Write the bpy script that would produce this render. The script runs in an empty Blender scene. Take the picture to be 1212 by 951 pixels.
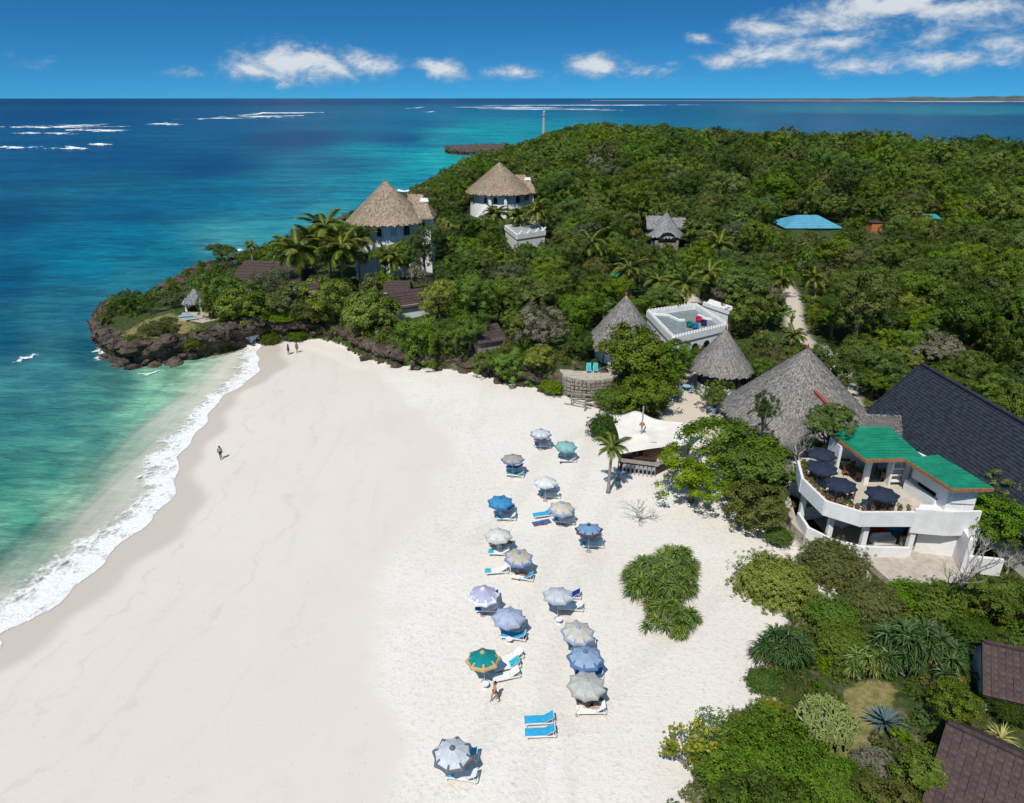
import bpy, math, random
import numpy as np
from mathutils import Vector, Matrix, noise as mnoise

# ------------------------------------------------------------------ camera, sky, sun, exposure
scene = bpy.context.scene
COL = scene.collection
CAM_H, FPX = 38.0, 830.0                 # camera height (m), focal length in photo pixels (1212 wide)
PITCH = math.atan(359.5 / FPX)
SP, CP = math.sin(PITCH), math.cos(PITCH)
cam_data = bpy.data.cameras.new('camera')
cam_data.sensor_width = 36.0
cam_data.lens = FPX / 1212.0 * 36.0
cam_data.clip_start = 0.5
cam_data.clip_end = 90000.0
cam = bpy.data.objects.new('camera', cam_data)
cam.location = (0, 0, CAM_H)
cam.rotation_euler = (math.pi / 2 - PITCH, 0, 0)
COL.objects.link(cam)
scene.camera = cam

SUN_EL, SUN_AZ = math.radians(56), math.radians(22)   # light travels forward (+Y) and SUN_AZ to the right
sun_data = bpy.data.lights.new('sun', 'SUN')
sun_data.energy = 4.4
sun_data.angle = math.radians(0.5)
sun_data.color = (1.0, 0.955, 0.89)
sun = bpy.data.objects.new('sun', sun_data)
ldir = Vector((math.sin(SUN_AZ) * math.cos(SUN_EL), math.cos(SUN_AZ) * math.cos(SUN_EL), -math.sin(SUN_EL)))
sun.rotation_euler = ldir.to_track_quat('-Z', 'Y').to_euler()
sun.location = (-40, -60, 120)
COL.objects.link(sun)

def photo_angles(px, py):
    a = (px - 606) / FPX; v = (py - 475.5) / FPX
    d = Vector((a, CP - v * SP, -SP - v * CP)).normalized()
    return math.atan2(d.x, d.y), math.asin(d.z)

world = bpy.data.worlds.new('World')
scene.world = world
world.use_nodes = True
wt = world.node_tree
wt.nodes.clear()
def wn(kind, **kw):
    n = wt.nodes.new(kind)
    for k, val in kw.items():
        setattr(n, k, val)
    return n
def wmath(op, a, b=None, c=None):
    n = wn('ShaderNodeMath', operation=op)
    for i, x in enumerate((a, b, c)):
        if x is None: continue
        if isinstance(x, (int, float)): n.inputs[i].default_value = x
        else: wt.links.new(x, n.inputs[i])
    return n.outputs[0]
tc = wn('ShaderNodeTexCoord')
sep = wn('ShaderNodeSeparateXYZ'); wt.links.new(tc.outputs['Generated'], sep.inputs[0])
# the sky keeps its clear deep blue down to the horizon: look the sky model up a little higher
lift = wn('ShaderNodeCombineXYZ')
wt.links.new(sep.outputs[0], lift.inputs[0]); wt.links.new(sep.outputs[1], lift.inputs[1])
wt.links.new(wmath('ADD', wmath('MULTIPLY', wmath('MAXIMUM', sep.outputs[2], 0.0), 2.2), 0.105), lift.inputs[2])
sky = wn('ShaderNodeTexSky', sky_type='NISHITA', sun_disc=False)
sky.sun_elevation = SUN_EL
sky.sun_rotation = math.pi + SUN_AZ
sky.air_density = 1.0; sky.dust_density = 0.15; sky.ozone_density = 2.2
wt.links.new(lift.outputs[0], sky.inputs[0])
tint = wn('ShaderNodeMix', data_type='RGBA', blend_type='MULTIPLY')
tint.inputs[0].default_value = 1.0
wt.links.new(sky.outputs[0], tint.inputs[6])
tint.inputs[7].default_value = (0.16, 0.66, 0.98, 1)
# clouds: a bank of small cumulus along the horizon, wispier to the right; azimuth / elevation space
az = wmath('ARCTAN2', sep.outputs[0], sep.outputs[1])
el = wmath('ARCSINE', sep.outputs[2])
ae = wn('ShaderNodeCombineXYZ'); wt.links.new(az, ae.inputs[0]); wt.links.new(el, ae.inputs[1])
nm = wn('ShaderNodeMapping'); nm.inputs['Scale'].default_value = (1.0, 1.9, 1.0)
wt.links.new(ae.outputs[0], nm.inputs[0])
n1 = wn('ShaderNodeTexNoise'); n1.inputs['Scale'].default_value = 21; n1.inputs['Detail'].default_value = 10
n1.inputs['Roughness'].default_value = 0.68; n1.inputs['Distortion'].default_value = 0.3
wt.links.new(nm.outputs[0], n1.inputs['Vector'])
CLOUDS = [(350,74,100,38,1.25),(300,84,70,22,1.0),(395,80,60,24,1.0),(436,76,56,24,1.1),(225,86,60,12,.45),(525,82,52,20,1.1),(606,86,70,15,.85),(706,78,64,23,1.15),
          (785,82,44,13,.7),(832,46,32,13,.75),(860,72,70,18,.85),(915,66,115,20,1.1),(985,50,85,18,1.05),(905,32,90,30,.9),(960,26,95,32,1.0),
          (1045,6,140,26,1.2),(1105,44,80,22,.95),(1130,10,150,26,1.0),(1190,48,110,26,.95),(1120,72,180,26,.75),(1010,80,130,20,.7),(1060,40,220,70,.50),(1180,30,170,70,.62),(980,58,260,34,.46),(760,84,140,18,.5),(640,86,90,14,.5),
          (38,76,50,24,.45),(1290,30,150,30,.8),(1400,60,120,26,.8),(-160,70,90,24,.7),(-320,40,120,26,.7)]
acc = None
for cx, cy, w, h, s in CLOUDS:
    a0, e0 = photo_angles(cx, cy); a1, _ = photo_angles(cx + w, cy); _, e1 = photo_angles(cx, cy - h)
    sub = wn('ShaderNodeVectorMath', operation='SUBTRACT'); wt.links.new(ae.outputs[0], sub.inputs[0]); sub.inputs[1].default_value = (a0, e0, 0)
    div = wn('ShaderNodeVectorMath', operation='DIVIDE'); wt.links.new(sub.outputs[0], div.inputs[0]); div.inputs[1].default_value = (abs(a1 - a0), abs(e1 - e0), 1)
    ln = wn('ShaderNodeVectorMath', operation='LENGTH'); wt.links.new(div.outputs[0], ln.inputs[0])
    m = wmath('MULTIPLY', wmath('MAXIMUM', wmath('SUBTRACT', 1.0, ln.outputs['Value']), 0.0), s)
    acc = m if acc is None else wmath('MAXIMUM', acc, m)
# unseen scattered cloud added above the view to whiten the fill light
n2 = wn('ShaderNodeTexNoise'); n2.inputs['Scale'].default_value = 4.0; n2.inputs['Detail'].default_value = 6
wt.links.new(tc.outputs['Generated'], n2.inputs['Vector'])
dens = wmath('ADD', wmath('MULTIPLY', acc, 0.60), wmath('MULTIPLY', wmath('SUBTRACT', n1.outputs[0], 0.5), 1.35))
dr = wn('ShaderNodeMapRange', interpolation_type='SMOOTHSTEP')
dr.inputs['From Min'].default_value = 0.06; dr.inputs['From Max'].default_value = 0.60
wt.links.new(dens, dr.inputs['Value'])
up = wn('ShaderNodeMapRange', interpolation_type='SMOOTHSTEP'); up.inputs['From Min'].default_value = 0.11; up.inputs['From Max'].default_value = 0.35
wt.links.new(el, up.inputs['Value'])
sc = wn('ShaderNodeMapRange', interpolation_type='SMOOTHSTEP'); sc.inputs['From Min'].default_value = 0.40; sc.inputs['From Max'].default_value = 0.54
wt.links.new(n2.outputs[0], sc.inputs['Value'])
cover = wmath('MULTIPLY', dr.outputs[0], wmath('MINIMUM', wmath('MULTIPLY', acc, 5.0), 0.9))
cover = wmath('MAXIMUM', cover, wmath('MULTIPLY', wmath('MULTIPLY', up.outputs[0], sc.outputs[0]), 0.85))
shade = wn('ShaderNodeMapRange'); shade.inputs['From Min'].default_value = 0.15; shade.inputs['From Max'].default_value = 0.62
wt.links.new(dens, shade.inputs['Value'])
cc = wn('ShaderNodeMix', data_type='RGBA'); cc.inputs[6].default_value = (1.9, 3.4, 5.2, 1); cc.inputs[7].default_value = (7.2, 7.6, 8.0, 1)
wt.links.new(shade.outputs[0], cc.inputs[0])
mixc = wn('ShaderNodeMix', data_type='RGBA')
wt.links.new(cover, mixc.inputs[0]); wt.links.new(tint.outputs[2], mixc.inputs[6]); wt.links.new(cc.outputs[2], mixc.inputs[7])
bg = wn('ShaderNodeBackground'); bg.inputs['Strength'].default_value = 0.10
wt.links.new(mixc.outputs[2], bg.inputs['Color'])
wo = wn('ShaderNodeOutputWorld'); wt.links.new(bg.outputs[0], wo.inputs['Surface'])

vs = scene.view_settings
scene.display_settings.display_device = 'sRGB'
vs.view_transform = 'Standard'; vs.look = 'None'; vs.gamma = 1.0; vs.exposure = 0.0
vs.use_curve_mapping = False
scene.render.engine = 'CYCLES'
scene.cycles.use_denoising = True
scene.cycles.max_bounces = 6
scene.cycles.diffuse_bounces = 3
scene.cycles.glossy_bounces = 2
scene.cycles.transmission_bounces = 3
scene.cycles.transparent_max_bounces = 10
scene.cycles.caustics_reflective = False
scene.cycles.caustics_refractive = False

RNG = np.random.default_rng(7)
random.seed(7)

# ------------------------------------------------------------------ measuring helpers (photo pixel -> place on the site)
def P(px, py, z=0.0):
    a = (px - 606) / FPX; v = (py - 475.5) / FPX
    d = (a, CP - v * SP, -SP - v * CP)
    t = (z - CAM_H) / d[2]
    return Vector((d[0] * t, d[1] * t, z))
def PY(px, py, Y):
    a = (px - 606) / FPX; v = (py - 475.5) / FPX
    t = Y / (CP - v * SP)
    return Vector((a * t, Y, CAM_H + (-SP - v * CP) * t))
def depth(x, y, z): return y * CP - (z - CAM_H) * SP
def proj(x, y, z):
    zc = depth(x, y, z); up = y * SP + (z - CAM_H) * CP
    return 606 + FPX * x / zc, 475.5 - FPX * up / zc
def srgb(r, g, b):
    f = lambda c: (c / 255 / 12.92) if c / 255 <= .04045 else ((c / 255 + .055) / 1.055) ** 2.4
    return (f(r), f(g), f(b))
def smooth(x): x = np.clip(x, 0, 1); return x * x * (3 - 2 * x)

# ------------------------------------------------------------------ object helpers
def link(name, data, parent=None):
    o = bpy.data.objects.new(name, data); COL.objects.link(o)
    if parent is not None: o.parent = parent
    return o
def tag(o, label=None, cat=None, group=None, kind=None):
    if label: o['label'] = label
    if cat: o['category'] = cat
    if group: o['group'] = group
    if kind: o['kind'] = kind
    return o
def thing(name, label, cat, loc=(0, 0, 0), rz=0.0, group=None):
    o = link(name, None); o.location = loc; o.rotation_euler = (0, 0, rz)
    o.empty_display_size = 0.3
    return tag(o, label, cat, group)
def copy_tree(o, parent=None):
    c = o.copy(); COL.objects.link(c); c.parent = parent
    for ch in o.children: copy_tree(ch, c)
    return c
def mk_mesh(name, v, f, mat=None, smooth_=False, attrs=None):
    me = bpy.data.meshes.new(name)
    me.from_pydata([tuple(p) for p in v] if not isinstance(v, np.ndarray) else v.tolist(), [], f if isinstance(f, list) else f.tolist())
    mats = mat if isinstance(mat, (list, tuple)) else [mat]
    for m in mats:
        if m: me.materials.append(m)
    if smooth_: me.polygons.foreach_set('use_smooth', [True] * len(me.polygons))
    if attrs:
        for k, (typ, arr) in attrs.items():
            at = me.attributes.new(k, typ, 'POINT')
            if typ == 'FLOAT_COLOR': at.data.foreach_set('color', np.asarray(arr, np.float32).ravel())
            else: at.data.foreach_set('value', np.asarray(arr, np.float32).ravel())
    me.update()
    return me

class B:
    """collects shapes for one mesh part"""
    def __init__(s): s.v = []; s.f = []; s.m = []; s.cur = 0
    def add(s, vs, fs):
        o = len(s.v); s.v += [Vector(p) for p in vs]
        for f in fs: s.f.append([i + o for i in f]); s.m.append(s.cur)
        return s
    def box(s, c, d, rz=0.0):
        x, y, z = [k / 2 for k in d]; ca, sa = math.cos(rz), math.sin(rz)
        vs = []
        for i in (-1, 1):
            for j in (-1, 1):
                for k in (-1, 1):
                    vs.append((c[0] + i * x * ca - j * y * sa, c[1] + i * x * sa + j * y * ca, c[2] + k * z))
        return s.add(vs, [(0, 1, 3, 2), (4, 6, 7, 5), (0, 4, 5, 1), (2, 3, 7, 6), (0, 2, 6, 4), (1, 5, 7, 3)])
    def beam(s, p, q, w, h=None):
        p, q = Vector(p), Vector(q); h = h or w; d = (q - p).normalized()
        up = Vector((0, 0, 1)) if abs(d.z) < .95 else Vector((0, 1, 0))
        r = d.cross(up).normalized(); u = r.cross(d)
        vs = []
        for e in (p, q):
            for a, b in ((-1, -1), (1, -1), (1, 1), (-1, 1)): vs.append(e + r * a * w / 2 + u * b * h / 2)
        return s.add(vs, [(0, 1, 2, 3), (7, 6, 5, 4), (0, 4, 5, 1), (1, 5, 6, 2), (2, 6, 7, 3), (3, 7, 4, 0)])
    def tube(s, pts, rad, n=6, cap=True):
        pts = [Vector(p) for p in pts]; o = []
        if isinstance(rad, (int, float)): rad = [rad] * len(pts)
        for i, p in enumerate(pts):
            d = (pts[min(i + 1, len(pts) - 1)] - pts[max(i - 1, 0)]).normalized()
            up = Vector((0, 0, 1)) if abs(d.z) < .9 else Vector((0, 1, 0))
            r = d.cross(up).normalized(); u = r.cross(d)
            o.append([p + (r * math.cos(2 * math.pi * k / n) + u * math.sin(2 * math.pi * k / n)) * rad[i] for k in range(n)])
        vs = [q for ring in o for q in ring]; fs = []
        for i in range(len(pts) - 1):
            for k in range(n): fs.append((i * n + k, i * n + (k + 1) % n, (i + 1) * n + (k + 1) % n, (i + 1) * n + k))
        if cap: fs.append(tuple(range(n - 1, -1, -1))); fs.append(tuple((len(pts) - 1) * n + k for k in range(n)))
        return s.add(vs, fs)
    def prism(s, poly, z0, z1):
        n = len(poly)
        a = sum(poly[i][0] * poly[(i + 1) % n][1] - poly[(i + 1) % n][0] * poly[i][1] for i in range(n))
        if a < 0: poly = poly[::-1]
        vs = [(p[0], p[1], z0) for p in poly] + [(p[0], p[1], z1) for p in poly]
        return s.add(vs, [tuple(range(n - 1, -1, -1)), tuple(range(n, 2 * n))] + [(i, (i + 1) % n, n + (i + 1) % n, n + i) for i in range(n)])
    def lathe(s, prof, n=24, c=(0, 0, 0), close=True):
        vs = []; fs = []
        for r, z in prof:
            for k in range(n): vs.append((c[0] + r * math.cos(2 * math.pi * k / n), c[1] + r * math.sin(2 * math.pi * k / n), c[2] + z))
        for i in range(len(prof) - 1):
            for k in range(n): fs.append((i * n + k, i * n + (k + 1) % n, (i + 1) * n + (k + 1) % n, (i + 1) * n + k))
        if close:
            fs.append(tuple(range(n - 1, -1, -1))); fs.append(tuple((len(prof) - 1) * n + k for k in range(n)))
        return s.add(vs, fs)
    def slab(s, poly, th):
        """polygon with its own heights, thickened downwards"""
        n = len(poly); vs = [tuple(p) for p in poly] + [(p[0], p[1], p[2] - th) for p in poly]
        return s.add(vs, [tuple(range(n)), tuple(range(2 * n - 1, n - 1, -1))] + [(i, n + i, n + (i + 1) % n, (i + 1) % n) for i in range(n)])
    def wall(s, pts, z0, z1, th, closed=False):
        """wall of thickness th along a ground polyline"""
        n = len(pts)
        for i in range(n if closed else n - 1):
            a, b = Vector((*pts[i][:2], 0)), Vector((*pts[(i + 1) % n][:2], 0)); d = (b - a).normalized()
            a = a - d * th * .49; b = b + d * th * .49
            m = (a + b) / 2
            s.box((m.x, m.y, (z0 + z1) / 2 + i * .0015), ((b - a).length, th, z1 - z0), math.atan2(d.y, d.x))
        return s
    def build(s, name, mat, parent=None, smooth_=False, off=None, bevel=0.0):
        off = Vector(off) if off is not None else Vector((0, 0, 0))
        me = bpy.data.meshes.new(name)
        me.from_pydata([tuple(p - off) for p in s.v], [], s.f)
        mats = mat if isinstance(mat, (list, tuple)) else [mat]
        for m in mats: me.materials.append(m)
        if len(mats) > 1: me.polygons.foreach_set('material_index', s.m)
        if smooth_: me.polygons.foreach_set('use_smooth', [True] * len(me.polygons))
        me.update()
        o = link(name, me, parent)
        if bevel:
            b = o.modifiers.new('edge', 'BEVEL'); b.width = bevel; b.segments = 2; b.limit_method = 'ANGLE'
        return o

# ------------------------------------------------------------------ material helpers
class NT:
    def __init__(s, name):
        s.m = bpy.data.materials.new(name); s.m.use_nodes = True; s.t = s.m.node_tree; s.t.nodes.clear()
        s.out = s.n('ShaderNodeOutputMaterial')
    def n(s, k, **kw):
        x = s.t.nodes.new(k)
        for a, b in kw.items(): setattr(x, a, b)
        return x
    def put(s, sock, val):
        if hasattr(val, 'links'): s.t.links.new(val, sock)
        elif isinstance(val, (tuple, list)) and len(val) == 3 and sock.type == 'RGBA': sock.default_value = (*val, 1)
        else: sock.default_value = val
    def math(s, op, a, b=0.0, c=None):
        x = s.n('ShaderNodeMath', operation=op); s.put(x.inputs[0], a); s.put(x.inputs[1], b)
        if c is not None: s.put(x.inputs[2], c)
        return x.outputs[0]
    def coord(s, kind='Object', scale=(1, 1, 1), rot=(0, 0, 0)):
        t = s.n('ShaderNodeTexCoord'); m = s.n('ShaderNodeMapping'); m.inputs['Scale'].default_value = scale; m.inputs['Rotation'].default_value = rot
        s.t.links.new(t.outputs[kind], m.inputs[0]); return m.outputs[0]
    def pos(s, scale=(1, 1, 1), rot=(0, 0, 0)):
        t = s.n('ShaderNodeNewGeometry'); m = s.n('ShaderNodeMapping'); m.inputs['Scale'].default_value = scale; m.inputs['Rotation'].default_value = rot
        s.t.links.new(t.outputs['Position'], m.inputs[0]); return m.outputs[0]
    def noise(s, vec, scale, detail=4, rough=.55, dist=0.0):
        x = s.n('ShaderNodeTexNoise'); s.put(x.inputs['Vector'], vec); x.inputs['Scale'].default_value = scale
        x.inputs['Detail'].default_value = detail; x.inputs['Roughness'].default_value = rough; x.inputs['Distortion'].default_value = dist
        return x.outputs[0]
    def range(s, val, a, b, c=0.0, d=1.0, sm=True):
        x = s.n('ShaderNodeMapRange', interpolation_type='SMOOTHSTEP' if sm else 'LINEAR')
        s.put(x.inputs['Value'], val)
        for k, q in zip(('From Min', 'From Max', 'To Min', 'To Max'), (a, b, c, d)): s.put(x.inputs[k], q)
        return x.outputs[0]
    def mix(s, f, a, b, blend='MIX'):
        x = s.n('ShaderNodeMix', data_type='RGBA', blend_type=blend); s.put(x.inputs[0], f); s.put(x.inputs[6], a); s.put(x.inputs[7], b)
        return x.outputs[2]
    def attr(s, name, out='Fac'):
        x = s.n('ShaderNodeAttribute'); x.attribute_name = name; return x.outputs[out]
    def bump(s, h, strength=.5, dist=.05):
        x = s.n('ShaderNodeBump'); x.inputs['Strength'].default_value = strength; x.inputs['Distance'].default_value = dist; s.put(x.inputs['Height'], h)
        return x.outputs[0]
    def pbr(s, col, rough=.7, normal=None, spec=.5, **kw):
        x = s.n('ShaderNodeBsdfPrincipled'); s.put(x.inputs['Base Color'], col); s.put(x.inputs['Roughness'], rough); s.put(x.inputs['Specular IOR Level'], spec)
        if normal is not None: s.put(x.inputs['Normal'], normal)
        for k, q in kw.items(): s.put(x.inputs[k], q)
        return x.outputs[0]
    def done(s, shader): s.t.links.new(shader, s.out.inputs['Surface']); return s.m

def simple(name, rgb, rough=.7, var=.12, scale=3.0, bump=.0, spec=.4, dark=None, kind='Object'):
    """painted / plain surface with gentle mottling"""
    t = NT(name); c = t.coord(kind)
    n = t.noise(c, scale, 5, .6); n2 = t.noise(c, scale * 7.3, 3, .6)
    lo = dark or tuple(k * (1 - 2.2 * var) for k in rgb); hi = tuple(min(1, k * (1 + var * .6)) for k in rgb)
    col = t.mix(t.range(t.math('ADD', t.math('MULTIPLY', n, .7), t.math('MULTIPLY', n2, .3)), .32, .66), lo, hi)
    nor = t.bump(n2, bump, .02) if bump else None
    return t.done(t.pbr(col, rough, nor, spec))

def leaf_mat(name, ca, cb, var=.35, trans=.28, rough=.5, hue=.019):
    """leaves: two greens mixed leaf by leaf, whole plants differing a little from each other"""
    t = NT(name)
    oi = t.n('ShaderNodeObjectInfo')
    r = t.attr('rnd')
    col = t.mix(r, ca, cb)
    hsv = t.n('ShaderNodeHueSaturation'); t.put(hsv.inputs['Color'], col)
    t.put(hsv.inputs['Value'], t.range(oi.outputs['Random'], 0, 1, 1 - var, 1 + var, False))
    r2 = t.math('FRACT', t.math('MULTIPLY', oi.outputs['Random'], 17.31))
    t.put(hsv.inputs['Hue'], t.range(r2, 0, 1, .498 - hue, .498 + hue, False))
    r3 = t.math('FRACT', t.math('MULTIPLY', oi.outputs['Random'], 71.7))
    t.put(hsv.inputs['Saturation'], t.range(r3, 0, 1, .92, 1.12, False))
    col = hsv.outputs[0]
    b = t.pbr(col, rough, None, .20)
    tr = t.n('ShaderNodeBsdfTranslucent'); t.put(tr.inputs[0], t.mix(.45, col, (.16, .24, .02), 'MIX'))
    mx = t.n('ShaderNodeMixShader'); mx.inputs[0].default_value = trans
    t.t.links.new(b, mx.inputs[1]); t.t.links.new(tr.outputs[0], mx.inputs[2])
    return t.done(mx.outputs[0])

# ------------------------------------------------------------------ the lie of the land
def wp(pts, z=0.0): return [tuple(P(a, b, z)[:2]) for a, b in pts]
WATERLINE = [(-95.0, 4.0), (-66.0, 25.0)] + wp([(-60, 795), (0, 748), (62, 708), (118, 655), (165, 602), (208, 545), (243, 490), (276, 452), (294, 425), (300, 410), (306, 396)])
LAND = wp([(760, 1060), (785, 965), (800, 935), (838, 905), (868, 868), (897, 828), (893, 790), (905, 745), (962, 712), (985, 700), (955, 690), (935, 655), (925, 640), (870, 628),
           (850, 575), (840, 540), (828, 522), (765, 512), (728, 500), (700, 480), (680, 472), (640, 463), (600, 455), (575, 446), (540, 440), (500, 437), (455, 431), (425, 420),
           (408, 408), (380, 400), (350, 401), (315, 403), (285, 408), (262, 415), (235, 420), (205, 425), (180, 428), (150, 431), (130, 424), (117, 408), (112, 395), (124, 381),
           (150, 374), (178, 368), (196, 352), (190, 338), (212, 326), (240, 312), (275, 303), (318, 292), (350, 280), (392, 262), (440, 242), (484, 228), (500, 218), (520, 210), (545, 202), (565, 194),
           (590, 186), (612, 176), (632, 166)], .6)
LAND += [(40, 760), (70, 790), (130, 690), (190, 560), (260, 500), (300, 470), (420, 470), (620, 420), (620, 0), (300, -20), (60, -10), (12, 12)]
def sdf(poly, x, y):
    """signed distance, positive inside"""
    x = np.asarray(x, float); y = np.asarray(y, float)
    d = np.full(x.shape, 1e9); ins = np.zeros(x.shape, bool)
    n = len(poly)
    for i in range(n):
        ax, ay = poly[i]; bx, by = poly[(i + 1) % n]
        ex, ey = bx - ax, by - ay; L = ex * ex + ey * ey + 1e-9
        t = np.clip(((x - ax) * ex + (y - ay) * ey) / L, 0, 1)
        d = np.minimum(d, (x - ax - t * ex) ** 2 + (y - ay - t * ey) ** 2)
        if ay != by:
            c = (ay > y) != (by > y)
            ins ^= c & (x < (bx - ax) * (y - ay) / (by - ay) + ax)
    d = np.sqrt(d)
    return np.where(ins, d, -d)
def line_sd(x, y):
    """distance from the waterline, positive on the beach side"""
    poly = WATERLINE + [(400, 400), (400, -60), (-95, -60)]
    return sdf(poly, x, y)
PLATEAU = [(-62, 108, 3.6), (-45, 115, 3.6), (-50, 125, 4.0), (-30, 118, 4.2), (-10, 105, 4.6), (4, 92, 4.0), (9, 88, 3.6), (14, 82, 2.6), (22, 78, 2.2), (18, 70, 1.6), (26, 56, 2.0),
           (38, 50, 2.0), (30, 70, 3.0), (45, 65, 3.0), (22, 40, 1.8), (25, 33, 2.2), (18, 29, 2.0), (35, 38, 2.2), (12, 100, 4.2), (25, 98, 4.4), (40, 95, 4.5), (-26, 145, 6.0), (-40, 140, 5),
           (-3, 195, 9.2), (35, 167, 7.5), (75, 180, 8.5), (60, 120, 5.5), (100, 100, 5.5), (20, 140, 6.5), (-40, 250, 6), (0, 300, 8.5), (60, 300, 9), (150, 300, 7), (60, 480, 7), (100, 560, 6.5),
           (20, 600, 6), (150, 430, 5), (260, 380, 4.5), (60, 30, 2.5), (70, 60, 3.5), (40, 690, 5), (80, 670, 6)]
_pl = np.array(PLATEAU)
def plateau(x, y):
    x = np.asarray(x, float); y = np.asarray(y, float)
    w = np.zeros(x.shape); s = np.zeros(x.shape)
    for a, b, h in _pl:
        k = 1.0 / (((x - a) ** 2 + (y - b) ** 2) + 16.0) ** 1.5
        w += k; s += k * h
    return s / w
def lump(x, y): return .35 * np.sin(x * .31 + 1.7 * np.sin(y * .13)) * np.sin(y * .27 + 1.3 * np.sin(x * .17))
def gz(x, y):
    x = np.asarray(x, float); y = np.asarray(y, float)
    d = line_sd(x, y)
    sand = np.where(d > 0, np.minimum(d * .045, 1.0 + .0 * d), np.maximum(d * .07, -6))
    sand = np.where(d > 0, 1.05 * (1 - np.exp(-d * .05)), sand) + .05 * lump(x * 2, y * 2) * smooth(d / 8)
    L = sdf(LAND, x, y)
    soft = smooth((x - 2) / 8) * smooth((92 - y) / 8)
    outer = smooth((y - 124) / 26)
    width = 1.6 + 6.5 * soft + 34 * outer
    k = smooth((L + .2) / width)
    top = plateau(x, y) + lump(x, y) * (1 - .75 * soft)
    return np.where(L > -.2, np.maximum(sand, -.4) * (1 - k) + top * k, sand)
def gz1(x, y): return float(gz(np.array([x]), np.array([y]))[0])
def on(px, py, dz=0.0):
    """where the ray of a photo pixel meets the ground (raised by dz)"""
    z = 1.0
    for _ in range(14):
        q = P(px, py, z + dz); z = .5 * z + .5 * gz1(q.x, q.y)
    q = P(px, py, z + dz); return Vector((q.x, q.y, gz1(q.x, q.y)))

# ------------------------------------------------------------------ ground materials
def mat_ground():
    """coral sand running into earth, undergrowth and dry grass"""
    t = NT('sand_and_earth'); p = t.pos()
    wet = t.attr('wet'); damp = t.attr('damp')
    big = t.noise(p, .045, 4, .5, .6); fine = t.noise(p, 9.0, 6, .68)
    track = t.noise(t.pos((.5, .09, 1), (0, 0, -.9)), .55, 5, .6, .8)
    col = t.mix(t.range(big, .34, .66), (.675, .62, .548), (.728, .685, .617))
    dmp = t.range(t.math('ADD', damp, t.math('MULTIPLY', t.math('SUBTRACT', t.noise(p, .35, 6, .7, .5), .5), .5)), .36, .66)
    col = t.mix(t.math('MULTIPLY', dmp, .75), col, (.615, .55, .475))
    col = t.mix(t.math('MULTIPLY', t.range(track, .56, .74), .30), col, (.53, .48, .42))
    sp = t.noise(p, 3.2, 3, .75); pits = t.noise(p, 1.3, 4, .6)
    dry = t.math('SUBTRACT', 1.0, dmp)
    col = t.mix(t.math('MULTIPLY', t.math('MULTIPLY', t.range(sp, .50, .68), .42), dry), col, (.45, .41, .365))
    col = t.mix(t.math('MULTIPLY', t.range(t.noise(p, .5, 5, .65), .55, .75), .25), col, (.52, .47, .41))
    spk = t.noise(p, 6.5, 2, .4)
    col = t.mix(t.math('MULTIPLY', t.range(spk, .70, .76), .55), col, (.33, .28, .22))
    sh_ = t.math('ADD', t.attr('shore'), t.math('MULTIPLY', t.noise(p, .16, 5, .65, .4), 9.0))
    for d0, wd, st_ in ((11.5, .35, .20), (14.6, .25, .15), (19.5, .5, .16), (26.0, .3, .10)):
        ln_ = t.range(t.math('ABSOLUTE', t.math('SUBTRACT', sh_, d0)), wd, 0.0)
        col = t.mix(t.math('MULTIPLY', t.math('MULTIPLY', ln_, st_), t.range(t.noise(p, .4, 4, .6), .35, .6)), col, (.36, .30, .24))
    ft = t.range(t.math('ADD', t.attr('trail'), t.math('MULTIPLY', t.math('SUBTRACT', t.noise(p, 2.6, 3, .6), .5), 2.6)), .55, .95)
    col = t.mix(t.math('MULTIPLY', ft, .16), col, (.44, .39, .335))
    col = t.mix(t.math('MULTIPLY', wet, .8), col, (.50, .435, .365))
    h = t.math('ADD', t.math('MULTIPLY', fine, .2), t.math('ADD', t.math('MULTIPLY', sp, .45), t.math('MULTIPLY', pits, .5)))
    h = t.math('MULTIPLY', h, t.math('SUBTRACT', 1.0, t.math('MULTIPLY', t.math('MAXIMUM', wet, t.range(damp, .35, .65)), .85)))
    h = t.math('SUBTRACT', h, t.math('MULTIPLY', ft, .18))
    # land
    n = t.noise(p, .22, 5, .6); n2 = t.noise(p, 1.9, 5, .7); n3 = t.noise(p, 11, 3, .7)
    g = t.mix(t.range(n2, .35, .65), (.020, .036, .008), (.07, .095, .022))
    e = t.mix(t.range(n3, .3, .7), (.11, .085, .055), (.22, .175, .12))
    lc = t.mix(t.range(n, .58, .70), g, e)
    lc = t.mix(t.attr('sandy'), lc, t.mix(n3, (.50, .43, .345), (.62, .55, .46)))
    lw = t.math('ADD', t.attr('lawn'), t.math('MULTIPLY', t.math('SUBTRACT', n2, .5), .5))
    lc = t.mix(t.range(lw, .3, .7), lc, t.mix(t.range(n2, .3, .7), (.14, .14, .035), (.31, .25, .11)))
    edge = t.range(t.math('ADD', t.attr('land'), t.math('MULTIPLY', t.math('SUBTRACT', t.noise(p, .9, 5, .7), .5), .6)), .38, .62)
    col = t.mix(edge, col, lc)
    h = t.math('ADD', t.math('MULTIPLY', h, t.math('SUBTRACT', 1.0, edge)), t.math('MULTIPLY', t.math('ADD', n2, n3), t.math('MULTIPLY', edge, .8)))
    rough = t.range(wet, 0, 1, .95, .42)
    return t.done(t.pbr(col, rough, t.bump(h, .62, .2), .22))
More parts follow.
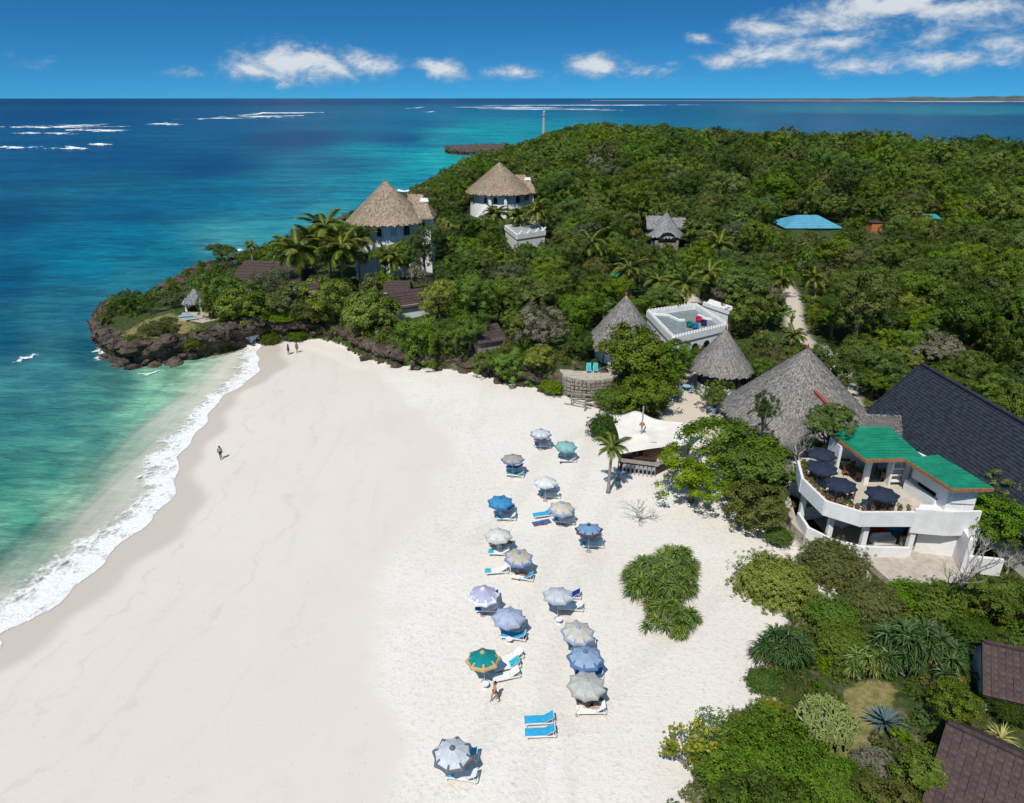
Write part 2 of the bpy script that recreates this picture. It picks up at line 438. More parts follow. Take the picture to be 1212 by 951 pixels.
def mat_rock():
    t = NT('coral_rock'); p = t.pos()
    n = t.noise(p, .55, 7, .68, .4); n2 = t.noise(p, 3.0, 6, .72); v = t.n('ShaderNodeTexVoronoi'); t.put(v.inputs['Vector'], p); v.inputs['Scale'].default_value = 1.5
    col = t.mix(t.range(n, .3, .7), (.024, .019, .016), (.165, .125, .098))
    col = t.mix(t.range(n2, .56, .80), col, (.33, .28, .235))
    col = t.mix(t.range(t.noise(p, .9, 4, .6), .58, .75), col, (.115, .06, .04))
    h = t.math('ADD', n2, t.math('MULTIPLY', v.outputs[0], .7))
    return t.done(t.pbr(col, .9, t.bump(h, 1.0, .35), .25))
M = {}
M['ground'] = mat_ground(); M['rock'] = mat_rock()

# ------------------------------------------------------------------ beach and island ground: one height field, split where sand meets land
xs = np.concatenate([np.linspace(-330, -100, 40)[:-1], np.linspace(-100, 75, 236)[:-1], np.linspace(75, 240, 90)[:-1], np.linspace(240, 640, 60)])
ys = np.concatenate([np.linspace(-10, 20, 12)[:-1], np.linspace(20, 150, 176)[:-1], np.linspace(150, 330, 110)[:-1], np.linspace(330, 800, 120)])
GX, GY = np.meshgrid(xs, ys)
GZ = gz(GX, GY)
GL = sdf(LAND, GX, GY); GD = line_sd(GX, GY)
nx, ny = len(xs), len(ys)
ii = np.arange(nx * ny).reshape(ny, nx)
quads = np.stack([ii[:-1, :-1], ii[:-1, 1:], ii[1:, 1:], ii[1:, :-1]], -1).reshape(-1, 4)
V = np.stack([GX, GY, GZ], -1).reshape(-1, 3)
qL = GL.ravel()[quads].mean(1); qz = V[:, 2][quads].max(1)
def wav(x, y): return 1.5 * np.sin(y * .13 + .6) + .9 * np.sin(y * .31 + 2) + .4 * np.sin(y * .83 + x * .2)
fx, fy = GX.ravel(), GY.ravel()
wetw = 3.4 + 1.1 * wav(fx, fy)
wet = (1 - smooth((GD.ravel() - wetw) / 1.6)) * (.25 + .75 * smooth((GD.ravel() + 2.5) / 2.5))
DAMP = wp([(-200, 1100), (-150, 700), (290, 420), (318, 405), (392, 415), (452, 440), (512, 482), (537, 527), (508, 585), (482, 622), (470, 662), (478, 720), (448, 800), (470, 880), (440, 960), (450, 1100)], .8)
damp = smooth(.5 + (sdf(DAMP, fx, fy) + .9 * np.sin(fx * .6) * np.sin(fy * .45) + 1.3 * np.sin(fx * .21 + 1) * np.sin(fy * .17)) / 15)
YARD = [wp([(770, 500), (800, 470), (812, 450), (835, 445), (850, 470), (880, 500), (850, 515), (820, 505)], 2.2), wp([(765, 365), (790, 350), (826, 350), (830, 362), (800, 372)], 5)]
PATHC = [(918, 330), (930, 345), (938, 365), (941, 388), (952, 405), (978, 418), (995, 440), (1005, 462), (1012, 480)]
pathw = [tuple(P(a, b, 4.3)[:2]) for a, b in PATHC]
def pl_dist(pts, x, y):
    d = np.full(np.shape(x), 1e9)
    for (ax, ay), (bx, by) in zip(pts[:-1], pts[1:]):
        ex, ey = bx - ax, by - ay
        t = np.clip(((x - ax) * ex + (y - ay) * ey) / (ex * ex + ey * ey), 0, 1)
        d = np.minimum(d, np.hypot(x - ax - t * ex, y - ay - t * ey))
    return d
LAWN = wp([(985, 870), (975, 900), (1000, 905), (1035, 880), (1050, 850), (1062, 815), (1030, 800), (1000, 815)], 2.0)
HEADTOP = wp([(135, 395), (170, 380), (205, 372), (225, 380), (250, 395), (215, 402), (170, 402)], 3.6)
sandy = np.maximum.reduce([smooth(.5 + sdf(q, fx, fy) / 1.2) for q in YARD] + [smooth(1.2 - np.maximum(pl_dist(pathw, fx, fy) - .7, 0))])
sandy = np.maximum(sandy, smooth(1.0 - GL.ravel() / 2.4) * smooth((fx - 5) / 4) * smooth((95 - fy) / 6))
lawn = np.maximum(smooth(.5 + sdf(LAWN, fx, fy) / 1.0), .62 * smooth(.5 + sdf(HEADTOP, fx, fy) / 2.0))
def submesh(name, sel, mat, attrs):
    q = quads[sel]; u, inv = np.unique(q.ravel(), return_inverse=True)
    me = mk_mesh(name, V[u], inv.reshape(-1, 4), mat, True, {k: ('FLOAT', a[u]) for k, a in attrs.items()})
    return link(name, me)
landw = np.where(fy > 88, 1.2, 2.5)
land = smooth(.5 + (GL.ravel() - np.where((fy > 88) | (fx < 4), -.4, .8)) / landw / 1.6)
TR = [[(586, 835), (600, 760), (640, 700), (660, 640), (690, 560), (705, 490)], [(540, 930), (590, 840), (690, 860), (760, 780), (860, 700), (930, 660)], [(560, 640), (610, 600), (640, 540), (690, 510)], [(735, 575), (700, 640), (670, 720), (640, 860), (620, 960)]]
trail = np.maximum.reduce([smooth(1.15 - pl_dist(wp(q, .9), fx, fy) / 1.5) for q in TR])
AT = {'shore': GD.ravel(), 'trail': trail, 'wet': wet, 'damp': damp, 'sandy': sandy, 'lawn': lawn, 'land': land}
tag(submesh('beach', (qL <= 0) & (qz > -3.0), M['ground'], AT), 'pale coral sand beach sloping to the surf', kind='structure')
tag(submesh('island_ground', qL > 0, M['ground'], AT), 'earth and undergrowth of the wooded island', kind='structure')

# ------------------------------------------------------------------ the sea
SEA = [(0,121,5,40,92),(300,121,5,42,96),(606,120,6,48,100),(900,120,8,58,108),(1212,121,10,60,105),(0,140,4,52,104),(160,146,6,62,112),(0,165,4,62,112),(300,150,4,66,114),(480,148,3,78,124),(606,134,6,98,138),
 (700,126,5,80,124),(800,133,5,84,124),(1000,138,4,66,110),(1200,142,4,62,106),(1150,132,22,112,134),(1000,131,20,108,132),(350,165,2,48,98),(480,165,2,60,110),(0,200,3,66,114),(130,185,2,58,108),(250,196,0,52,100),(400,195,0,84,126),(450,180,0,112,146),
 (520,188,8,138,158),(520,165,2,112,142),(560,158,4,128,150),(600,150,4,118,144),(470,215,4,116,146),(0,260,0,56,100),(150,255,0,72,116),(240,235,0,78,120),(300,225,0,92,132),(340,245,0,92,132),(400,228,4,110,144),(330,272,38,112,140),(380,255,40,118,142),
 (0,330,0,66,106),(60,295,0,80,122),(100,312,2,98,136),(160,285,0,86,126),(200,305,8,96,130),(270,292,60,118,140),(180,335,30,100,125),(0,400,10,74,100),(90,372,24,86,110),(60,440,16,88,104),(20,470,14,86,98),(100,415,24,84,98),
 (0,500,16,94,98),(60,500,24,104,104),(140,455,24,86,86),(205,445,60,120,100),(110,480,30,104,100),(240,440,130,190,160),(180,495,92,176,148),(120,530,50,136,118),(0,560,22,106,96),(60,560,36,122,106),(100,575,84,160,132),(30,620,46,132,108),(0,660,90,152,126),(150,560,150,196,164),(90,620,160,190,158),(230,470,170,200,170),
 (40,690,178,196,170),(105,625,178,200,172),(150,575,170,200,172),(195,510,168,202,172),(235,462,176,204,176),(262,434,186,206,180),(10,712,190,200,178),(150,525,110,184,156),(80,600,120,180,150),(20,665,110,170,145),(200,470,120,188,158),
 (1100,160,4,66,108),(1000,158,4,70,112),(850,148,6,84,122),(930,150,4,70,112),(1200,164,6,70,110),(-200,300,0,60,104),(-300,600,20,90,95),(1400,140,4,62,106)]
sc_pts = []
for a, b, r, g, bl in SEA:
    if b >= 440 and a > -100: r, g, bl = r + (175 - r) * .22, g + (208 - g) * .22, bl + (182 - bl) * .22
    q = P(a, b, 0); sc_pts.append((math.atan2(q.x, q.y) * 3.2, math.log(math.hypot(q.x, q.y)), *srgb(r, g, bl)))
naz, nr = 260, 300
azs = np.linspace(-1.45, 1.45, naz); rs = np.geomspace(14, 60000, nr)
A, R = np.meshgrid(azs, rs)
SX, SY = R * np.sin(A), R * np.cos(A)
w = np.zeros(A.shape); colr = np.zeros(A.shape + (3,))
for a, l, r, g, b in sc_pts:
    k = 1 / ((A * 3.2 - a) ** 2 + (np.log(R) - l) ** 2 + .0016) ** 1.9
    w += k; colr += k[..., None] * np.array([r, g, b])
colr /= w[..., None]
sd = line_sd(SX, SY)
shoal = np.clip((sd + 19) / 19, 0, 1)        # 0 deep .. 1 at the waterline
sv = np.stack([SX, SY, np.zeros_like(SX)], -1).reshape(-1, 3)
ii = np.arange(naz * nr).reshape(nr, naz)
sq = np.stack([ii[:-1, :-1], ii[:-1, 1:], ii[1:, 1:], ii[1:, :-1]], -1).reshape(-1, 4)
def mat_sea():
    t = NT('sea_water')
    col = t.attr('watercol', 'Color'); sh = t.attr('shoal')
    dist = t.n('ShaderNodeVectorMath', operation='LENGTH'); t.put(dist.inputs[0], t.pos())
    col = t.mix(t.range(dist.outputs['Value'], 110, 220), col, t.mix(1.0, col, (1.0, 1.34, .97), 'MULTIPLY'))
    col = t.mix(t.range(dist.outputs['Value'], 900, 2600), col, t.mix(1.0, col, (.9, .72, .82), 'MULTIPLY'))
    p1 = t.pos((.010, .030, 1), (0, 0, .25)); p2 = t.pos((.05, .13, 1), (0, 0, .35)); p3 = t.pos((.0016, .0065, 1))
    reef = t.noise(p1, 1.0, 6, .62, .5); reef2 = t.noise(p2, 1.0, 5, .62, .4); far = t.noise(p3, 1.0, 5, .6, .3)
    k = t.math('ADD', t.math('MULTIPLY', reef, .5), t.math('MULTIPLY', reef2, .5))
    col = t.mix(t.math('MULTIPLY', t.range(k, .505, .44), t.range(dist.outputs['Value'], 70, 150, .40, .85)), col, t.mix(.42, col, (.002, .034, .07)))
    col = t.mix(t.math('MULTIPLY', t.range(k, .51, .58), .75), col, t.mix(1.0, col, (1.4, 1.25, 1.22), 'MULTIPLY'))
    col = t.mix(t.math('MULTIPLY', t.range(far, .52, .40), .35), col, t.mix(1.0, col, (.6, .72, .8), 'MULTIPLY'))
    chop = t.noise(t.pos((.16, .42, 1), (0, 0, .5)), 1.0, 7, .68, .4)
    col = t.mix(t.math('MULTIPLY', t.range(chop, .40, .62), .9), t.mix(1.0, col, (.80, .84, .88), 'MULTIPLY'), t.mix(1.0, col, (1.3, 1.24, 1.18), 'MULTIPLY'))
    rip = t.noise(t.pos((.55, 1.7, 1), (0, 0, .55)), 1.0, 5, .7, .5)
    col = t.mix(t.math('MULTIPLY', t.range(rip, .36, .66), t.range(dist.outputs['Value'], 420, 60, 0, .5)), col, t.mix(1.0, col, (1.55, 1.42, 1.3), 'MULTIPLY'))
    w1 = t.noise(t.pos((.35, .9, 1), (0, 0, .6)), 1.0, 8, .7, .5); w2 = t.noise(t.pos((.05, .16, 1), (0, 0, .45)), 1.0, 4, .55)
    h = t.math('ADD', t.math('MULTIPLY', w1, .55), w2)
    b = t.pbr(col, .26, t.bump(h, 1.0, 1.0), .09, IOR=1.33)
    tr = t.n('ShaderNodeBsdfTransparent')
    fac = t.range(t.math('ADD', sh, t.math('MULTIPLY', t.math('SUBTRACT', t.noise(t.pos((.30, .05, 1), (0, 0, -.78)), 1.0, 5, .6, .6), .5), .75)), .32, .95, 0.0, .80)
    mx = t.n('ShaderNodeMixShader'); t.put(mx.inputs[0], fac); t.t.links.new(b, mx.inputs[1]); t.t.links.new(tr.outputs[0], mx.inputs[2])
    return t.done(mx.outputs[0])
M['sea'] = mat_sea()
sea = link('sea', mk_mesh('sea', sv, sq, M['sea'], True, {'watercol': ('FLOAT_COLOR', np.concatenate([colr.reshape(-1, 3), np.ones((naz * nr, 1))], 1)), 'shoal': ('FLOAT', shoal)}))
tag(sea, 'turquoise to deep blue sea over reef flats', kind='structure')

# surf running up the beach: a foam sheet along the waterline, riding on water and wet sand
def resample(pts, step):
    out = []; pts = [Vector((*p[:2], 0)) for p in pts]
    # Catmull-Rom
    for i in range(len(pts) - 1):
        p0, p1, p2, p3 = pts[max(i - 1, 0)], pts[i], pts[i + 1], pts[min(i + 2, len(pts) - 1)]
        n = max(2, int((p2 - p1).length / step))
        for k in range(n):
            t = k / n
            out.append(.5 * ((2 * p1) + (p2 - p0) * t + (2 * p0 - 5 * p1 + 4 * p2 - p3) * t * t + (3 * p1 - p0 - 3 * p2 + p3) * t ** 3))
    out.append(pts[-1]); return out
wl = resample(WATERLINE[1:], .5)
fv, ff, fu, fw = [], [], [], []
NC = 22; run = 0.0
for i, p in enumerate(wl):
    d = (wl[min(i + 1, len(wl) - 1)] - wl[max(i - 1, 0)]).normalized(); nrm = Vector((d.y, -d.x, 0))
    run += .5
    edge = 1.5 + 1.0 * math.sin(run * .16) + .55 * math.sin(run * .37 + 1) + .25 * math.sin(run * 1.1)
    width = 6.2 + 6.0 * max(0, min(1, (80 - p.y) / 45)) + .8 * math.sin(run * .23)
    for k in range(NC):
        c = k / (NC - 1)
        q = p + nrm * (edge - c * width)
        fv.append((q.x, q.y, 0)); fu.append(run); fw.append(c)
    if i:
        for k in range(NC - 1): a = i * NC + k; ff.append((a - NC, a - NC + 1, a + 1, a))
fa = np.array(fv); fa[:, 2] = np.maximum(gz(fa[:, 0], fa[:, 1]), 0) + .045 + .05 * np.array([mnoise.noise((x * .9, y * .9, 3)) + .6 for x, y, _ in fv]) * np.sin(np.pi * np.clip(np.array(fw) * 1.2, 0, 1))
def mat_foam():
    t = NT('sea_foam'); p = t.pos(); c = t.attr('across')
    n1 = t.noise(p, .55, 6, .66, .8); n2 = t.noise(p, 2.2, 5, .7, .6)
    v = t.n('ShaderNodeTexVoronoi', feature='DISTANCE_TO_EDGE'); t.put(v.inputs['Vector'], t.mix(.25, p, n2)); v.inputs['Scale'].default_value = .9
    lace = t.range(v.outputs['Distance'], .14, .02)
    dens = t.math('ADD', t.math('MULTIPLY', n1, 1.1), t.math('MULTIPLY', n2, .75))
    prof = t.math('MULTIPLY', t.range(c, 0, .06), t.range(c, 1.0, .12))
    a = t.range(t.math('ADD', t.math('SUBTRACT', dens, 1.36), t.math('ADD', t.math('MULTIPLY', prof, .84), t.math('MULTIPLY', lace, .12))), .04, .42)
    a = t.math('MULTIPLY', a, t.range(c, 0.0, .02))
    a = t.math('MULTIPLY', a, t.range(c, 1.0, .8))
    b = t.pbr((.80, .79, .76), .8, t.bump(n2, .8, .2), .2)
    tr = t.n('ShaderNodeBsdfTransparent'); mx = t.n('ShaderNodeMixShader'); t.put(mx.inputs[0], a)
    t.t.links.new(tr.outputs[0], mx.inputs[1]); t.t.links.new(b, mx.inputs[2]); return t.done(mx.outputs[0])
M['foam'] = mat_foam()
tag(link('surf', mk_mesh('surf', fa, ff, M['foam'], True, {'across': ('FLOAT', np.array(fw))})), 'white lacy surf running up the sand', kind='structure')

# breakers on the reef: low ridges of broken water
def mat_breaker():
    t = NT('breaker'); p = t.pos((.6, 1.5, 1)); c = t.attr('across')
    dist = t.n('ShaderNodeVectorMath', operation='LENGTH')
    n = t.noise(t.coord('Object', (1, 1, 1)), 1.0, 7, .7, .5)
    a = t.range(t.math('ADD', n, t.math('MULTIPLY', c, .40)), .74, .92)
    b = t.pbr((.86, .87, .87), .8, None, .2)
    tr = t.n('ShaderNodeBsdfTransparent'); mx = t.n('ShaderNodeMixShader'); t.put(mx.inputs[0], a)
    t.t.links.new(tr.outputs[0], mx.inputs[1]); t.t.links.new(b, mx.inputs[2]); return t.done(mx.outputs[0])
M['breaker'] = mat_breaker()
def breaker(px0, py0, px1, py1, hpx, seed):
    a, b = P(px0, py0), P(px1, py1); c = (a + b) / 2
    L = (b - a).length; dist = c.length
    wid = abs(P((px0 + px1) / 2, (py0 + py1) / 2 + hpx).y - c.y) * 1.15
    d = (b - a).normalized(); nr_ = Vector((-d.y, d.x, 0))
    nl, nw = 60, 9; vv, f, ac = [], [], []
    for i in range(nl):
        u = i / (nl - 1); taper = math.sin(math.pi * min(1, max(0, u))) ** .45
        bend = mnoise.noise((u * 3.1, seed, 0)) * wid * .8
        wd = wid * (.35 + .65 * abs(mnoise.noise((u * 5.3, seed + 9, 0))) * 2) * taper
        for j in range(nw):
            k = j / (nw - 1) * 2 - 1
            q = a + (b - a) * u + nr_ * (bend + k * wd * .6)
            vv.append((q.x - c.x, q.y - c.y, .08 + min(wid * .05, 1.1) * taper * (1 - k * k) * (.6 + mnoise.noise((u * 20, k * 2, seed)))))
            ac.append((1 - k * k) * taper)
        if i:
            for j in range(nw - 1): o = i * nw + j; f.append((o - nw, o - nw + 1, o + 1, o))
    sc = 9.0 / max(wid, 1.0)
    vv = np.array(vv); me = mk_mesh('breaking_wave', vv * sc, f, M['breaker'], True, {'across': ('FLOAT', np.array(ac))})
    o = link('breaking_wave', me); o.location = (c.x, c.y, .05); o.scale = (1 / sc,) * 3
    tag(o, 'white crest of a wave breaking on the reef', kind='structure')
for i, (a, b, c_, d, h) in enumerate([(0,152,55,150,4),(35,149,120,152,4),(60,154,165,156,4),(5,158,110,159,3),(-40,176,60,175,4),(45,177,100,174,4),(100,173,122,171,3),(162,147,232,148,3),(245,140,300,141,4),(258,136,385,135,3),
        (285,138,330,139,4),(310,134,345,135,3),(572,128,600,127,3),(612,130,648,129,2),(486,128,500,128,2),(500,133,516,133,2),(8,431,50,419,8),(1060,118,1090,118,2),(1030,121,1056,120,2),(640,126,668,124,3),
        (198,389,214,380,6),(180,372,196,366,6),(265,300,300,297,6),(492,232,512,228,8),(494,240,512,236,9),(360,268,392,260,4),(155,445,200,440,4),(108,412,124,430,6), (650,131,690,129,2)]):
    breaker(a, b, c_, d, h, i * 7.7)

# far coast on the horizon
b = B(); prev = None
vv, f = [], []
N = 160
for i in range(N):
    u = i / (N - 1); px = 700 + u * 900
    far = 10500 - 2500 * u
    q = PY(px, 116, far); x, y = q.x, q.y
    hgt = (6 + 62 * smooth(np.array(u * 1.9 - .15)) ) * (.75 + .5 * mnoise.noise((u * 9, 1, 0)) + .22 * mnoise.noise((u * 60, 2, 0)))
    hgt = max(float(hgt), 2)
    vv += [(x, y, -1), (x, y, 2.5), (x * 1.002, y * 1.002, hgt * .8), (x * 1.03, y * 1.03, hgt * 1.15), (x * 1.2, y * 1.2, -2)]
    if i:
        for k in range(4): o = (i - 1) * 5 + k; f.append((o, o + 5, o + 6, o + 1))
t = NT('far_coast'); n = t.noise(t.pos((.004, .004, .03)), 1, 5, .7)
zz = t.n('ShaderNodeSeparateXYZ'); t.put(zz.inputs[0], t.pos())
cm = t.mix(t.range(n, .35, .65), (.05, .075, .075), (.10, .12, .11))
cm = t.mix(t.range(zz.outputs[2], 4, 2), cm, (.42, .38, .34))
tag(link('far_coast', mk_mesh('far_coast', vv, f, t.done(t.pbr(cm, .95, None, .1)), True)), 'low wooded coast across the water', kind='structure')

# ------------------------------------------------------------------ coral cliffs along the land's edge
def cliff(name, pts, hfun, label, seed):
    ln = resample(pts, .32); vv, f = [], []; prof = [(-.25, -.25), (.35, -.05), (.45, .12), (.25, .28), (.05, .42), (.25, .58), (.75, .70), (.95, .80), (.85, .90), (.45, .99), (-.3, 1.05), (-1.2, 1.06), (-2.2, .98), (-3.2, .86)]
    fine = []
    for (a, b_), (c, d) in zip(prof[:-1], prof[1:]): fine += [(a + (c - a) * k / 2, b_ + (d - b_) * k / 2) for k in range(2)]
    fine.append(prof[-1]); n = len(fine)
    for i, p in enumerate(ln):
        d = (ln[min(i + 4, len(ln) - 1)] - ln[max(i - 4, 0)]).normalized(); out = Vector((-d.y, d.x, 0))
        g = hfun(p.x, p.y)
        amp = .8 + .9 * mnoise.noise((p.x * .22, p.y * .22, seed))
        top = g * (1.0 + .35 * mnoise.noise((p.x * .3, p.y * .3, seed + 3)))
        for k, (o, z) in enumerate(fine):
            q = p + out * (o * amp * 1.15 - .3); zz_ = -.7 + (top + .7) * z if z < 1 else top * z
            nv = mnoise.turbulence_vector((q.x * .55, q.y * .55, zz_ * .8 + seed), 5, False) * .95
            nv2 = mnoise.turbulence_vector((q.x * 1.6, q.y * 1.6, zz_ * 2.0 + seed), 4, True) * .42
            vv.append((q.x + nv.x * .9 + nv2.x, q.y + nv.y * .9 + nv2.y, zz_ + nv.z * .55 + nv2.z))
        if i:
            for k in range(n - 1): o = i * n + k; f.append((o - n, o, o + 1, o - n + 1))
    return tag(link(name, mk_mesh(name, vv, f, M['rock'], False)), label, kind='structure')
def ch(x, y): return max(1.6, gz1(x, y) if False else float(plateau(np.array([x]), np.array([y]))[0]) * .92)
iA = 19; iB = 60
cliff_pts = LAND[iA:]
HEAD = wp([(315, 403), (285, 408), (262, 415), (235, 420), (205, 425), (180, 428), (150, 431), (130, 424), (117, 408), (112, 395), (124, 381), (150, 374), (178, 368), (196, 352), (190, 338), (212, 326), (240, 312), (275, 303), (318, 292), (350, 280), (392, 262), (440, 242), (484, 228), (500, 218), (520, 210)], .6)
SHORE = wp([(690, 474), (680, 472), (640, 463), (600, 455), (575, 446), (540, 440), (500, 437), (455, 431), (425, 420), (408, 408), (380, 400), (350, 401), (315, 403)], .6)
POINT = wp([(592, 186), (570, 184), (545, 183), (530, 181), (528, 178), (545, 176), (575, 175), (600, 174)], .6)
cliff('headland_cliff', HEAD, lambda x, y: ch(x, y) if y < 122 else max(.6, 3.4 - (y - 122) * .16), 'undercut dark coral rock around the headland', 2.3)
cliff('beach_cliff', SHORE, lambda x, y: min(ch(x, y), 2.5 + .7 * mnoise.noise((x * .15, y * .15, 0)) + .6 * max(0, min(1, (-8 - x) / 20))), 'low undercut coral ledge behind the beach', 8.1)
cliff('far_point_cliff', POINT, lambda x, y: 3.0, 'dark rocky point beyond the towers', 5.2)
b = B(); b.prism(POINT, -1.0, 3.0); tag(b.build('far_point_ground', M['rock']), 'flat rocky top of the far point', kind='structure')

# ------------------------------------------------------------------ vegetation: building blocks
def unit(a): return a / (np.linalg.norm(a, axis=-1, keepdims=True) + 1e-9)
def leaf_quads(pos, nrm, size, rng, aspect=.62, droop=0.0):
    """one folded leaf (or leaf spray) per position"""
    n = len(pos)
    t = rng.normal(size=(n, 3)); t[:, 2] -= droop
    t = unit(t - nrm * (t * nrm).sum(1, keepdims=True)); s = np.cross(nrm, t)
    L = size[:, None]; W = L * aspect
    fold = nrm * (L * rng.uniform(-.05, .22, (n, 1)))
    a = pos - t * L * .5; c = pos + t * L * .5; b = pos + s * W * .5 + fold; d = pos - s * W * .5 + fold
    v = np.stack([a, b, c, d], 1).reshape(-1, 3)
    f = np.arange(4 * n).reshape(-1, 4)
    return v, f
def crown_data(seed, lobes, subs, leaves, leaf, flat=.75, spread=.62, lobe_r=(.34, .52), sub_r=(.10, .17), low=-.35, aspect=.62):
    """crown of unit radius, its middle at z=0: lobes, each carrying leaf clumps, each carrying leaves"""
    rng = np.random.default_rng(seed)
    C = unit(rng.normal(size=(lobes, 3))) * (rng.uniform(.25, 1, (lobes, 1)) ** .5) * spread
    C[:, 2] = C[:, 2] * flat; C[0] = (0, 0, .18 * flat)
    if lobes > 6: C[1] = (.22, .1, .12 * flat); C[2] = (-.2, -.15, .12 * flat)
    lr = rng.uniform(*lobe_r, lobes)
    pos, nrm, rn = [], [], []
    for i in range(lobes):
        d = unit(rng.normal(size=(subs * 2, 3))); d = d[d[:, 2] > low][:subs]
        sc = C[i] + d * lr[i] * np.array([1, 1, flat + .1])
        deep = np.zeros(len(sc), bool)
        for j in range(lobes):
            if j != i: deep |= (np.linalg.norm((sc - C[j]) / np.array([1, 1, flat + .1]), axis=1) < lr[j] * .72)
        sc, d = sc[~deep], d[~deep]
        for k in range(len(sc)):
            e = unit(rng.normal(size=(leaves, 3)) + d[k] * .9); r = rng.uniform(*sub_r)
            q = sc[k] + e * r * rng.uniform(.35, 1.08, (leaves, 1)) * np.array([1, 1, .8])
            pos.append(q); nrm.append(unit(e * .6 + d[k] * .5 + np.array([0, 0, .18]) + rng.normal(size=(leaves, 3)) * .27))
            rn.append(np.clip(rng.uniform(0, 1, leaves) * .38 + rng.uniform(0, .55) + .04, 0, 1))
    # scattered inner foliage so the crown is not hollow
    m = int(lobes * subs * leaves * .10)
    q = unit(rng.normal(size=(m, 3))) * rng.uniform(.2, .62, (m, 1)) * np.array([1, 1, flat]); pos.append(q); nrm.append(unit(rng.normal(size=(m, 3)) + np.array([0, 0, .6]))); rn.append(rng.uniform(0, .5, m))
    pos = np.concatenate(pos); nrm = np.concatenate(nrm); rn = np.concatenate(rn)
    v, f = leaf_quads(pos, nrm, leaf * rng.uniform(.65, 1.35, len(pos)), rng, aspect)
    return v, f, np.repeat(rn, 4), C, lr
def trunk_data(seed, C, base=-2.0):
    """tapered trunk from z=base with limbs running out to the lobes"""
    rng = random.Random(seed); b = B()
    k = (rng.uniform(-.1, .1), rng.uniform(-.1, .1))
    b.tube([(0, 0, base - .1), (k[0] * .5, k[1] * .5, base * .62), (k[0], k[1], base * .30), (k[0] * .6, 0, -.05)], [.075, .06, .048, .03], 6)
    for c in C:
        c = Vector(c); s = Vector((k[0], k[1], base * rng.uniform(.22, .42))); m = s.lerp(c, .5) + Vector((rng.uniform(-.06, .06), rng.uniform(-.06, .06), -.06))
        b.tube([s, m, c], [.036, .024, .010], 5)
    return b
LEAF = {
 'forest': leaf_mat('leaf_forest', (.038, .076, .010), (.190, .265, .038)),
 'dark':   leaf_mat('leaf_dark', (.022, .054, .009), (.112, .178, .030)),
 'bright': leaf_mat('leaf_bright', (.048, .108, .008), (.205, .305, .034), .22),
 'olive':  leaf_mat('leaf_olive', (.066, .084, .020), (.215, .225, .062), .25),
 'fresh':  leaf_mat('leaf_fresh', (.046, .108, .012), (.175, .275, .038), .05, .28, .5, .003),
 'lime':   leaf_mat('leaf_lime', (.120, .160, .018), (.350, .375, .060), .10, .28, .5, .006),
 'dry':    leaf_mat('leaf_dry', (.110, .100, .062), (.285, .255, .180), .25, .15, .8),
 'grey':   leaf_mat('leaf_greygreen', (.065, .090, .042), (.180, .215, .105), .2),
 'yellow': leaf_mat('leaf_yellow', (.15, .18, .018), (.44, .42, .05), .1),
 'strap':  leaf_mat('leaf_strap', (.058, .115, .018), (.250, .320, .075), .18, .2, .38),
 'strap_dark': leaf_mat('leaf_strap_dark', (.022, .065, .014), (.115, .185, .055), .15, .2, .38),
 'straw':  leaf_mat('leaf_straw', (.30, .28, .10), (.66, .60, .26), .1, .2, .5),
 'agave':  leaf_mat('leaf_agave', (.085, .135, .140), (.20, .28, .29), .05, .08, .5),
 'olive_dead': leaf_mat('leaf_dead_strap', (.16, .13, .05), (.36, .30, .12), .1, .1, .7),
 'palm':   leaf_mat('leaf_palm', (.062, .105, .014), (.270, .300, .060), .25, .3, .38),
}
M['bark'] = simple('bark', (.14, .115, .085), .9, .25, 6, .6)
M['bark_grey'] = simple('bark_grey', (.30, .27, .235), .9, .2, 6, .5)
M['dead_wood'] = simple('dead_wood', (.36, .33, .30), .85, .2, 5, .4)

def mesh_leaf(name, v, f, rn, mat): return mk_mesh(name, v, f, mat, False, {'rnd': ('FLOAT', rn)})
TREES = []          # near-quality variants: (crown data mesh per material, trunk mesh)
_specs = [dict(seed=11, lobes=9, subs=24, leaves=54, leaf=.060), dict(seed=12, lobes=11, subs=21, leaves=54, leaf=.056, flat=.6, spread=.72),
          dict(seed=13, lobes=8, subs=27, leaves=54, leaf=.060, flat=.9), dict(seed=14, lobes=13, subs=18, leaves=52, leaf=.054, spread=.75, lobe_r=(.24, .42)),
          dict(seed=15, lobes=7, subs=25, leaves=52, leaf=.064, flat=.7, lobe_r=(.38, .55))]
for s in _specs:
    v, f, rn, C, lr = crown_data(**s)
    tb = trunk_data(s['seed'], C, -1.7)
    tm = bpy.data.meshes.new('tree_trunk'); tm.from_pydata([tuple(p) for p in tb.v], [], tb.f); tm.materials.append(M['bark']); tm.update()
    base = mesh_leaf('tree_crown', v, f, rn, LEAF['forest'])
    TREES.append((base, tm))
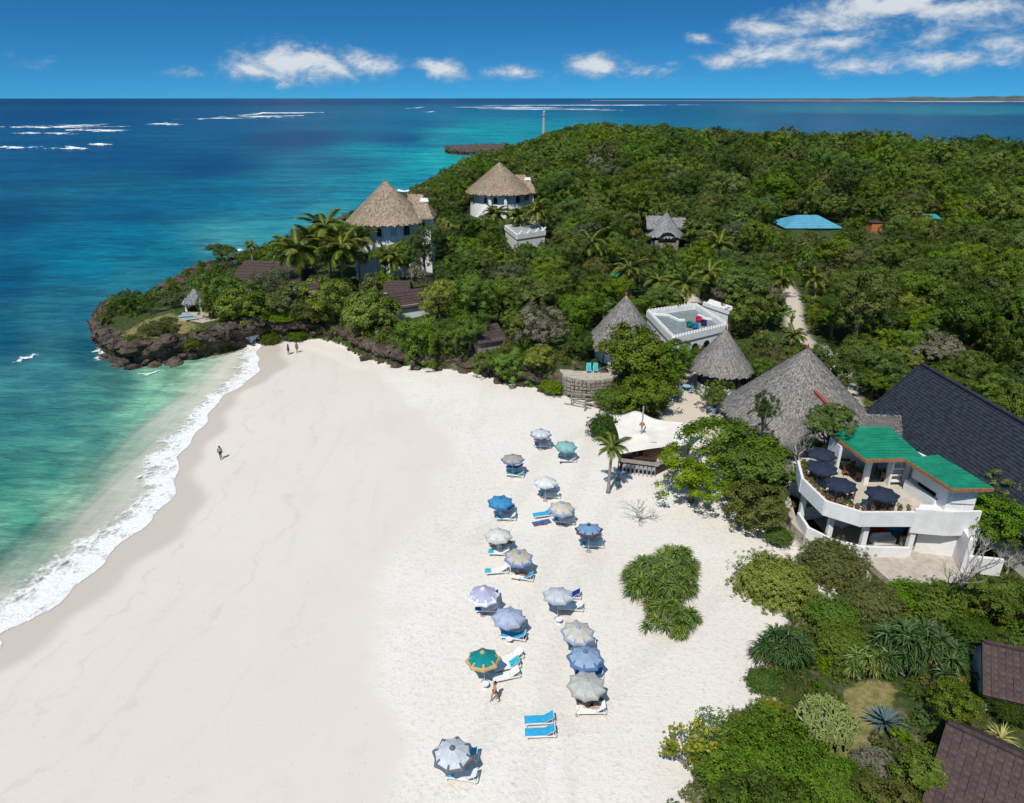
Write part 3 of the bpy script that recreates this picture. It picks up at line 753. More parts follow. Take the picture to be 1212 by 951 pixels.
# dense low shrubs: finer, fuller clumps down to the ground
SHRUBS = []
def dome_data(seed, n, leaf, flat=.62, rough=.20, freq=2.6):
    rng = np.random.default_rng(seed)
    # bumpy dome: many small clumps sitting side by side over a half ellipsoid
    m = n // 26; d = unit(rng.normal(size=(m * 2, 3))); d = d[d[:, 2] > -.45][:m]
    rad = np.array([1 + rough * (mnoise.noise(Vector(q) * freq + Vector((seed, 0, 0))) + .5 * mnoise.noise(Vector(q) * freq * 2.7 + Vector((0, seed, 0)))) for q in d])[:, None] * rng.uniform(.68, .98, (len(d), 1))
    C = d * rad * np.array([1, 1, flat])
    out_ = rng.uniform(size=len(C)) < .07; C[out_] *= rng.uniform(1.08, 1.24, (out_.sum(), 1))
    e = unit(rng.normal(size=(len(C), 26, 3)) + d[:, None] * .9); r = rng.uniform(.045, .085, (len(C), 1, 1))
    pos = (C[:, None] + e * r * rng.uniform(.4, 1.1, (len(C), 26, 1))).reshape(-1, 3)
    nrm = unit((e * .6 + d[:, None] * .4 + np.array([0, 0, .3]) + rng.normal(size=e.shape) * .4).reshape(-1, 3))
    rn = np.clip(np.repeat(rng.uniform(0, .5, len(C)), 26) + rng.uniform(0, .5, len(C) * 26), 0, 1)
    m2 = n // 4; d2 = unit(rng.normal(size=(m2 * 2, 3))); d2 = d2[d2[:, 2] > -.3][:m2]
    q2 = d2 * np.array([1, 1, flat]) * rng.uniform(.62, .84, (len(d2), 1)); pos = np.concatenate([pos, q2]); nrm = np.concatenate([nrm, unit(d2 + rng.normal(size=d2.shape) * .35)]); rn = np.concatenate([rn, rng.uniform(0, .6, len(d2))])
    sz_ = leaf * rng.uniform(.65, 1.35, len(pos)); sz_[-len(d2):] *= 1.5
    v, f = leaf_quads(pos, nrm, sz_, rng)
    return v, f, np.repeat(rn, 4), C
for sd_, nn, lf, fl, rg in ((31, 28000, .040, .62, .36), (32, 30000, .037, .55, .44), (33, 26000, .042, .78, .38)):
    v, f, rn, C = dome_data(sd_, nn, lf, fl, rg)
    tb = trunk_data(sd_, C[:9] * .7, -.6)
    tm = bpy.data.meshes.new('shrub_stems'); tm.from_pydata([tuple(p) for p in tb.v], [], tb.f); tm.materials.append(M['bark']); tm.update()
    SHRUBS.append((mesh_leaf('shrub_foliage', v, f, rn, LEAF['bright']), tm))

PLACED = []         # (x, y, r) of everything planted by hand, so the wood does not grow through it
def plant(kind, px, py, rpx, hc, mat, label, cat, group=None, variant=None, sz=1.0, name=None, rot=None, bark=None, ground=None):
    """a tree or shrub whose crown middle is seen at (px,py), hc metres above the ground"""
    g = on(px, py, hc) if ground is None else ground
    zc = depth(g.x, g.y, g.z + hc); R = rpx * zc / FPX * (1.12 if kind == 'tree' else 1.0)
    pool = TREES if kind == 'tree' else SHRUBS
    cm, tm = pool[(variant if variant is not None else random.randrange(len(pool))) % len(pool)]
    root = thing(name or ('tree' if kind == 'tree' else 'shrub'), label, cat, (g.x, g.y, g.z - .05), rot if rot is not None else random.uniform(0, 6.28), group)
    c = link('crown' if kind == 'tree' else 'foliage', cm, root); c.scale = (R, R, R * sz); c.location = (0, 0, hc)
    c.material_slots[0].link = 'OBJECT'; c.material_slots[0].material = LEAF[mat]
    t_ = link('trunk' if kind == 'tree' else 'stems', tm, root); bs = 1.7 if kind == 'tree' else .6
    t_.scale = (R, R, hc / bs); t_.location = (0, 0, hc)
    if bark: t_.material_slots[0].link = 'OBJECT'; t_.material_slots[0].material = M[bark]
    PLACED.append((g.x, g.y, R))
    return root

# strap-leaved rosettes (screw pine, agave, bromeliad)
def rosette_mesh(name, seed, n, length, width, droop, upmin, upmax, mat, segs=4, stiff=False):
    rng = np.random.default_rng(seed); V_, F_, R_ = [], [], []
    for i in range(n):
        a = rng.uniform(0, 2 * math.pi) if not stiff else i * 2.39996
        el = rng.uniform(upmin, upmax) if not stiff else upmin + (upmax - upmin) * (i / n)
        L = length * rng.uniform(.75, 1.15); d = np.array([math.cos(a), math.sin(a), 0]); s = np.array([-math.sin(a), math.cos(a), 0])
        p = np.array([0, 0, .0]); e = el; r = rng.uniform(0, 1); o = len(V_)
        for k in range(segs + 1):
            u = k / segs; w = width * (.75 + .5 * math.sin(math.pi * min(u * 1.4, 1)) if stiff else (1 - u ** 2.2)) * (1 - .96 * u ** 3)
            cross = np.array([0, 0, .25 * w])
            V_ += [p - s * w / 2 + cross, p, p + s * w / 2 + cross]; R_ += [r] * 3
            p = p + (d * math.cos(e) + np.array([0, 0, math.sin(e)])) * L / segs
            e -= droop / segs * (1 + u)
        for k in range(segs):
            q = o + 3 * k; F_ += [(q, q + 1, q + 4, q + 3), (q + 1, q + 2, q + 5, q + 4)]
    return mk_mesh(name, np.array(V_), F_, LEAF[mat], False, {'rnd': ('FLOAT', np.array(R_))})
PAND = [rosette_mesh('screw_pine_rosette', 50 + i, 42, 1.0, .085, 2.0, .0, 1.45, 'strap') for i in range(3)]
def screw_pine(px, py, spots, mat, label, group=None, stem_h=1.2, scale=1.0, cat='plant'):
    """spots: (dx, dy, h, s) of each rosette head about the foot of the plant, in metres"""
    g = on(px, py)
    root = thing('screw_pine', label, cat, (g.x, g.y, g.z - .05), 0, group)
    for i, (dx, dy, h, s) in enumerate(spots):
        o = link('rosette', PAND[i % 3], root); o.location = (dx, dy, h); o.scale = (s, s, s); o.rotation_euler = (random.uniform(-.3, .3), random.uniform(-.3, .3), random.uniform(0, 6.28))
        o.material_slots[0].link = 'OBJECT'; o.material_slots[0].material = LEAF[mat]
        if i % 5 == 0:
            k_ = 1.12; o = link('dead_rosette', PAND[i % 3], root); o.location = (dx * k_, dy * k_, h * .45); o.scale = (s * .7,) * 3; o.rotation_euler = (random.uniform(-.5, .5), random.uniform(-.5, .5), random.uniform(0, 6.28)); o.material_slots[0].link = 'OBJECT'; o.material_slots[0].material = LEAF['olive_dead']
    b = B()
    for dx, dy, h, s in spots[::2]: b.tube([(dx * .45, dy * .45, 0), (dx * .8, dy * .8, h * .55), (dx, dy, h)], [.09, .07, .05], 5)
    b.build('stem', M['bark_grey'], root)
    PLACED.append((g.x, g.y, max(math.hypot(a, b_) for a, b_, _, _ in spots)))
    return root

# coconut palms
def frond_mesh(seed, L=1.0, droop=1.35):
    rng = np.random.default_rng(seed); V_, F_, R_ = [], [], []
    n = 26; e = .0; p = np.array([0., 0, 0]); pts = []
    for k in range(n + 1):
        pts.append((p.copy(), e)); p = p + np.array([math.cos(e), 0, math.sin(e)]) * L / n; e -= droop / n * (.4 + 1.2 * k / n)
    for k in range(n):
        (p0, e0), (p1, _) = pts[k], pts[k + 1]; u = k / n; w = .012 * (1 - u) + .004
        o = len(V_); V_ += [p0 + np.array([0, -w, 0]), p0 + np.array([0, w, 0]), p1 + np.array([0, w, 0]), p1 + np.array([0, -w, 0])]; F_.append((o, o + 1, o + 2, o + 3)); R_ += [.9] * 4
        if k < 2: continue
        ll = L * .30 * math.sin(math.pi * (.12 + .86 * u)) ** .7
        for sd in (-1, 1):
            for rep in range(2):
                q = p0 + (p1 - p0) * rep * .5
                dirv = unit(np.array([.55 * math.cos(e0) + .1, sd * 1.0, -.45 + .55 * math.sin(e0) + rng.uniform(-.2, .15)])) * ll * rng.uniform(.8, 1.1)
                wv = np.array([math.cos(e0), 0, math.sin(e0)]) * .011
                o = len(V_); V_ += [q - wv, q + wv, q + dirv * .6 + wv * .8 + np.array([0, 0, .01]), q + dirv + np.array([0, 0, -.035]), q + dirv * .6 - wv * .8]; F_.append((o, o + 1, o + 2, o + 3, o + 4)); R_ += [rng.uniform(0, 1)] * 5
    return mk_mesh('palm_frond', np.array(V_), F_, LEAF['palm'], False, {'rnd': ('FLOAT', np.array(R_))})
FRONDS = [frond_mesh(70, 1, 1.1), frond_mesh(71, 1, 1.5), frond_mesh(72, 1, 1.9)]
def palm_trunk(h, lean, seed):
    b = B(); n = 9; pts = []; rad = []
    for k in range(n): u = k / (n - 1); pts.append((lean[0] * u * u, lean[1] * u * u, h * u)); rad.append(.19 - .08 * u + (.08 if k == 0 else 0) + .008 * (k % 2))
    return b.tube(pts, rad, 8), pts[-1]
def palm(px, py, h, fl, label, group, lean=(0, 0), nf=17, crown_px=True, foot=None):
    """coconut palm whose crown is seen at (px,py), h metres up"""
    g = foot if foot is not None else on(px, py, h)
    rz = random.uniform(0, 6.28)
    if foot is None: g = Vector((g.x - lean[0], g.y - lean[1], g.z))
    root = thing('palm_tree', label, 'palm tree', (g.x, g.y, g.z - .1), 0, group)
    tb, top = palm_trunk(h, lean, 1); tb.build('trunk', M['bark_grey'], root, True)
    for i in range(nf):
        o = link('frond', FRONDS[(i * 7) % 3], root); u = (i + .5) / nf
        o.location = (top[0], top[1], top[2] - .05)
        o.rotation_euler = (random.uniform(-.25, .25), -(1.15 - 1.55 * u) + random.uniform(-.12, .12), rz + i * 2.39996)
        s = fl * random.uniform(.85, 1.1); o.scale = (s, s, s)
    PLACED.append((g.x, g.y, 1.2))
    return root

# bare branching (driftwood, leafless trees)
def branch_mesh(seed, levels=4, length=1.0, rad=.05, upb=.25, spread=.75, first=4):
    rng = random.Random(seed); b = B()
    def grow(p, d, L, r, lv):
        pts = [p]; q = p; dd = d
        for k in range(3):
            dd = (dd + Vector((rng.uniform(-.28, .28), rng.uniform(-.28, .28), rng.uniform(-.15, .25)))).normalized(); q = q + dd * L / 3; pts.append(q)
        b.tube(pts, [r, r * .85, r * .7, r * .5], 5 if lv > 1 else 4)
        if lv > 0:
            for _ in range(rng.choice((2, 3, 3))):
                nd = (dd + Vector((rng.uniform(-1, 1), rng.uniform(-1, 1), rng.uniform(-.5, .8) + upb)) * spread).normalized()
                grow(pts[rng.choice((2, 3, 3))], nd, L * rng.uniform(.55, .85), r * .55, lv - 1)
    for i in range(first):
        a = 2 * math.pi * i / first + rng.uniform(-.4, .4); grow(Vector((0, 0, 0)), Vector((math.cos(a), math.sin(a), .5 + upb)).normalized(), length * rng.uniform(.7, 1.1), rad, levels)
    return b

# ------------------------------------------------------------------ building materials
def plaster():
    t = NT('white_plaster'); c = t.coord('Object'); n = t.noise(c, 1.1, 5, .6); n2 = t.noise(c, 9, 3, .6); st_ = t.noise(t.coord('Object', (2.2, 2.2, .22)), 1.6, 5, .65)
    col = t.mix(t.range(n, .3, .7), (.70, .69, .665), (.79, .785, .77))
    col = t.mix(t.math('MULTIPLY', t.range(st_, .56, .78), .45), col, (.45, .43, .39))
    return t.done(t.pbr(col, .85, t.bump(n2, .25, .02), .2))
M['white'] = plaster()
M['white_paint'] = simple('white_paint', (.80, .80, .80), .55, .04, 4, 0, .4)
M['grey_floor'] = simple('grey_deck', (.20, .235, .235), .8, .14, 1.2, .1, .2)
M['paving'] = simple('paving', (.46, .41, .345), .9, .12, 1.5, .3, .2)
M['stone'] = simple('stone_wall', (.30, .265, .22), .9, .25, 3, .8, .2)
M['terrace'] = simple('terrace_floor', (.52, .46, .38), .8, .08, 2, .1, .25)
M['green_sheet'] = simple('green_roof_sheet', (.008, .215, .118), .55, .17, .9, 0, .35)
M['blue_sheet'] = simple('blue_roof_sheet', (.10, .34, .47), .55, .10, .8, 0, .4)
M['slate'] = simple('slate_tile', (.027, .034, .046), .6, .30, 2.5, .2, .4)
M['shingle'] = simple('brown_shingle', (.075, .050, .046), .8, .22, 3.5, .3, .25)
M['fascia'] = simple('wood_fascia', (.36, .165, .075), .7, .2, 5, .2, .3)
M['wood'] = simple('wood', (.20, .085, .035), .6, .25, 6, .2, .35)
M['dark_wood'] = simple('dark_wood', (.055, .04, .03), .7, .25, 5, .2, .3)
M['driftwood'] = simple('weathered_timber', (.30, .26, .215), .9, .22, 4, .4, .2)
M['dark'] = simple('dark_opening', (.012, .013, .015), .6, .2, 3, 0, .3)
M['glass'] = simple('window_glass', (.02, .03, .04), .12, .1, 2, 0, .6)
M['shutter'] = simple('blue_shutter', (.42, .52, .62), .6, .1, 3, 0, .3)
M['red_tile'] = simple('red_ridge_tile', (.36, .07, .06), .75, .2, 6, .2, .3)
M['terracotta'] = simple('terracotta', (.30, .12, .06), .8, .2, 6, .1, .25)
M['navy'] = simple('navy_canvas', (.020, .030, .055), .8, .15, 4, .1, .25)
M['metal'] = simple('grey_metal', (.35, .36, .38), .4, .1, 6, 0, .5)
M['tent'] = simple('sail_cloth', (.74, .69, .62), .85, .06, .7, .1, .2)
M['bamboo'] = simple('bamboo_screen', (.36, .24, .13), .8, .2, 5, .3, .25)
M['lighthouse'] = simple('lighthouse_stone', (.42, .42, .41), .85, .12, .8, .1, .2)
def thatch_mat(name, a, b_, c):
    t = NT(name); r = t.attr('rnd'); p = t.coord('Object')
    n = t.noise(p, .9, 5, .65); n2 = t.noise(p, 7, 4, .7)
    col = t.mix(t.range(t.math('ADD', t.math('MULTIPLY', r, .55), t.math('MULTIPLY', n2, .55)), .2, .85), a, b_)
    col = t.mix(t.math('MULTIPLY', t.range(n, .45, .72), .45), col, c)
    return t.done(t.pbr(col, .95, t.bump(n2, .8, .08), .15))
M['thatch_tan'] = thatch_mat('tan_thatch', (.22, .165, .11), (.50, .40, .285), (.40, .31, .21))
M['thatch_grey'] = thatch_mat('grey_thatch', (.125, .115, .105), (.33, .305, .28), (.23, .20, .175))
M['thatch_silver'] = thatch_mat('silver_thatch', (.15, .15, .15), (.36, .36, .36), (.25, .25, .26))
FEET = []

def straw(quads, n, mat, seed, parent, off, size=(.22, .60), name='thatch'):
    n = int(n * 1.6)
    """loose straw bundles laid down the slopes; quads = (eave a, eave b, ridge b, ridge a)"""
    rng = np.random.default_rng(seed)
    q = np.array([[list(p) for p in k] for k in quads], float)
    ar = np.linalg.norm(np.cross(q[:, 1] - q[:, 0], q[:, 3] - q[:, 0]), axis=1) + np.linalg.norm(np.cross(q[:, 1] - q[:, 2], q[:, 3] - q[:, 2]), axis=1)
    k = rng.choice(len(q), n, p=ar / ar.sum()); Q = q[k]
    u = rng.uniform(0, 1, (n, 1)); w = rng.uniform(0, 1, (n, 1))
    we = np.linalg.norm(Q[:, 1] - Q[:, 0], axis=1, keepdims=True); wr = np.linalg.norm(Q[:, 2] - Q[:, 3], axis=1, keepdims=True)
    rat = wr / np.maximum(we, 1e-6)
    w = np.where(rat > .98, w, (1 - np.sqrt(np.maximum(1 - w * (1 - rat ** 2), 0))) / np.maximum(1 - rat, 1e-3))     # even cover on tapering slopes
    w = np.clip(w, -.03, 1)
    pos = (Q[:, 0] * (1 - u) + Q[:, 1] * u) * (1 - w) + (Q[:, 3] * (1 - u) + Q[:, 2] * u) * w
    up = unit((Q[:, 3] + Q[:, 2]) / 2 - (Q[:, 0] + Q[:, 1]) / 2); ac = unit(Q[:, 1] - Q[:, 0])
    nr_ = unit(np.cross(ac, up)); nr_ = np.where(nr_[:, 2:3] < 0, -nr_, nr_)
    ang = rng.normal(0, .22, (n, 1)); t = unit(-up * np.cos(ang) + ac * np.sin(ang)); s = unit(np.cross(nr_, t))
    L = rng.uniform(*size, (n, 1)); W = rng.uniform(.15, .34, (n, 1)) * L
    h0 = rng.uniform(-.01, .04, (n, 1)); h1 = h0 + rng.uniform(.03, .10, (n, 1))
    a = pos - t * L / 2 + nr_ * h0; c = pos + t * L / 2 + nr_ * h1
    v = np.stack([a - s * W / 2, a + s * W / 2, c + s * W / 2, c - s * W / 2], 1).reshape(-1, 3) - np.array(list(off))
    o = link(name, mk_mesh(name, v, np.arange(4 * n).reshape(-1, 4), mat, False, {'rnd': ('FLOAT', np.repeat(rng.uniform(0, 1, n), 4))}), parent)
    o['kind'] = 'stuff'; return o
def cone_quads(c, ze, za, R, n=40, r1=.2, frm=0, to=2 * math.pi):
    out = []
    for k in range(n):
        a0, a1 = frm + (to - frm) * k / n, frm + (to - frm) * (k + 1) / n
        f = lambda a, r, z: (c[0] + r * math.cos(a), c[1] + r * math.sin(a), z)
        out.append((f(a0, R, ze), f(a1, R, ze), f(a1, r1, za), f(a0, r1, za)))
    return out
def roof_cone(root, c, ze, za, R, mat, n_straw, seed, finial=True, fin_mat='terracotta'):
    off = root.location; b = B(); n = 56; prof = []
    for k in range(15): u = k / 14; prof.append((R + (.22 - R) * u, ze + (za - ze) * (u ** 1.04)))
    prof = [(R - .9, ze - .10), (R - .15, ze - .28)] + prof
    vs, fs = [], []
    for i, (r, z) in enumerate(prof):
        for k in range(n):
            a = 2 * math.pi * k / n; j = .16 * mnoise.noise((r * .9, k * .40, seed)) if i > 1 else .06 * mnoise.noise((k * .6, 0, seed))
            vs.append((c[0] + (r + j) * math.cos(a), c[1] + (r + j) * math.sin(a), z + j))
    for i in range(len(prof) - 1):
        for k in range(n): fs.append((i * n + k, i * n + (k + 1) % n, (i + 1) * n + (k + 1) % n, (i + 1) * n + k))
    fs.append(tuple((len(prof) - 1) * n + k for k in range(n)))
    b.add(vs, fs); roof = b.build('roof', mat, root, True, off)
    straw(cone_quads(c, ze, za, R + .08), n_straw, mat, seed, roof, off)
    u1 = 1.6 / math.hypot(R, za - ze); straw(cone_quads(c, ze - .12, ze + (za - ze) * u1, R + .14, 40, R * (1 - u1)), n_straw // 6, mat, seed + 5, roof, off, (.4, .95), 'eave_fringe')
    if finial:
        f = B(); f.lathe([(.34, za - .35), (.30, za - .05), (.13, za + .1), (.11, za + .45), (.02, za + .75)], 10, (c[0], c[1], 0)); f.build('finial', M[fin_mat], roof, False, off)
    return roof
def thatch_slopes(root, quads, mat, n, seed, name='roof', th=.3):
    off = root.location; b = B()
    for q in quads: b.slab([Vector(p) for p in q], th)
    r = b.build(name, mat, root, False, off); straw(quads, n, mat, seed, r, off); return r
def courses(root, quad, n, mat, name='tile_course', th=.035, lap=.06, parent=None):
    """tile courses laid from the eave up; quad = (eave a, eave b, ridge b, ridge a)"""
    off = root.location; a, b_, c, d = [Vector(p) for p in quad]
    nrm = (b_ - a).cross(d - a).normalized(); nrm = -nrm if nrm.z < 0 else nrm
    out = []
    for i in range(n):
        u0, u1 = i / n, min(1, (i + 1 + .15) / n)
        p = [a.lerp(d, u0) + nrm * (th + lap), b_.lerp(c, u0) + nrm * (th + lap), b_.lerp(c, u1) + nrm * th * .5, a.lerp(d, u1) + nrm * th * .5]
        s = B(); q = [k - nrm * th for k in p]; s.add(p + q, [(0, 1, 2, 3), (7, 6, 5, 4), (0, 4, 5, 1), (1, 5, 6, 2), (2, 6, 7, 3), (3, 7, 4, 0)])
        out.append(s.build(name, mat, parent or root, False, off))
    return out
def gable_quads(c, rz, L, W, ze, zr, hip=0.0, over=0.0):
    ca, sa = math.cos(rz), math.sin(rz); f = lambda x, y, z: Vector((c[0] + x * ca - y * sa, c[1] + x * sa + y * ca, z))
    l, w, r = L / 2, W / 2, L / 2 - hip
    q = [(f(-l, -w, ze), f(l, -w, ze), f(r, 0, zr), f(-r, 0, zr)), (f(l, w, ze), f(-l, w, ze), f(-r, 0, zr), f(r, 0, zr))]
    if hip: q += [(f(l, -w, ze), f(l, w, ze), f(r, .01, zr), f(r, -.01, zr)), (f(-l, w, ze), f(-l, -w, ze), f(-r, -.01, zr), f(-r, .01, zr))]
    return q
def arch(cx, cz, w, h, n=8):
    pts = [(cx - w / 2, cz), (cx + w / 2, cz)]
    for k in range(n + 1): a = math.pi * k / n; pts.append((cx + w / 2 * math.cos(a), cz + h - w / 2 + w / 2 * math.sin(a)))
    return pts
def facade_piece(root, name, pts, pos, ang, depth_, mat, parent=None):
    """flat shape (x,z) set on a wall at pos facing outwards along ang"""
    b = B(); n = len(pts); o = Vector((math.cos(ang), math.sin(ang), 0)); s = Vector((-math.sin(ang), math.cos(ang), 0))
    vs = [Vector(pos) + s * x + Vector((0, 0, z)) for x, z in pts] + [Vector(pos) + s * x + Vector((0, 0, z)) + o * depth_ for x, z in pts]
    b.add(vs, [tuple(range(n)), tuple(range(2 * n - 1, n - 1, -1))] + [(i, n + i, n + (i + 1) % n, (i + 1) % n) for i in range(n)])
    return b.build(name, mat, parent or root, False, root.location)

# ------------------------------------------------------------------ the two thatched towers
def tower(apex_px, Y, zb, eave_py, half_px, ext, label, seed):
    ap = PY(apex_px[0], apex_px[1], Y); c = (ap.x, Y); za = ap.z; ze = PY(apex_px[0], eave_py, Y).z
    R = half_px * depth(c[0], Y, ze) / FPX
    root = thing('tower_house', label, 'house', (c[0], Y, zb), 0)
    off = root.location; Rw = R * .75
    b = B(); n = 64; vs, fs = [], []
    for zi in (zb - 1, zb + (ze - zb) * .5, ze + .5):
        for k in range(n):
            a = 2 * math.pi * k / n; bay = .45 * (1 if (k // 8) % 2 == 0 else 0)
            r = Rw + bay - .25; vs.append((c[0] + r * math.cos(a), c[1] + r * math.sin(a), zi))
    for i in range(2):
        for k in range(n): fs.append((i * n + k, i * n + (k + 1) % n, (i + 1) * n + (k + 1) % n, (i + 1) * n + k))
    fs.append(tuple(2 * n + k for k in range(n))); b.add(vs, fs)
    wall = b.build('wall', M['white'], root, False, off)
    roof_cone(root, c, ze, za, R, M['thatch_tan'], 6500, seed)
    for ang, z, w, h, shut in ((-1.72, ze - 2.6, 1.0, 1.6, 0), (-1.25, ze - 2.5, 1.3, 1.7, 1), (-2.15, ze - 2.6, .8, 1.5, 0), (-.8, ze - 2.5, 1.5, 1.8, 0), (-1.6, ze - 5.6, 1.2, 1.8, 0), (-2.5, ze - 2.6, .9, 1.5, 1)):
        k = int(((ang % (2 * math.pi)) / (2 * math.pi)) * n); bay = .45 if (k // 8) % 2 == 0 else 0
        r = Rw + bay - .25
        pos = (c[0] + (r - .06) * math.cos(ang), c[1] + (r - .06) * math.sin(ang), 0)
        wf = facade_piece(root, 'window', arch(0, z, w + .24, h + .16), pos, ang, .12, M['white_paint'])
        facade_piece(root, 'shutter' if shut else 'pane', arch(0, z + .06, w, h), pos, ang, .15, M['shutter'] if shut else M['glass'], wf)
    # lower skirt terrace with parapet and stair buttress
    s = B(); s.lathe([(Rw + 1.3, zb - 1), (Rw + 1.2, zb + 2.4), (Rw + 1.15, zb + 3.3), (Rw + .95, zb + 3.3), (Rw + .9, zb + 2.6), (Rw - .5, zb + 2.6)], 40, (c[0], c[1], 0), False); s.build('terrace', M['white'], root, False, off)
    s = B()
    for i in range(7): s.box((c[0] - Rw * .45 - i * .45, c[1] - Rw - 1.0, zb + (3.2 - i * .45) / 2 - .5), (.449, 1.6, 3.2 - i * .45 + 1.0))
    s.build('stair', M['white'], root, False, off)
    for k in (-.35, .25): s = B(); q = (c[0] + k * Rw, c[1] - Rw - 1.2); s.box((q[0], q[1], zb + 1.9), (.8, .9, 4.6)); s.lathe([(.5, zb + 4.2), (.35, zb + 4.6), (.05, zb + 4.9)], 8, (q[0], q[1], 0)); s.build('pillar', M['white'], root, False, off)
    # side wing with its own small thatched roof
    (x0, x1, ry, ey) = ext
    e0, e1 = PY(x0, ey, Y), PY(x1, ey, Y); rz_ = PY((x0 + x1) / 2, ry, Y).z; ez = e0.z
    cx, L = (e0.x + e1.x) / 2, e1.x - e0.x
    s = B(); s.box((cx - .2, Y, (zb - 1 + ez + .4) / 2), (L * .85, 5.2, ez + 1.4 - zb)); s.build('side_wing', M['white'], root, False, off)
    thatch_slopes(root, gable_quads((cx, Y), 0, L * 1.06, 6.6, ez - .15, rz_ + .5, L * .28), M['thatch_tan'], 1500, seed + 1, 'side_roof', .28)
    thatch_slopes(root, gable_quads((cx - L * .30, Y + 4.0), 0, L * .62, 4.0, ez + .9, rz_ + 1.7), M['thatch_tan'], 500, seed + 2, 'rear_roof', .25)
    facade_piece(root, 'window', [(-.6, ez - 2.2), (.6, ez - 2.2), (.6, ez - .7), (-.6, ez - .7)], (cx + .3, Y - 2.62, 0), -math.pi / 2, .06, M['glass'])
    b = B(); b.box((cx + L * .1, Y + 1.2, rz_ + .75), (1.8, 1.0, .25)); b.box((cx + L * .1, Y + 1.6, rz_ + 1.05), (1.5, .5, .5)); b.build('water_heater', M['white_paint'], root, False, off)
    FEET.append((c[0], Y, R + .5)); FEET.append((cx, Y, 4)); return root
tower((456, 215), 143.0, 6.0, 259, 46.5, (484, 514, 244, 255), 'white round tower with a tall tan thatched cone, near the palms and cottages', 3)
tower((591, 193), 195.0, 9.2, 226, 39.5, (610, 634, 217, 226), 'white round tower with a tan thatched cone, deeper in the wood', 23)
# flat roofed annex in front of the second tower
a = P(600, 270, 9.5); root = thing('pool_house', 'white flat roofed building with zigzag parapet in front of the deeper tower', 'building', (a.x + 5, a.y, 6.5)); off = root.location
b = B(); q = [P(598, 270, 9.5), P(612, 281, 9.5), P(645, 276, 9.5), P(634, 265, 9.5)]; b.prism([(k.x, k.y) for k in q], 5.5, 9.5); b.build('wall', M['white'], root, False, off)
b = B(); b.prism([(k.x * .995 + .05, k.y + .3) for k in q], 9.505, 9.56); b.build('roof_deck', simple('pale_deck', (.34, .36, .37), .8), root, False, off)
b = B(); b.wall([(k.x, k.y) for k in q], 9.0, 10.1, .3, True); b.build('parapet', M['white'], root, False, off)
for t_ in (.1, .4, .7, .95): b = B(); k = q[1].lerp(q[2], t_); b.beam((k.x - .6, k.y - .1, 9.6), (k.x + .5, k.y + .3, 10.8), .35, .3); b.build('zigzag_fin', M['white'], root, False, off)
for k in (q[3].lerp(q[0], .3), q[3].lerp(q[0], .6)): roof_cone(root, (k.x, k.y + 1.5), 9.6, 11.0, 2.2, M['thatch_tan'], 500, 5, False)
FEET += [(a.x + 5, a.y, 5)]

# ------------------------------------------------------------------ grey thatched cones
def cone_house(apex, Y, eave_py, half_px, zb, label, seed, mat='thatch_grey', n=7000, fin='red_tile', post=True):
    ap = PY(*apex, Y); ze = PY(apex[0], eave_py, Y).z; R = half_px * depth(ap.x, Y, ze) / FPX
    root = thing('thatched_house', label, 'house', (ap.x, Y, zb)); off = root.location
    roof_cone(root, (ap.x, Y), ze, ap.z, R, M[mat], n, seed, True, fin)
    b = B(); b.lathe([(R * .78, zb - .3), (R * .78, zb + 1.1), (R * .74, zb + 1.1), (R * .74, zb - .3)], 32, (ap.x, Y, 0), False); b.build('low_wall', M['white'], root, False, off)
    for k in range(9):
        a_ = 2 * math.pi * k / 9 + .35; b = B(); b.tube([(ap.x + R * .76 * math.cos(a_), Y + R * .76 * math.sin(a_), zb - .2), (ap.x + R * .76 * math.cos(a_), Y + R * .76 * math.sin(a_), ze + .9)], .14, 8); b.build('post', M['dark_wood'], root, False, off)
    b = B(); b.lathe([(R * .72, zb - .2), (R * .72, zb + .05)], 32, (ap.x, Y, 0)); b.build('floor', M['terrace'], root, False, off)
    FEET.append((ap.x, Y, R + .3)); return root, (ap.x, Y, ze, ap.z, R)
cone_house((741, 352), 95.0, 404, 43, 4.2, 'tall narrow grey thatched cone beside the white sun deck', 41, n=6500)
cone_house((859, 392), 84.5, 434, 34, 3.2, 'small grey thatched cone with a red tip', 42, n=5200)
big, (bx, by, bze, bza, bR) = cone_house((956, 414), 73.0, 487, 81, 3.0, 'largest grey thatched roof with a red tip and red ridge', 43, n=12000)
w0, w1 = Vector((bx - .2, by - 2.0, bza - 3.4)), PY(980, 482, 66.2)
rd = (w1 - w0); rd.z = 0; rd.normalize(); sd_ = Vector((rd.y, -rd.x, 0)); fr_ = w1 + rd * 1.2
ev = bze - .2
thatch_slopes(big, [((w0 - sd_ * 4.4).to_2d().to_3d() + Vector((0, 0, ev)), (fr_ - sd_ * 3.9).to_2d().to_3d() + Vector((0, 0, ev)), fr_, w0), ((fr_ + sd_ * 3.9).to_2d().to_3d() + Vector((0, 0, ev)), (w0 + sd_ * 4.4).to_2d().to_3d() + Vector((0, 0, ev)), w0, fr_)], M['thatch_grey'], 4200, 44, 'front_wing_roof', .3)
b = B(); b.beam(w0 + Vector((0, 0, .14)), fr_ + Vector((0, 0, .14)), .34, .2); b.build('ridge_tiles', M['red_tile'], big, False, big.location)
FEET += [((w1.x + bx) / 2, w1.y, 4)]
# lower lean-to thatch running down towards the shade tree
thatch_slopes(big, [(PY(905, 560, 60.5), PY(952, 560, 60.0), PY(962, 515, 65.0), PY(925, 520, 66.0))], M['thatch_grey'], 1500, 46, 'lean_to_roof', .25)
FEET += [(25, 61, 2.5)]
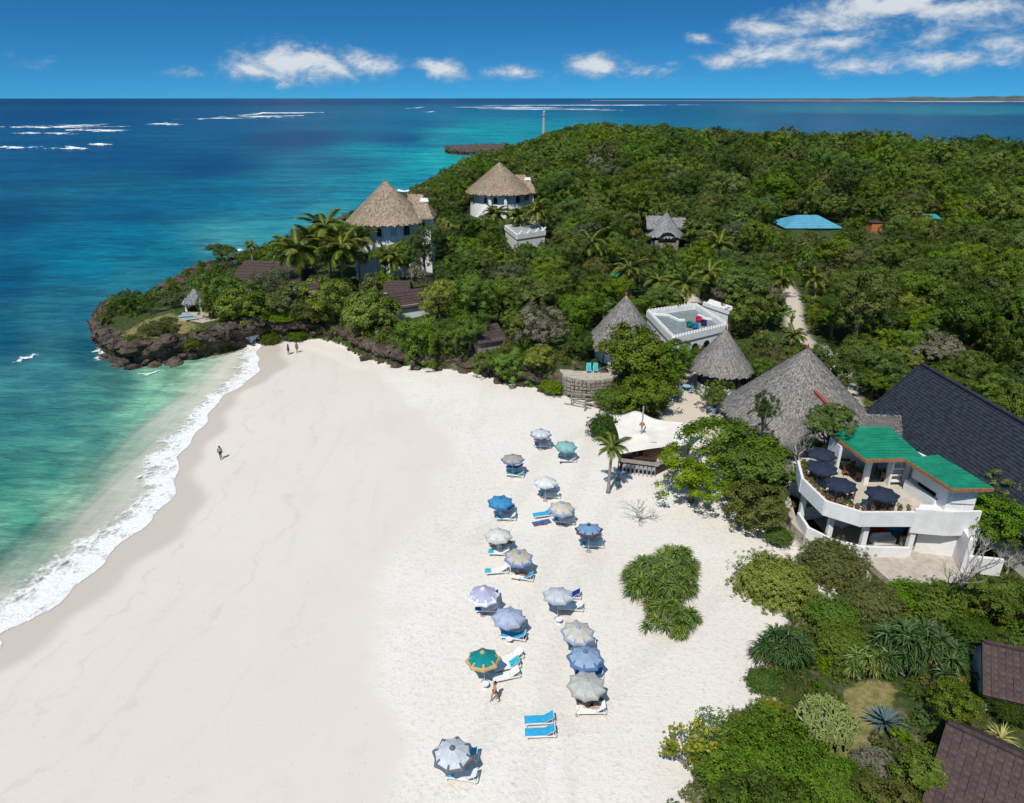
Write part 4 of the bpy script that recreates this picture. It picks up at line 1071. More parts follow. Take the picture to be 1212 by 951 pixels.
# grey thatched house in the wood
fh, (fx_, fy_, fze, fza, fR) = cone_house((789, 253), 160.0, 277, 21, 7.4, 'silvery thatched house with a dark open gable deep in the wood', 47, 'thatch_silver', 3500, 'driftwood')
thatch_slopes(fh, gable_quads((fx_ - 2.2, fy_ + 1), 0, 4.4, 5, fze + 1.4, fza - .7), M['thatch_silver'], 700, 48, 'left_gable_roof')
thatch_slopes(fh, gable_quads((fx_ + 2.4, fy_ + 1), 0, 4.2, 4.6, fze + 1.6, fza - 1.1), M['thatch_silver'], 700, 49, 'right_gable_roof')
facade_piece(fh, 'opening', arch(0, fze - .9, 4.0, 1.9), (fx_ - .2, fy_ - fR * .96, 0), -math.pi / 2, .2, M['dark'])
b = B(); b.box((fx_ - .2, fy_ - fR * .9, fze - 1.9), (5.2, .5, 2.0)); b.build('front_wall', M['stone'], fh, False, fh.location)

# ------------------------------------------------------------------ white sun deck building
Q = [P(797, 399, 8.4), P(860, 384, 8.4), P(823, 360, 8.4), P(767, 368, 8.4)]
c = sum(Q, Vector()) / 4; root = thing('sun_deck_building', 'white flat roofed building with a battlemented sun deck on top', 'building', (c.x, c.y, 4.2)); off = root.location
poly = [(k.x, k.y) for k in Q]
b = B(); b.prism(poly, 3.4, 7.6); b.build('wall', M['white'], root, False, off)
b = B(); b.prism([(c.x + (x - c.x) * .95, c.y + (y - c.y) * .95) for x, y in poly], 7.605, 7.66); b.build('deck_floor', M['grey_floor'], root, False, off)
b = B(); b.wall(poly, 7.4, 8.35, .32, True); b.build('parapet', M['white'], root, False, off)
for i in range(4):
    p0, p1 = Q[i], Q[(i + 1) % 4]; L = (p1 - p0).length; n = int(L / .55)
    for k in range(n):
        q = p0.lerp(p1, (k + .5) / n); dd = (p1 - p0)
        b = B(); b.box((q.x, q.y, 8.47), (.24, .30, .26), math.atan2(dd.y, dd.x)); b.build('merlon', M['white'], root, False, off)
fd = (Q[1] - Q[0]); ang = math.atan2(fd.y, fd.x) - math.pi / 2
for t_ in (.2, .42, .64, .84): q = Q[0].lerp(Q[1], t_); facade_piece(root, 'arch_opening', arch(0, 4.4, 1.3, 2.3), (q.x, q.y, 0), ang, .03, M['dark'])
b = B(); b.wall([(k.x, k.y) for k in (P(775, 373, 7.7), P(790, 374, 7.7), P(803, 380, 7.7), P(809, 380, 7.7))], 7.66, 7.95, .35); b.build('curved_seat', M['white'], root, False, off)
b = B(); b.wall([(k.x, k.y) for k in (P(827, 374, 7.7), P(834, 378, 7.7), P(845, 379, 7.7))], 7.66, 7.95, .3); b.build('low_seat', M['white'], root, False, off)
b = B(); k0, k1 = P(833, 362, 8.2), P(862, 372, 8.2); b.prism([(k0.x, k0.y), (k1.x, k1.y), (k1.x + 2, k1.y + 4), (k0.x + 2, k0.y + 4)], 4, 8.2); b.wall([(k0.x, k0.y), (k1.x, k1.y)], 8.2, 8.8, .3); b.build('stair_block', M['white'], root, False, off)
FEET += [(c.x, c.y, 7.5), (c.x + 5, c.y + 3, 4), (c.x - 3, c.y, 5)]
for (px, py), colr_, nm_ in (((816, 386), (.0, .22, .12), 'green'), ((823, 388), (.02, .18, .42), 'blue'), ((827, 380), (.55, .02, .10), 'pink'), ((833, 384), (.02, .03, .10), 'navy')):
    q = P(px, py, 7.9); o = thing('tub_chair', nm_ + ' tub chair on the white sun deck', 'chair', (q.x, q.y, 7.66))
    m_ = simple(nm_ + '_plastic', colr_, .5); b = B(); b.lathe([(.30, .12), (.42, .3), (.46, .5), (.38, .48), (.34, .34)], 14, close=True); b.build('seat', m_, o)
    b = B(); b.lathe([(.16, 0), (.12, .14)], 10); b.build('base', M['metal'], o); b = B(); b.wall([(-.4, .15), (0, .42), (.4, .15)], .45, .85, .06); b.build('backrest', m_, o)

# ------------------------------------------------------------------ slate roofed hall
rA, eA = P(1091, 432, 11.2), P(1024, 490, 5.8)
ax = Vector((.07, -1, 0)).normalized()
hall = thing('slate_hall', 'long hall with a steep dark blue slate roof', 'building', (42, 60, 3)); off = hall.location
LL = 30; rB, eB = rA + ax * LL, eA + ax * LL
b = B(); far = [Vector((2 * rA.x - eA.x, eA.y, eA.z)), Vector((2 * rB.x - eB.x, eB.y, eB.z))]
b.slab([eA, eB, rB, rA], .15); b.slab([far[1], far[0], rA, rB], .15); roof = b.build('roof', M['slate'], hall, False, off)
courses(hall, (eA, eB, rB, rA), 24, M['slate'], 'tile_course', .04, .045, roof)
b = B(); b.beam(rA + Vector((0, 0, .12)), rB + Vector((0, 0, .12)), .4, .18); b.build('ridge_cap', M['slate'], roof, False, off)
b = B(); b.beam(eA + Vector((-.05, .12, .0)), rA + Vector((-.05, .12, .0)), .12, .22); b.build('bargeboard', M['slate'], roof, False, off)
b = B(); w = [eA + Vector((.8, -.6, 0)), eB + Vector((.8, 0, 0)), far[1] + Vector((-.8, 0, 0)), far[0] + Vector((-.8, -.6, 0))]; b.prism([(k.x, k.y) for k in w], 2.0, 6.1); b.add([(w[0].x, w[0].y, 6.1), (w[3].x, w[3].y, 6.1), (rA.x, w[0].y, 11.0)], [(0, 1, 2)]); b.build('wall', M['white'], hall, False, off)
for k in range(9): FEET.append(((eA.x + far[0].x) / 2 + .07 * k * 3.2, eA.y - k * 3.2, 6.0))

# ------------------------------------------------------------------ terrace restaurant
GZR = 2.0
rest = thing('terrace_restaurant', 'white two storey restaurant with green sheet roof and open terrace', 'restaurant', (32, 54, GZR)); off = rest.location
T = [P(945, 546, 6.6), P(950, 566, 6.6), P(978, 593, 6.6), P(1021, 606, 6.6), P(1084, 606, 6.6)]
tp = [(k.x, k.y) for k in T]
backs = [(38.3, 49.6), (37.2, 54.0), (35.0, 59.0), (31.0, 60.5), (28.0, 60.5)]
b = B(); b.prism(tp + [(36.0, 49.4)] + backs, 5.35, 5.8); b.build('terrace_slab', M['white'], rest, False, off)
b = B(); inn = [(x + .12, y + .12) for x, y in tp] + [(36.0, 49.6)] + [(x - .1, y - .1) for x, y in backs]; b.prism(inn, 5.803, 5.83); b.build('terrace_floor', M['terrace'], rest, False, off)
b = B(); b.wall(tp, 5.2, 6.6, .22); b.build('balcony_wall', M['white'], rest, False, off)
b = B(); b.wall([(x + .35 * (33 - x) / math.hypot(33 - x, 55 - y), y + .35 * (55 - y) / math.hypot(33 - x, 55 - y)) for x, y in tp], 5.83, 6.38, .36); b.build('planter_ledge', M['terrace'], rest, False, off)
tR = (T[4].x, T[4].y)
b = B(); b.prism([tR, (36.0, 49.3), (38.3, 49.4), (38.1, 50.6), (34.5, 50.9)], 4.7, 6.5); b.wall([tR, (36.0, 49.12), (38.4, 49.22)], 4.6, 6.9, .22); b.build('stair_parapet', M['white'], rest, False, off)
# ground floor: curved low wall, columns, rear rooms
G0 = [P(946, 607, 3.1), P(957, 625, 3.0), P(985, 640, 2.9), P(1021, 650, 2.8), P(1074, 650, 2.9)]
b = B(); b.wall([(k.x, k.y) for k in G0], GZR - .8, 3.05, .25); b.build('garden_wall', M['white'], rest, False, off)
COLS = [P(949, 607, 3.0), P(981, 633, 3.0), P(1021, 645, 3.0), P(1076, 648, 3.0)]
for k in COLS: b = B(); b.box((k.x, k.y + .1, 3.8), (.42, .42, 4.2)); b.build('column', M['white'], rest, False, off)
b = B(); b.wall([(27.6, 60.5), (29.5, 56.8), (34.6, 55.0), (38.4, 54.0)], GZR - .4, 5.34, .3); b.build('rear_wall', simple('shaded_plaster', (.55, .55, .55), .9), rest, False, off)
b = B(); b.prism([(k.x, k.y) for k in G0] + [(38.2, 53.8), (34.5, 54.8), (29.4, 56.6), (27.4, 60)], GZR - .5, GZR + .06); b.build('ground_floor', simple('tile_floor', (.30, .27, .23), .7), rest, False, off)
b = B(); b.prism([(34.6, 50.3), (38.9, 49.2), (39.6, 53.5), (36.0, 54.5)], GZR - .6, 5.34); b.build('corner_block', M['white'], rest, False, off)
facade_piece(rest, 'doorway', [(-.55, GZR), (.55, GZR), (.55, GZR + 2.3), (-.55, GZR + 2.3)], (34.55, 51.6, 0), math.pi * .98, .05, M['dark'])
b = B(); b.wall([(37.6, 49.3), (37.2, 47.7)], GZR - .5, 5.2, .35); b.wall([(37.2, 47.7), (39.8, 47.2)], GZR - .5, 3.6, .3); b.build('buttress_wall', M['white'], rest, False, off)
b = B()
for i in range(4): b.box((34.3 + .05 * i, 50.2 + .35 * i, GZR + .09 + .17 * i), (1.2, .349, .2 + .17 * i))
b.build('door_steps', M['paving'], rest, False, off)
# upper storey under the roof
b = B(); b.wall([(30.0, 59.0), (34.6, 59.0), (36.9, 53.9)], 5.83, 9.0, .25); b.build('upper_rear_wall', M['white'], rest, False, off)
b = B(); b.box((30.05, 58.0, 7.35), (.25, 2.0, 3.0)); b.build('end_wall', M['white'], rest, False, off)
for q in (P(1023, 573, 5.83), P(1069, 572, 5.83)): b = B(); b.box((q.x, q.y, 7.4), (.42, .42, 3.15)); b.build('upper_column', M['white'], rest, False, off)
b = B(); b.prism([(35.2, 54.0), (36.2, 49.7), (38.0, 49.5), (36.7, 53.9)], 7.35, 9.0); b.build('kitchen_upper_wall', M['white'], rest, False, off)
b = B(); b.prism([(35.9, 49.9), (38.1, 49.6), (37.6, 51.0), (35.8, 51.2)], 5.83, 9.0); b.build('kitchen_end_wall', M['white'], rest, False, off)
b = B(); b.prism([(34.9, 54.4), (35.3, 54.4), (35.95, 50.8), (35.55, 50.8)], 5.83, 6.95); b.build('bar_counter', M['white'], rest, False, off)
b = B(); b.prism([(35.8, 53.9), (36.6, 53.9), (37.6, 51.1), (36.3, 51.1)], 6.0, 7.34); b.build('bar_interior', M['dark'], rest, False, off)
b = B()
for i in range(3): b.box((34.55, 55.3, 6.3 + .65 * i), (.9, .5, .12))
b.box((34.55, 55.7, 7.3), (1.3, .2, 3.0)); b.box((34.0, 55.4, 7.3), (.18, .7, 3.0)); b.build('niche_shelves', M['white'], rest, False, off)
# green sheet roof in two folds, with timber fascia
RA = [P(978, 509, 9.3), P(1024, 544, 9.15), P(1070, 543, 9.2), P(1092, 541, 9.4), P(1053, 506, 9.7), P(1015, 506, 9.6)]
RB = [P(1070, 543, 9.2), P(1127, 579, 9.15), P(1176, 578, 9.15), P(1110, 539, 9.5), P(1092, 541, 9.4)]
for poly_, nm_ in ((RA, 'front_roof'), (RB, 'side_roof')):
    b = B(); b.slab(poly_, .12); rf = b.build(nm_, M['green_sheet'], rest, False, off)
def clip_strip(poly_, axis, lo, hi):
    def clip(pts, f):
        out = []
        for i in range(len(pts)):
            a, b_ = pts[i], pts[(i + 1) % len(pts)]; fa, fb = f(a), f(b_)
            if fa >= 0: out.append(a)
            if (fa >= 0) != (fb >= 0): out.append(a.lerp(b_, fa / (fa - fb)))
        return out
    pts = clip(poly_, lambda p: p.dot(axis) - lo)
    return clip(pts, lambda p: hi - p.dot(axis)) if pts else []
for poly_ in (RA, RB):
    axis = Vector((0, 1, 0)).lerp(Vector((.3, 1, 0)), .3).normalized(); lo, hi = min(p.dot(axis) for p in poly_), max(p.dot(axis) for p in poly_)
    n = int((hi - lo) / .45)
    for i in range(n):
        s = clip_strip(poly_, axis, lo + (hi - lo) * i / n + .035, lo + (hi - lo) * (i + 1) / n - .035)
        if len(s) > 2:
            b = B(); b.slab([p + Vector((0, 0, .055 + .006 * (i % 2))) for p in s], .045); b.build('roof_sheet', M['green_sheet'], rest, False, off)
for a_, b_ in ((RA[0], RA[1]), (RA[1], RA[2]), (RB[0], RB[1]), (RB[1], RB[2])): b = B(); b.beam(a_ + Vector((0, -.07, -.12)), b_ + Vector((0, -.07, -.12)), .1, .3); b.build('fascia', M['fascia'], rest, False, off)
thatch_slopes(rest, [(PY(1018, 507, 62.5), PY(1068, 518, 62.5), PY(1066, 493, 66.0), PY(1020, 491, 66.0))], M['thatch_grey'], 900, 51, 'rear_thatch', .25)
FEET += [(31, 55, 6.5), (36, 53, 6), (38.5, 50, 4), (29, 59, 4), (30, 51, 4)]
# paved court below
b = B(); pc = [on(1010, 655), on(1060, 700), on(1130, 690), on(1170, 672), on(1150, 660), on(1075, 650)]
pv = [(k.x, k.y) for k in pc]; b.prism(pv, 1.2, 2.12); tag(b.build('paved_court', M['paving']), 'pale paving below the restaurant', kind='structure')
b = B(); pc = [on(935, 560), on(946, 600), on(980, 645), on(1015, 668), on(1030, 690), on(965, 660), on(935, 630), on(925, 585)]
b.prism([(k.x, k.y) for k in pc], 1.0, 2.06); tag(b.build('restaurant_path', M['paving']), 'pale path curving round the restaurant', kind='structure')
NO_EXTRA = [pv, [(k.x, k.y) for k in pc]]

# ------------------------------------------------------------------ white sail canopy with the beach bar
A_, B_, C_, D_ = P(721, 490, 3.2), P(832, 501, 3.6), P(815, 527, 3.2), P(733, 538, 2.9)
sail = thing('sail_canopy', 'large cream sail canopy stretched over the beach bar', 'canopy', (16, 71, 1.2)); off = sail.location
mast = P(760, 504, 4.3); back = P(757, 483, 4.4)
n = 28; vs, fs = [], []
for i in range(n):
    for j in range(n):
        u, v = i / (n - 1), j / (n - 1)
        p = (A_ * (1 - u) + B_ * u) * (1 - v) + (D_ * (1 - u) + C_ * u) * v
        cen = (A_ + B_ + C_ + D_) / 4
        edge = 4 * u * (1 - u) * max(abs(v - .5) * 2 - .0, 0) ** 3 + 4 * v * (1 - v) * (abs(u - .5) * 2) ** 3
        p = p.lerp(Vector((cen.x, cen.y, p.z)), .10 * min(edge, 1))
        dm = math.hypot(p.x - mast.x, p.y - mast.y); p.z += .32 * math.exp(-(dm / 1.1) ** 2) - .35 * 4 * u * (1 - u) * 4 * v * (1 - v) * .6
        db = math.hypot(p.x - back.x, p.y - back.y); p.y += 1.3 * math.exp(-(db / 1.3) ** 2) * (1 - v); p.z += .45 * math.exp(-(db / 1.4) ** 2)
        vs.append(p)
for i in range(n - 1):
    for j in range(n - 1): k = i * n + j; fs.append((k, k + 1, k + n + 1, k + n))
b = B(); b.add(vs, fs); fab = b.build('fabric', M['tent'], sail, True, off); so = fab.modifiers.new('t', 'SOLIDIFY'); so.thickness = .02
b = B(); mt = PY(759, 481, mast.y); b.tube([(mast.x, mast.y, 1), (mast.x, mast.y, mt.z)], [.11, .08], 8); b.build('mast', M['metal'], sail, False, off)
b = B(); b.lathe([(.35, mast.z + .1), (.2, mast.z + .35)], 10, (mast.x, mast.y, 0)); b.build('mast_collar', M['fascia'], sail, False, off)
for k in (A_, B_, C_, D_): b = B(); b.tube([(k.x, k.y, 1.0), (k.x, k.y, k.z + .1)], .06, 6); b.build('corner_post', M['dark_wood'], sail, False, off)
FEET += [(14, 71, 4.5), (18.5, 70.5, 4.0), (13, 75, 3)]
bar = thing('beach_bar', 'dark timber beach bar under the cream sail canopy', 'bar', (15.5, 69, 1.1)); off = bar.location
c0, c1, c2 = P(737, 546, 2.0), P(776, 551, 2.0), P(800, 540, 2.0)
b = B(); b.wall([(c0.x, c0.y), (c1.x, c1.y), (c2.x, c2.y)], .8, 2.05, .5); b.build('counter', M['dark_wood'], bar, False, off)
b = B(); b.wall([(c0.x, c0.y), (c1.x, c1.y), (c2.x, c2.y)], 2.055, 2.13, .75); b.build('counter_top', M['driftwood'], bar, False, off)
b = B(); b.wall([(c0.x + 1.2, c0.y + 3.4), (c1.x + 1.2, c1.y + 3.2), (c2.x + .6, c2.y + 1.6)], .8, 3.0, .2); b.build('back_shelf', M['bamboo'], bar, False, off)
b = B(); b.wall([(c0.x + .2, c0.y + 1.6), (c1.x + .2, c1.y + 1.6)], .8, 1.9, .5); b.build('work_bench', M['dark_wood'], bar, False, off)
for i in range(8):
    q = c0.lerp(c1, (i + .4) / 8.0); o = thing('bar_stool', 'pale bar stool in the row along the beach bar', 'stool', (q.x - .1, q.y - .75, 1.05), 0, 'bar stools along the beach bar')
    b = B(); b.box((0, 0, .75), (.36, .36, .06)); b.build('seat', M['metal'], o)
    for sx in (-1, 1):
        for sy in (-1, 1): b = B(); b.beam((sx * .15, sy * .15, .74), (sx * .2, sy * .2, 0), .04); b.build('leg', M['metal'], o)
    b = B(); b.box((0, -.17, .98), (.34, .04, .3)); b.build('backrest', M['metal'], o)

# ------------------------------------------------------------------ brown shingled cottages
def slab_house(label, quads, n, zb, wallq, group=None, mat='shingle', name='cottage', wmat='white', cname='shingle_course', foot=None):
    c = sum((Vector(p) for q in quads[:1] for p in q), Vector()) / 4
    root = thing(name, label, 'house', (c.x, c.y, zb), 0, group); off = root.location
    b = B()
    for q in quads: b.slab([Vector(p) for p in q], .1)
    rf = b.build('roof', M[mat], root, False, off)
    for q in quads: courses(root, q, n, M[mat], cname, .03, .05, rf)
    b = B(); ze = min(min(p[2] for p in q) for q in quads); b.prism(wallq, zb - .6, ze + .35); b.build('wall', M[wmat], root, False, off)
    xs_ = [p[0] for p in wallq]; ys_ = [p[1] for p in wallq]
    FEET.append((sum(xs_) / len(xs_), sum(ys_) / len(ys_), max(max(xs_) - min(xs_), max(ys_) - min(ys_)) * .5))
    return root
def hip_house(label, e0, e1, zr, W, zb, n=7, hip=2.0, **kw):
    """e0, e1: the front eave corners"""
    d = (e1 - e0); rz = math.atan2(d.y, d.x); nrm = Vector((-math.sin(rz), math.cos(rz), 0)); c = (e0 + e1) / 2 + nrm * W / 2
    q = gable_quads((c.x, c.y), rz, d.length, W, e0.z, zr, hip)
    k = .88; ca, sa = math.cos(rz), math.sin(rz)
    wq = [(c.x + x * d.length / 2 * k * ca - y * W / 2 * k * sa, c.y + x * d.length / 2 * k * sa + y * W / 2 * k * ca) for x, y in ((-1, -1), (1, -1), (1, 1), (-1, 1))]
    return slab_house(label, q, n, zb, wq, **kw), c, wq
h1, hc_, wq = hip_house('brown shingled cottage on the headland among dark trees', P(270, 332, 6.6), P(356, 335, 6.6), 9.6, 8.0, 4.0)
for t_ in (.3, .62, .9):
    q = P(270, 332, 6.6).lerp(P(356, 335, 6.6), t_); b = B(); b.box((q.x, q.y - .2, 5.0), (.35, .35, 3.4)); b.build('veranda_column', M['white'], h1, False, h1.location)
hip_house('brown shingled cottage half hidden between palms and trees', P(360, 349, 6.4), P(402, 346, 6.4), 8.6, 7.0, 4.3)
hip_house('brown shingled cottage roof showing through the trees above the ledge', P(466, 367, 6.2), P(512, 360, 6.2), 8.4, 6.0, 4.4, 6, .4)
hip_house('second brown shingled roof stepping up behind the ledge trees', P(452, 350, 6.8), P(486, 350, 6.8), 8.8, 5.0, 4.6, 6, .4)
hip_house('small brown roofed cottage hidden behind the ledge trees', P(566, 408, 5.4), P(600, 403, 5.4), 7.4, 5.0, 4.2, 6, .4, wmat='stone')
# the two near cottages: every shingle laid
tile_v = B(); tile_v.box((0, 0, 0), (.385, .40, .03)); TILE = tile_v.build('shingle', M['shingle']).data
bpy.data.objects.remove(bpy.data.objects['shingle'])
sh2 = [simple('brown_shingle_%d' % i, c_, .8, .2, 3.5, .3, .25) for i, c_ in enumerate([(.085, .056, .050), (.066, .045, .043), (.078, .054, .052)])]
def shingle_house(label, r0, r1, nx_, ny_, pitch, zb, group=None):
    """r0 -> r1 is the ridge; the near slope is laid shingle by shingle"""
    al = (r1 - r0); al.z = 0; al.normalize(); out = Vector((al.y, -al.x, 0)); dn = (out * math.cos(pitch) + Vector((0, 0, -math.sin(pitch)))).normalized(); nm = al.cross(-dn).normalized(); nm = -nm if nm.z < 0 else nm
    tw, tl = .40, .36; L, S = nx_ * tw, ny_ * tl
    root = thing('cottage', label, 'house', (r0.x, r0.y, zb), 0, group); off = root.location
    e0, e1 = r0 + dn * S, r0 + al * L + dn * S; r1 = r0 + al * L; up2 = Vector((-dn.x, -dn.y, dn.z)) * S
    b = B(); b.slab([e0 - nm * .06, e1 - nm * .06, r1 - nm * .06, r0 - nm * .06], .12); b.slab([r1 + up2, r0 + up2, r0 - nm * .06, r1 - nm * .06], .12); rf = b.build('roof', M['shingle'], root, False, off)
    rot = Matrix((al, -dn, nm)).transposed().to_4x4()
    rr_ = random.Random(4)
    tilt = Matrix.Rotation(-.07, 4, 'X')
    for j in range(ny_):
        for i in range(nx_):
            o = link('shingle', TILE, rf); p = r0 + al * tw * (i + .5 + rr_.uniform(-.02, .02)) + dn * tl * (j + .5) + nm * (.03 + rr_.uniform(0, .012))
            o.matrix_local = Matrix.Translation(p - off) @ rot @ tilt @ Matrix.Rotation(rr_.uniform(-.02, .02), 4, 'Z')
            o.material_slots[0].link = 'OBJECT'; o.material_slots[0].material = sh2[rr_.randrange(3)]
    b = B(); b.beam(r0 + Vector((0, 0, .06)), r1 + Vector((0, 0, .06)), .3, .1); b.build('ridge_cap', M['shingle'], rf, False, off)
    b = B(); b.beam(r0 - nm * .08 - al * .03, e0 - nm * .08 - al * .03, .08, .22); b.build('bargeboard', M['dark_wood'], rf, False, off)
    b = B(); q = [e0 - dn * .7 + al * .5, e1 - dn * .7 - al * .2, r1 + up2 * .85 - al * .2, r0 + up2 * .85 + al * .5]; b.prism([(k.x, k.y) for k in q], zb - .5, e0.z + .25); g0 = r0 + al * .5; b.add([(q[0].x, q[0].y, e0.z + .2), (q[3].x, q[3].y, e0.z + .2), (g0.x, g0.y, r0.z - .15)], [(0, 1, 2)]); b.build('wall', M['white'], root, False, off)
    FEET.append(((e0.x + r1.x) / 2, (e0.y + r1.y) / 2, 3.0)); FEET.append(((r0 + up2).x + 1.5, (r0 + up2).y, 3.0)); FEET.append((e1.x, e1.y, 3)); return root
shingle_house('cottage with dark brown shingles beside the dry lawn and agave', P(1122, 856, 6.0), P(1212, 897, 6.0), 21, 14, .62, 2.2)
shingle_house('cottage with dark brown shingles below the twisted bare branches', P(1164, 760, 6.0), P(1212, 770, 6.0), 18, 9, .72, 2.3)

# ------------------------------------------------------------------ white pavilion on the headland
c = on(229, 378); Yp = 119.0; ap = PY(229, 342, Yp); ez = PY(229, 357, Yp).z; R = 12 * depth(ap.x, Yp, ez) / FPX
pav = thing('garden_pavilion', 'small white pavilion with a pointed grey roof on the headland', 'pavilion', (ap.x, Yp, 3.7)); off = pav.location
b = B(); cs = [(ap.x - R, Yp - R, ez), (ap.x + R, Yp - R, ez), (ap.x + R, Yp + R, ez), (ap.x - R, Yp + R, ez)]
quads_ = [(cs[i], cs[(i + 1) % 4], (ap.x, ap.y, ap.z), (ap.x - .01, ap.y, ap.z)) for i in range(4)]
thatch_slopes(pav, quads_, M['thatch_silver'], 900, 61, 'roof', .15)
for i in (-1, 1):
    for j in (-1, 1): b = B(); b.box((ap.x + i * R * .72, Yp + j * R * .72, 4.7), (.32, .32, ez - 3.4)); b.build('column', M['white'], pav, False, off)
b = B(); b.prism([(k.x, k.y) for k in (on(212, 380), on(240, 383), on(262, 378), on(258, 370), on(216, 371))], 3.0, 4.05); b.build('terrace', M['paving'], pav, False, off)
FEET.append((ap.x, Yp, 3)); FEET.append((ap.x + 2, Yp - 2, 3))

# ------------------------------------------------------------------ roofs in the wood, court, lighthouse
e0, e1 = P(931, 271, 9.0), P(994, 269, 9.0)
blue = thing('blue_roofed_house', 'house with a pale blue sheet roof deep in the wood', 'house', (75, 180, 7.5)); off = blue.location
cq = gable_quads(((e0.x + e1.x) / 2, (e0.y + e1.y) / 2 + 5), 0, (e1 - e0).length, 11, 9.0, 11.3, 4.5)
b = B()
for q in cq: b.slab(q, .12)
rf = b.build('roof', M['blue_sheet'], blue, False, off)
for q in cq: courses(blue, q, 6, M['blue_sheet'], 'roof_sheet', .03, .04, rf)
b = B(); b.box(((e0.x + e1.x) / 2, (e0.y + e1.y) / 2 + 5, 7.6), ((e1 - e0).length * .88, 8.6, 3.0)); b.build('wall', M['white'], blue, False, off)
for k in (-4, -1.5, 1, 3.5): facade_piece(blue, 'window', [(-.6, 7.4), (.6, 7.4), (.6, 8.6), (-.6, 8.6)], ((e0.x + e1.x) / 2 + k, e0.y + .7 + .02, 0), -math.pi / 2, .04, M['glass'])
FEET += [((e0.x + e1.x) / 2 + k, e0.y + 5, 6.5) for k in (-5, 0, 5)]
q = P(1035, 268, 9.5); b = B(); o = thing('orange_hut', 'small orange walled hut in the wood right of the blue roof', 'hut', (q.x, q.y, 7.8)); b.box((q.x, q.y, 9), (2.6, 2.6, 3.0)); b.build('wall', simple('orange_paint', (.48, .17, .06), .8), o, False, o.location); b = B(); b.box((q.x, q.y, 10.55), (3.0, 3.0, .12)); b.build('roof', M['shingle'], o, False, o.location); FEET.append((q.x, q.y, 2))
q = P(1103, 257, 10.5); o = thing('teal_roofed_hut', 'small hut with a teal roof far back in the wood', 'hut', (q.x, q.y, 7.8)); b = B(); b.box((q.x, q.y, 9), (2.4, 2.4, 2.6)); b.build('wall', M['white'], o, False, o.location); b = B(); b.slab([Vector((q.x - 1.7, q.y - 1.6, 10.3)), Vector((q.x + 1.7, q.y - 1.6, 10.3)), Vector((q.x + 1.7, q.y + 1.6, 11.0)), Vector((q.x - 1.7, q.y + 1.6, 11.0))], .1); b.build('roof', simple('teal_sheet', (.02, .30, .30), .6), o, False, o.location); FEET.append((q.x, q.y, 2))
e = [P(718, 331, 7.4), P(745, 326, 7.4), P(747, 320, 7.9), P(720, 324, 7.9)]
o = thing('green_roofed_shed', 'low shed with a green sheet roof among the palms', 'shed', (e[0].x + 2, e[0].y, 5)); off = o.location
b = B(); b.slab(e, .1); b.build('roof', M['green_sheet'], o, False, off); b = B(); b.prism([(e[0].x + .3, e[0].y + .5), (e[1].x - .3, e[1].y + .5), (e[2].x - .2, e[2].y - .4), (e[3].x + .2, e[3].y - .4)], 4.4, 7.25); b.build('wall', M['grey_floor'], o, False, off)
b = B(); b.slab([P(706, 338, 6.6), P(738, 334, 6.6), P(740, 328, 6.9), P(710, 331, 6.9)], .1); b.build('lower_roof', simple('grey_sheet', (.12, .14, .16), .6), o, False, off); FEET += [(e[0].x + 2, e[0].y + 1, 3)]
q = P(792, 350, 6.8); o = thing('open_shelter', 'open shelter with a flat brown roof in the small sandy court', 'shelter', (q.x, q.y, 4.6)); off = o.location
b = B(); b.box((q.x, q.y, 6.9), (5.0, 2.4, .14)); b.build('roof', M['bamboo'], o, False, off)
for i in (-1, 1):
    for j in (-1, 1): b = B(); b.tube([(q.x + i * 2.2, q.y + j * .9, 4.4), (q.x + i * 2.2, q.y + j * .9, 6.85)], .09, 6); b.build('post', M['dark_wood'], o, False, off)
FEET.append((q.x, q.y, 3.5)); q = P(800, 362, 5); FEET.append((q.x, q.y, 4.5))
top = PY(644, 131, 700); o = thing('lighthouse', 'slim pale lighthouse tower on the far shore of the island', 'lighthouse', (top.x, 700, 6)); off = o.location; hz = top.z
b = B(); b.lathe([(1.6, 2), (1.1, hz - 5), (1.1, hz - 4.6)], 12, (top.x, 700, 0)); b.build('tower', M['lighthouse'], o, False, off)
b = B(); b.lathe([(1.7, hz - 4.6), (1.7, hz - 4.1), (1.3, hz - 4.1)], 12, (top.x, 700, 0)); b.build('gallery', M['lighthouse'], o, False, off)
b = B(); b.lathe([(1.2, hz - 4.1), (1.2, hz - 1.5), (1.4, hz - 1.4), (.1, hz)], 10, (top.x, 700, 0)); b.build('lantern', M['metal'], o, False, off)

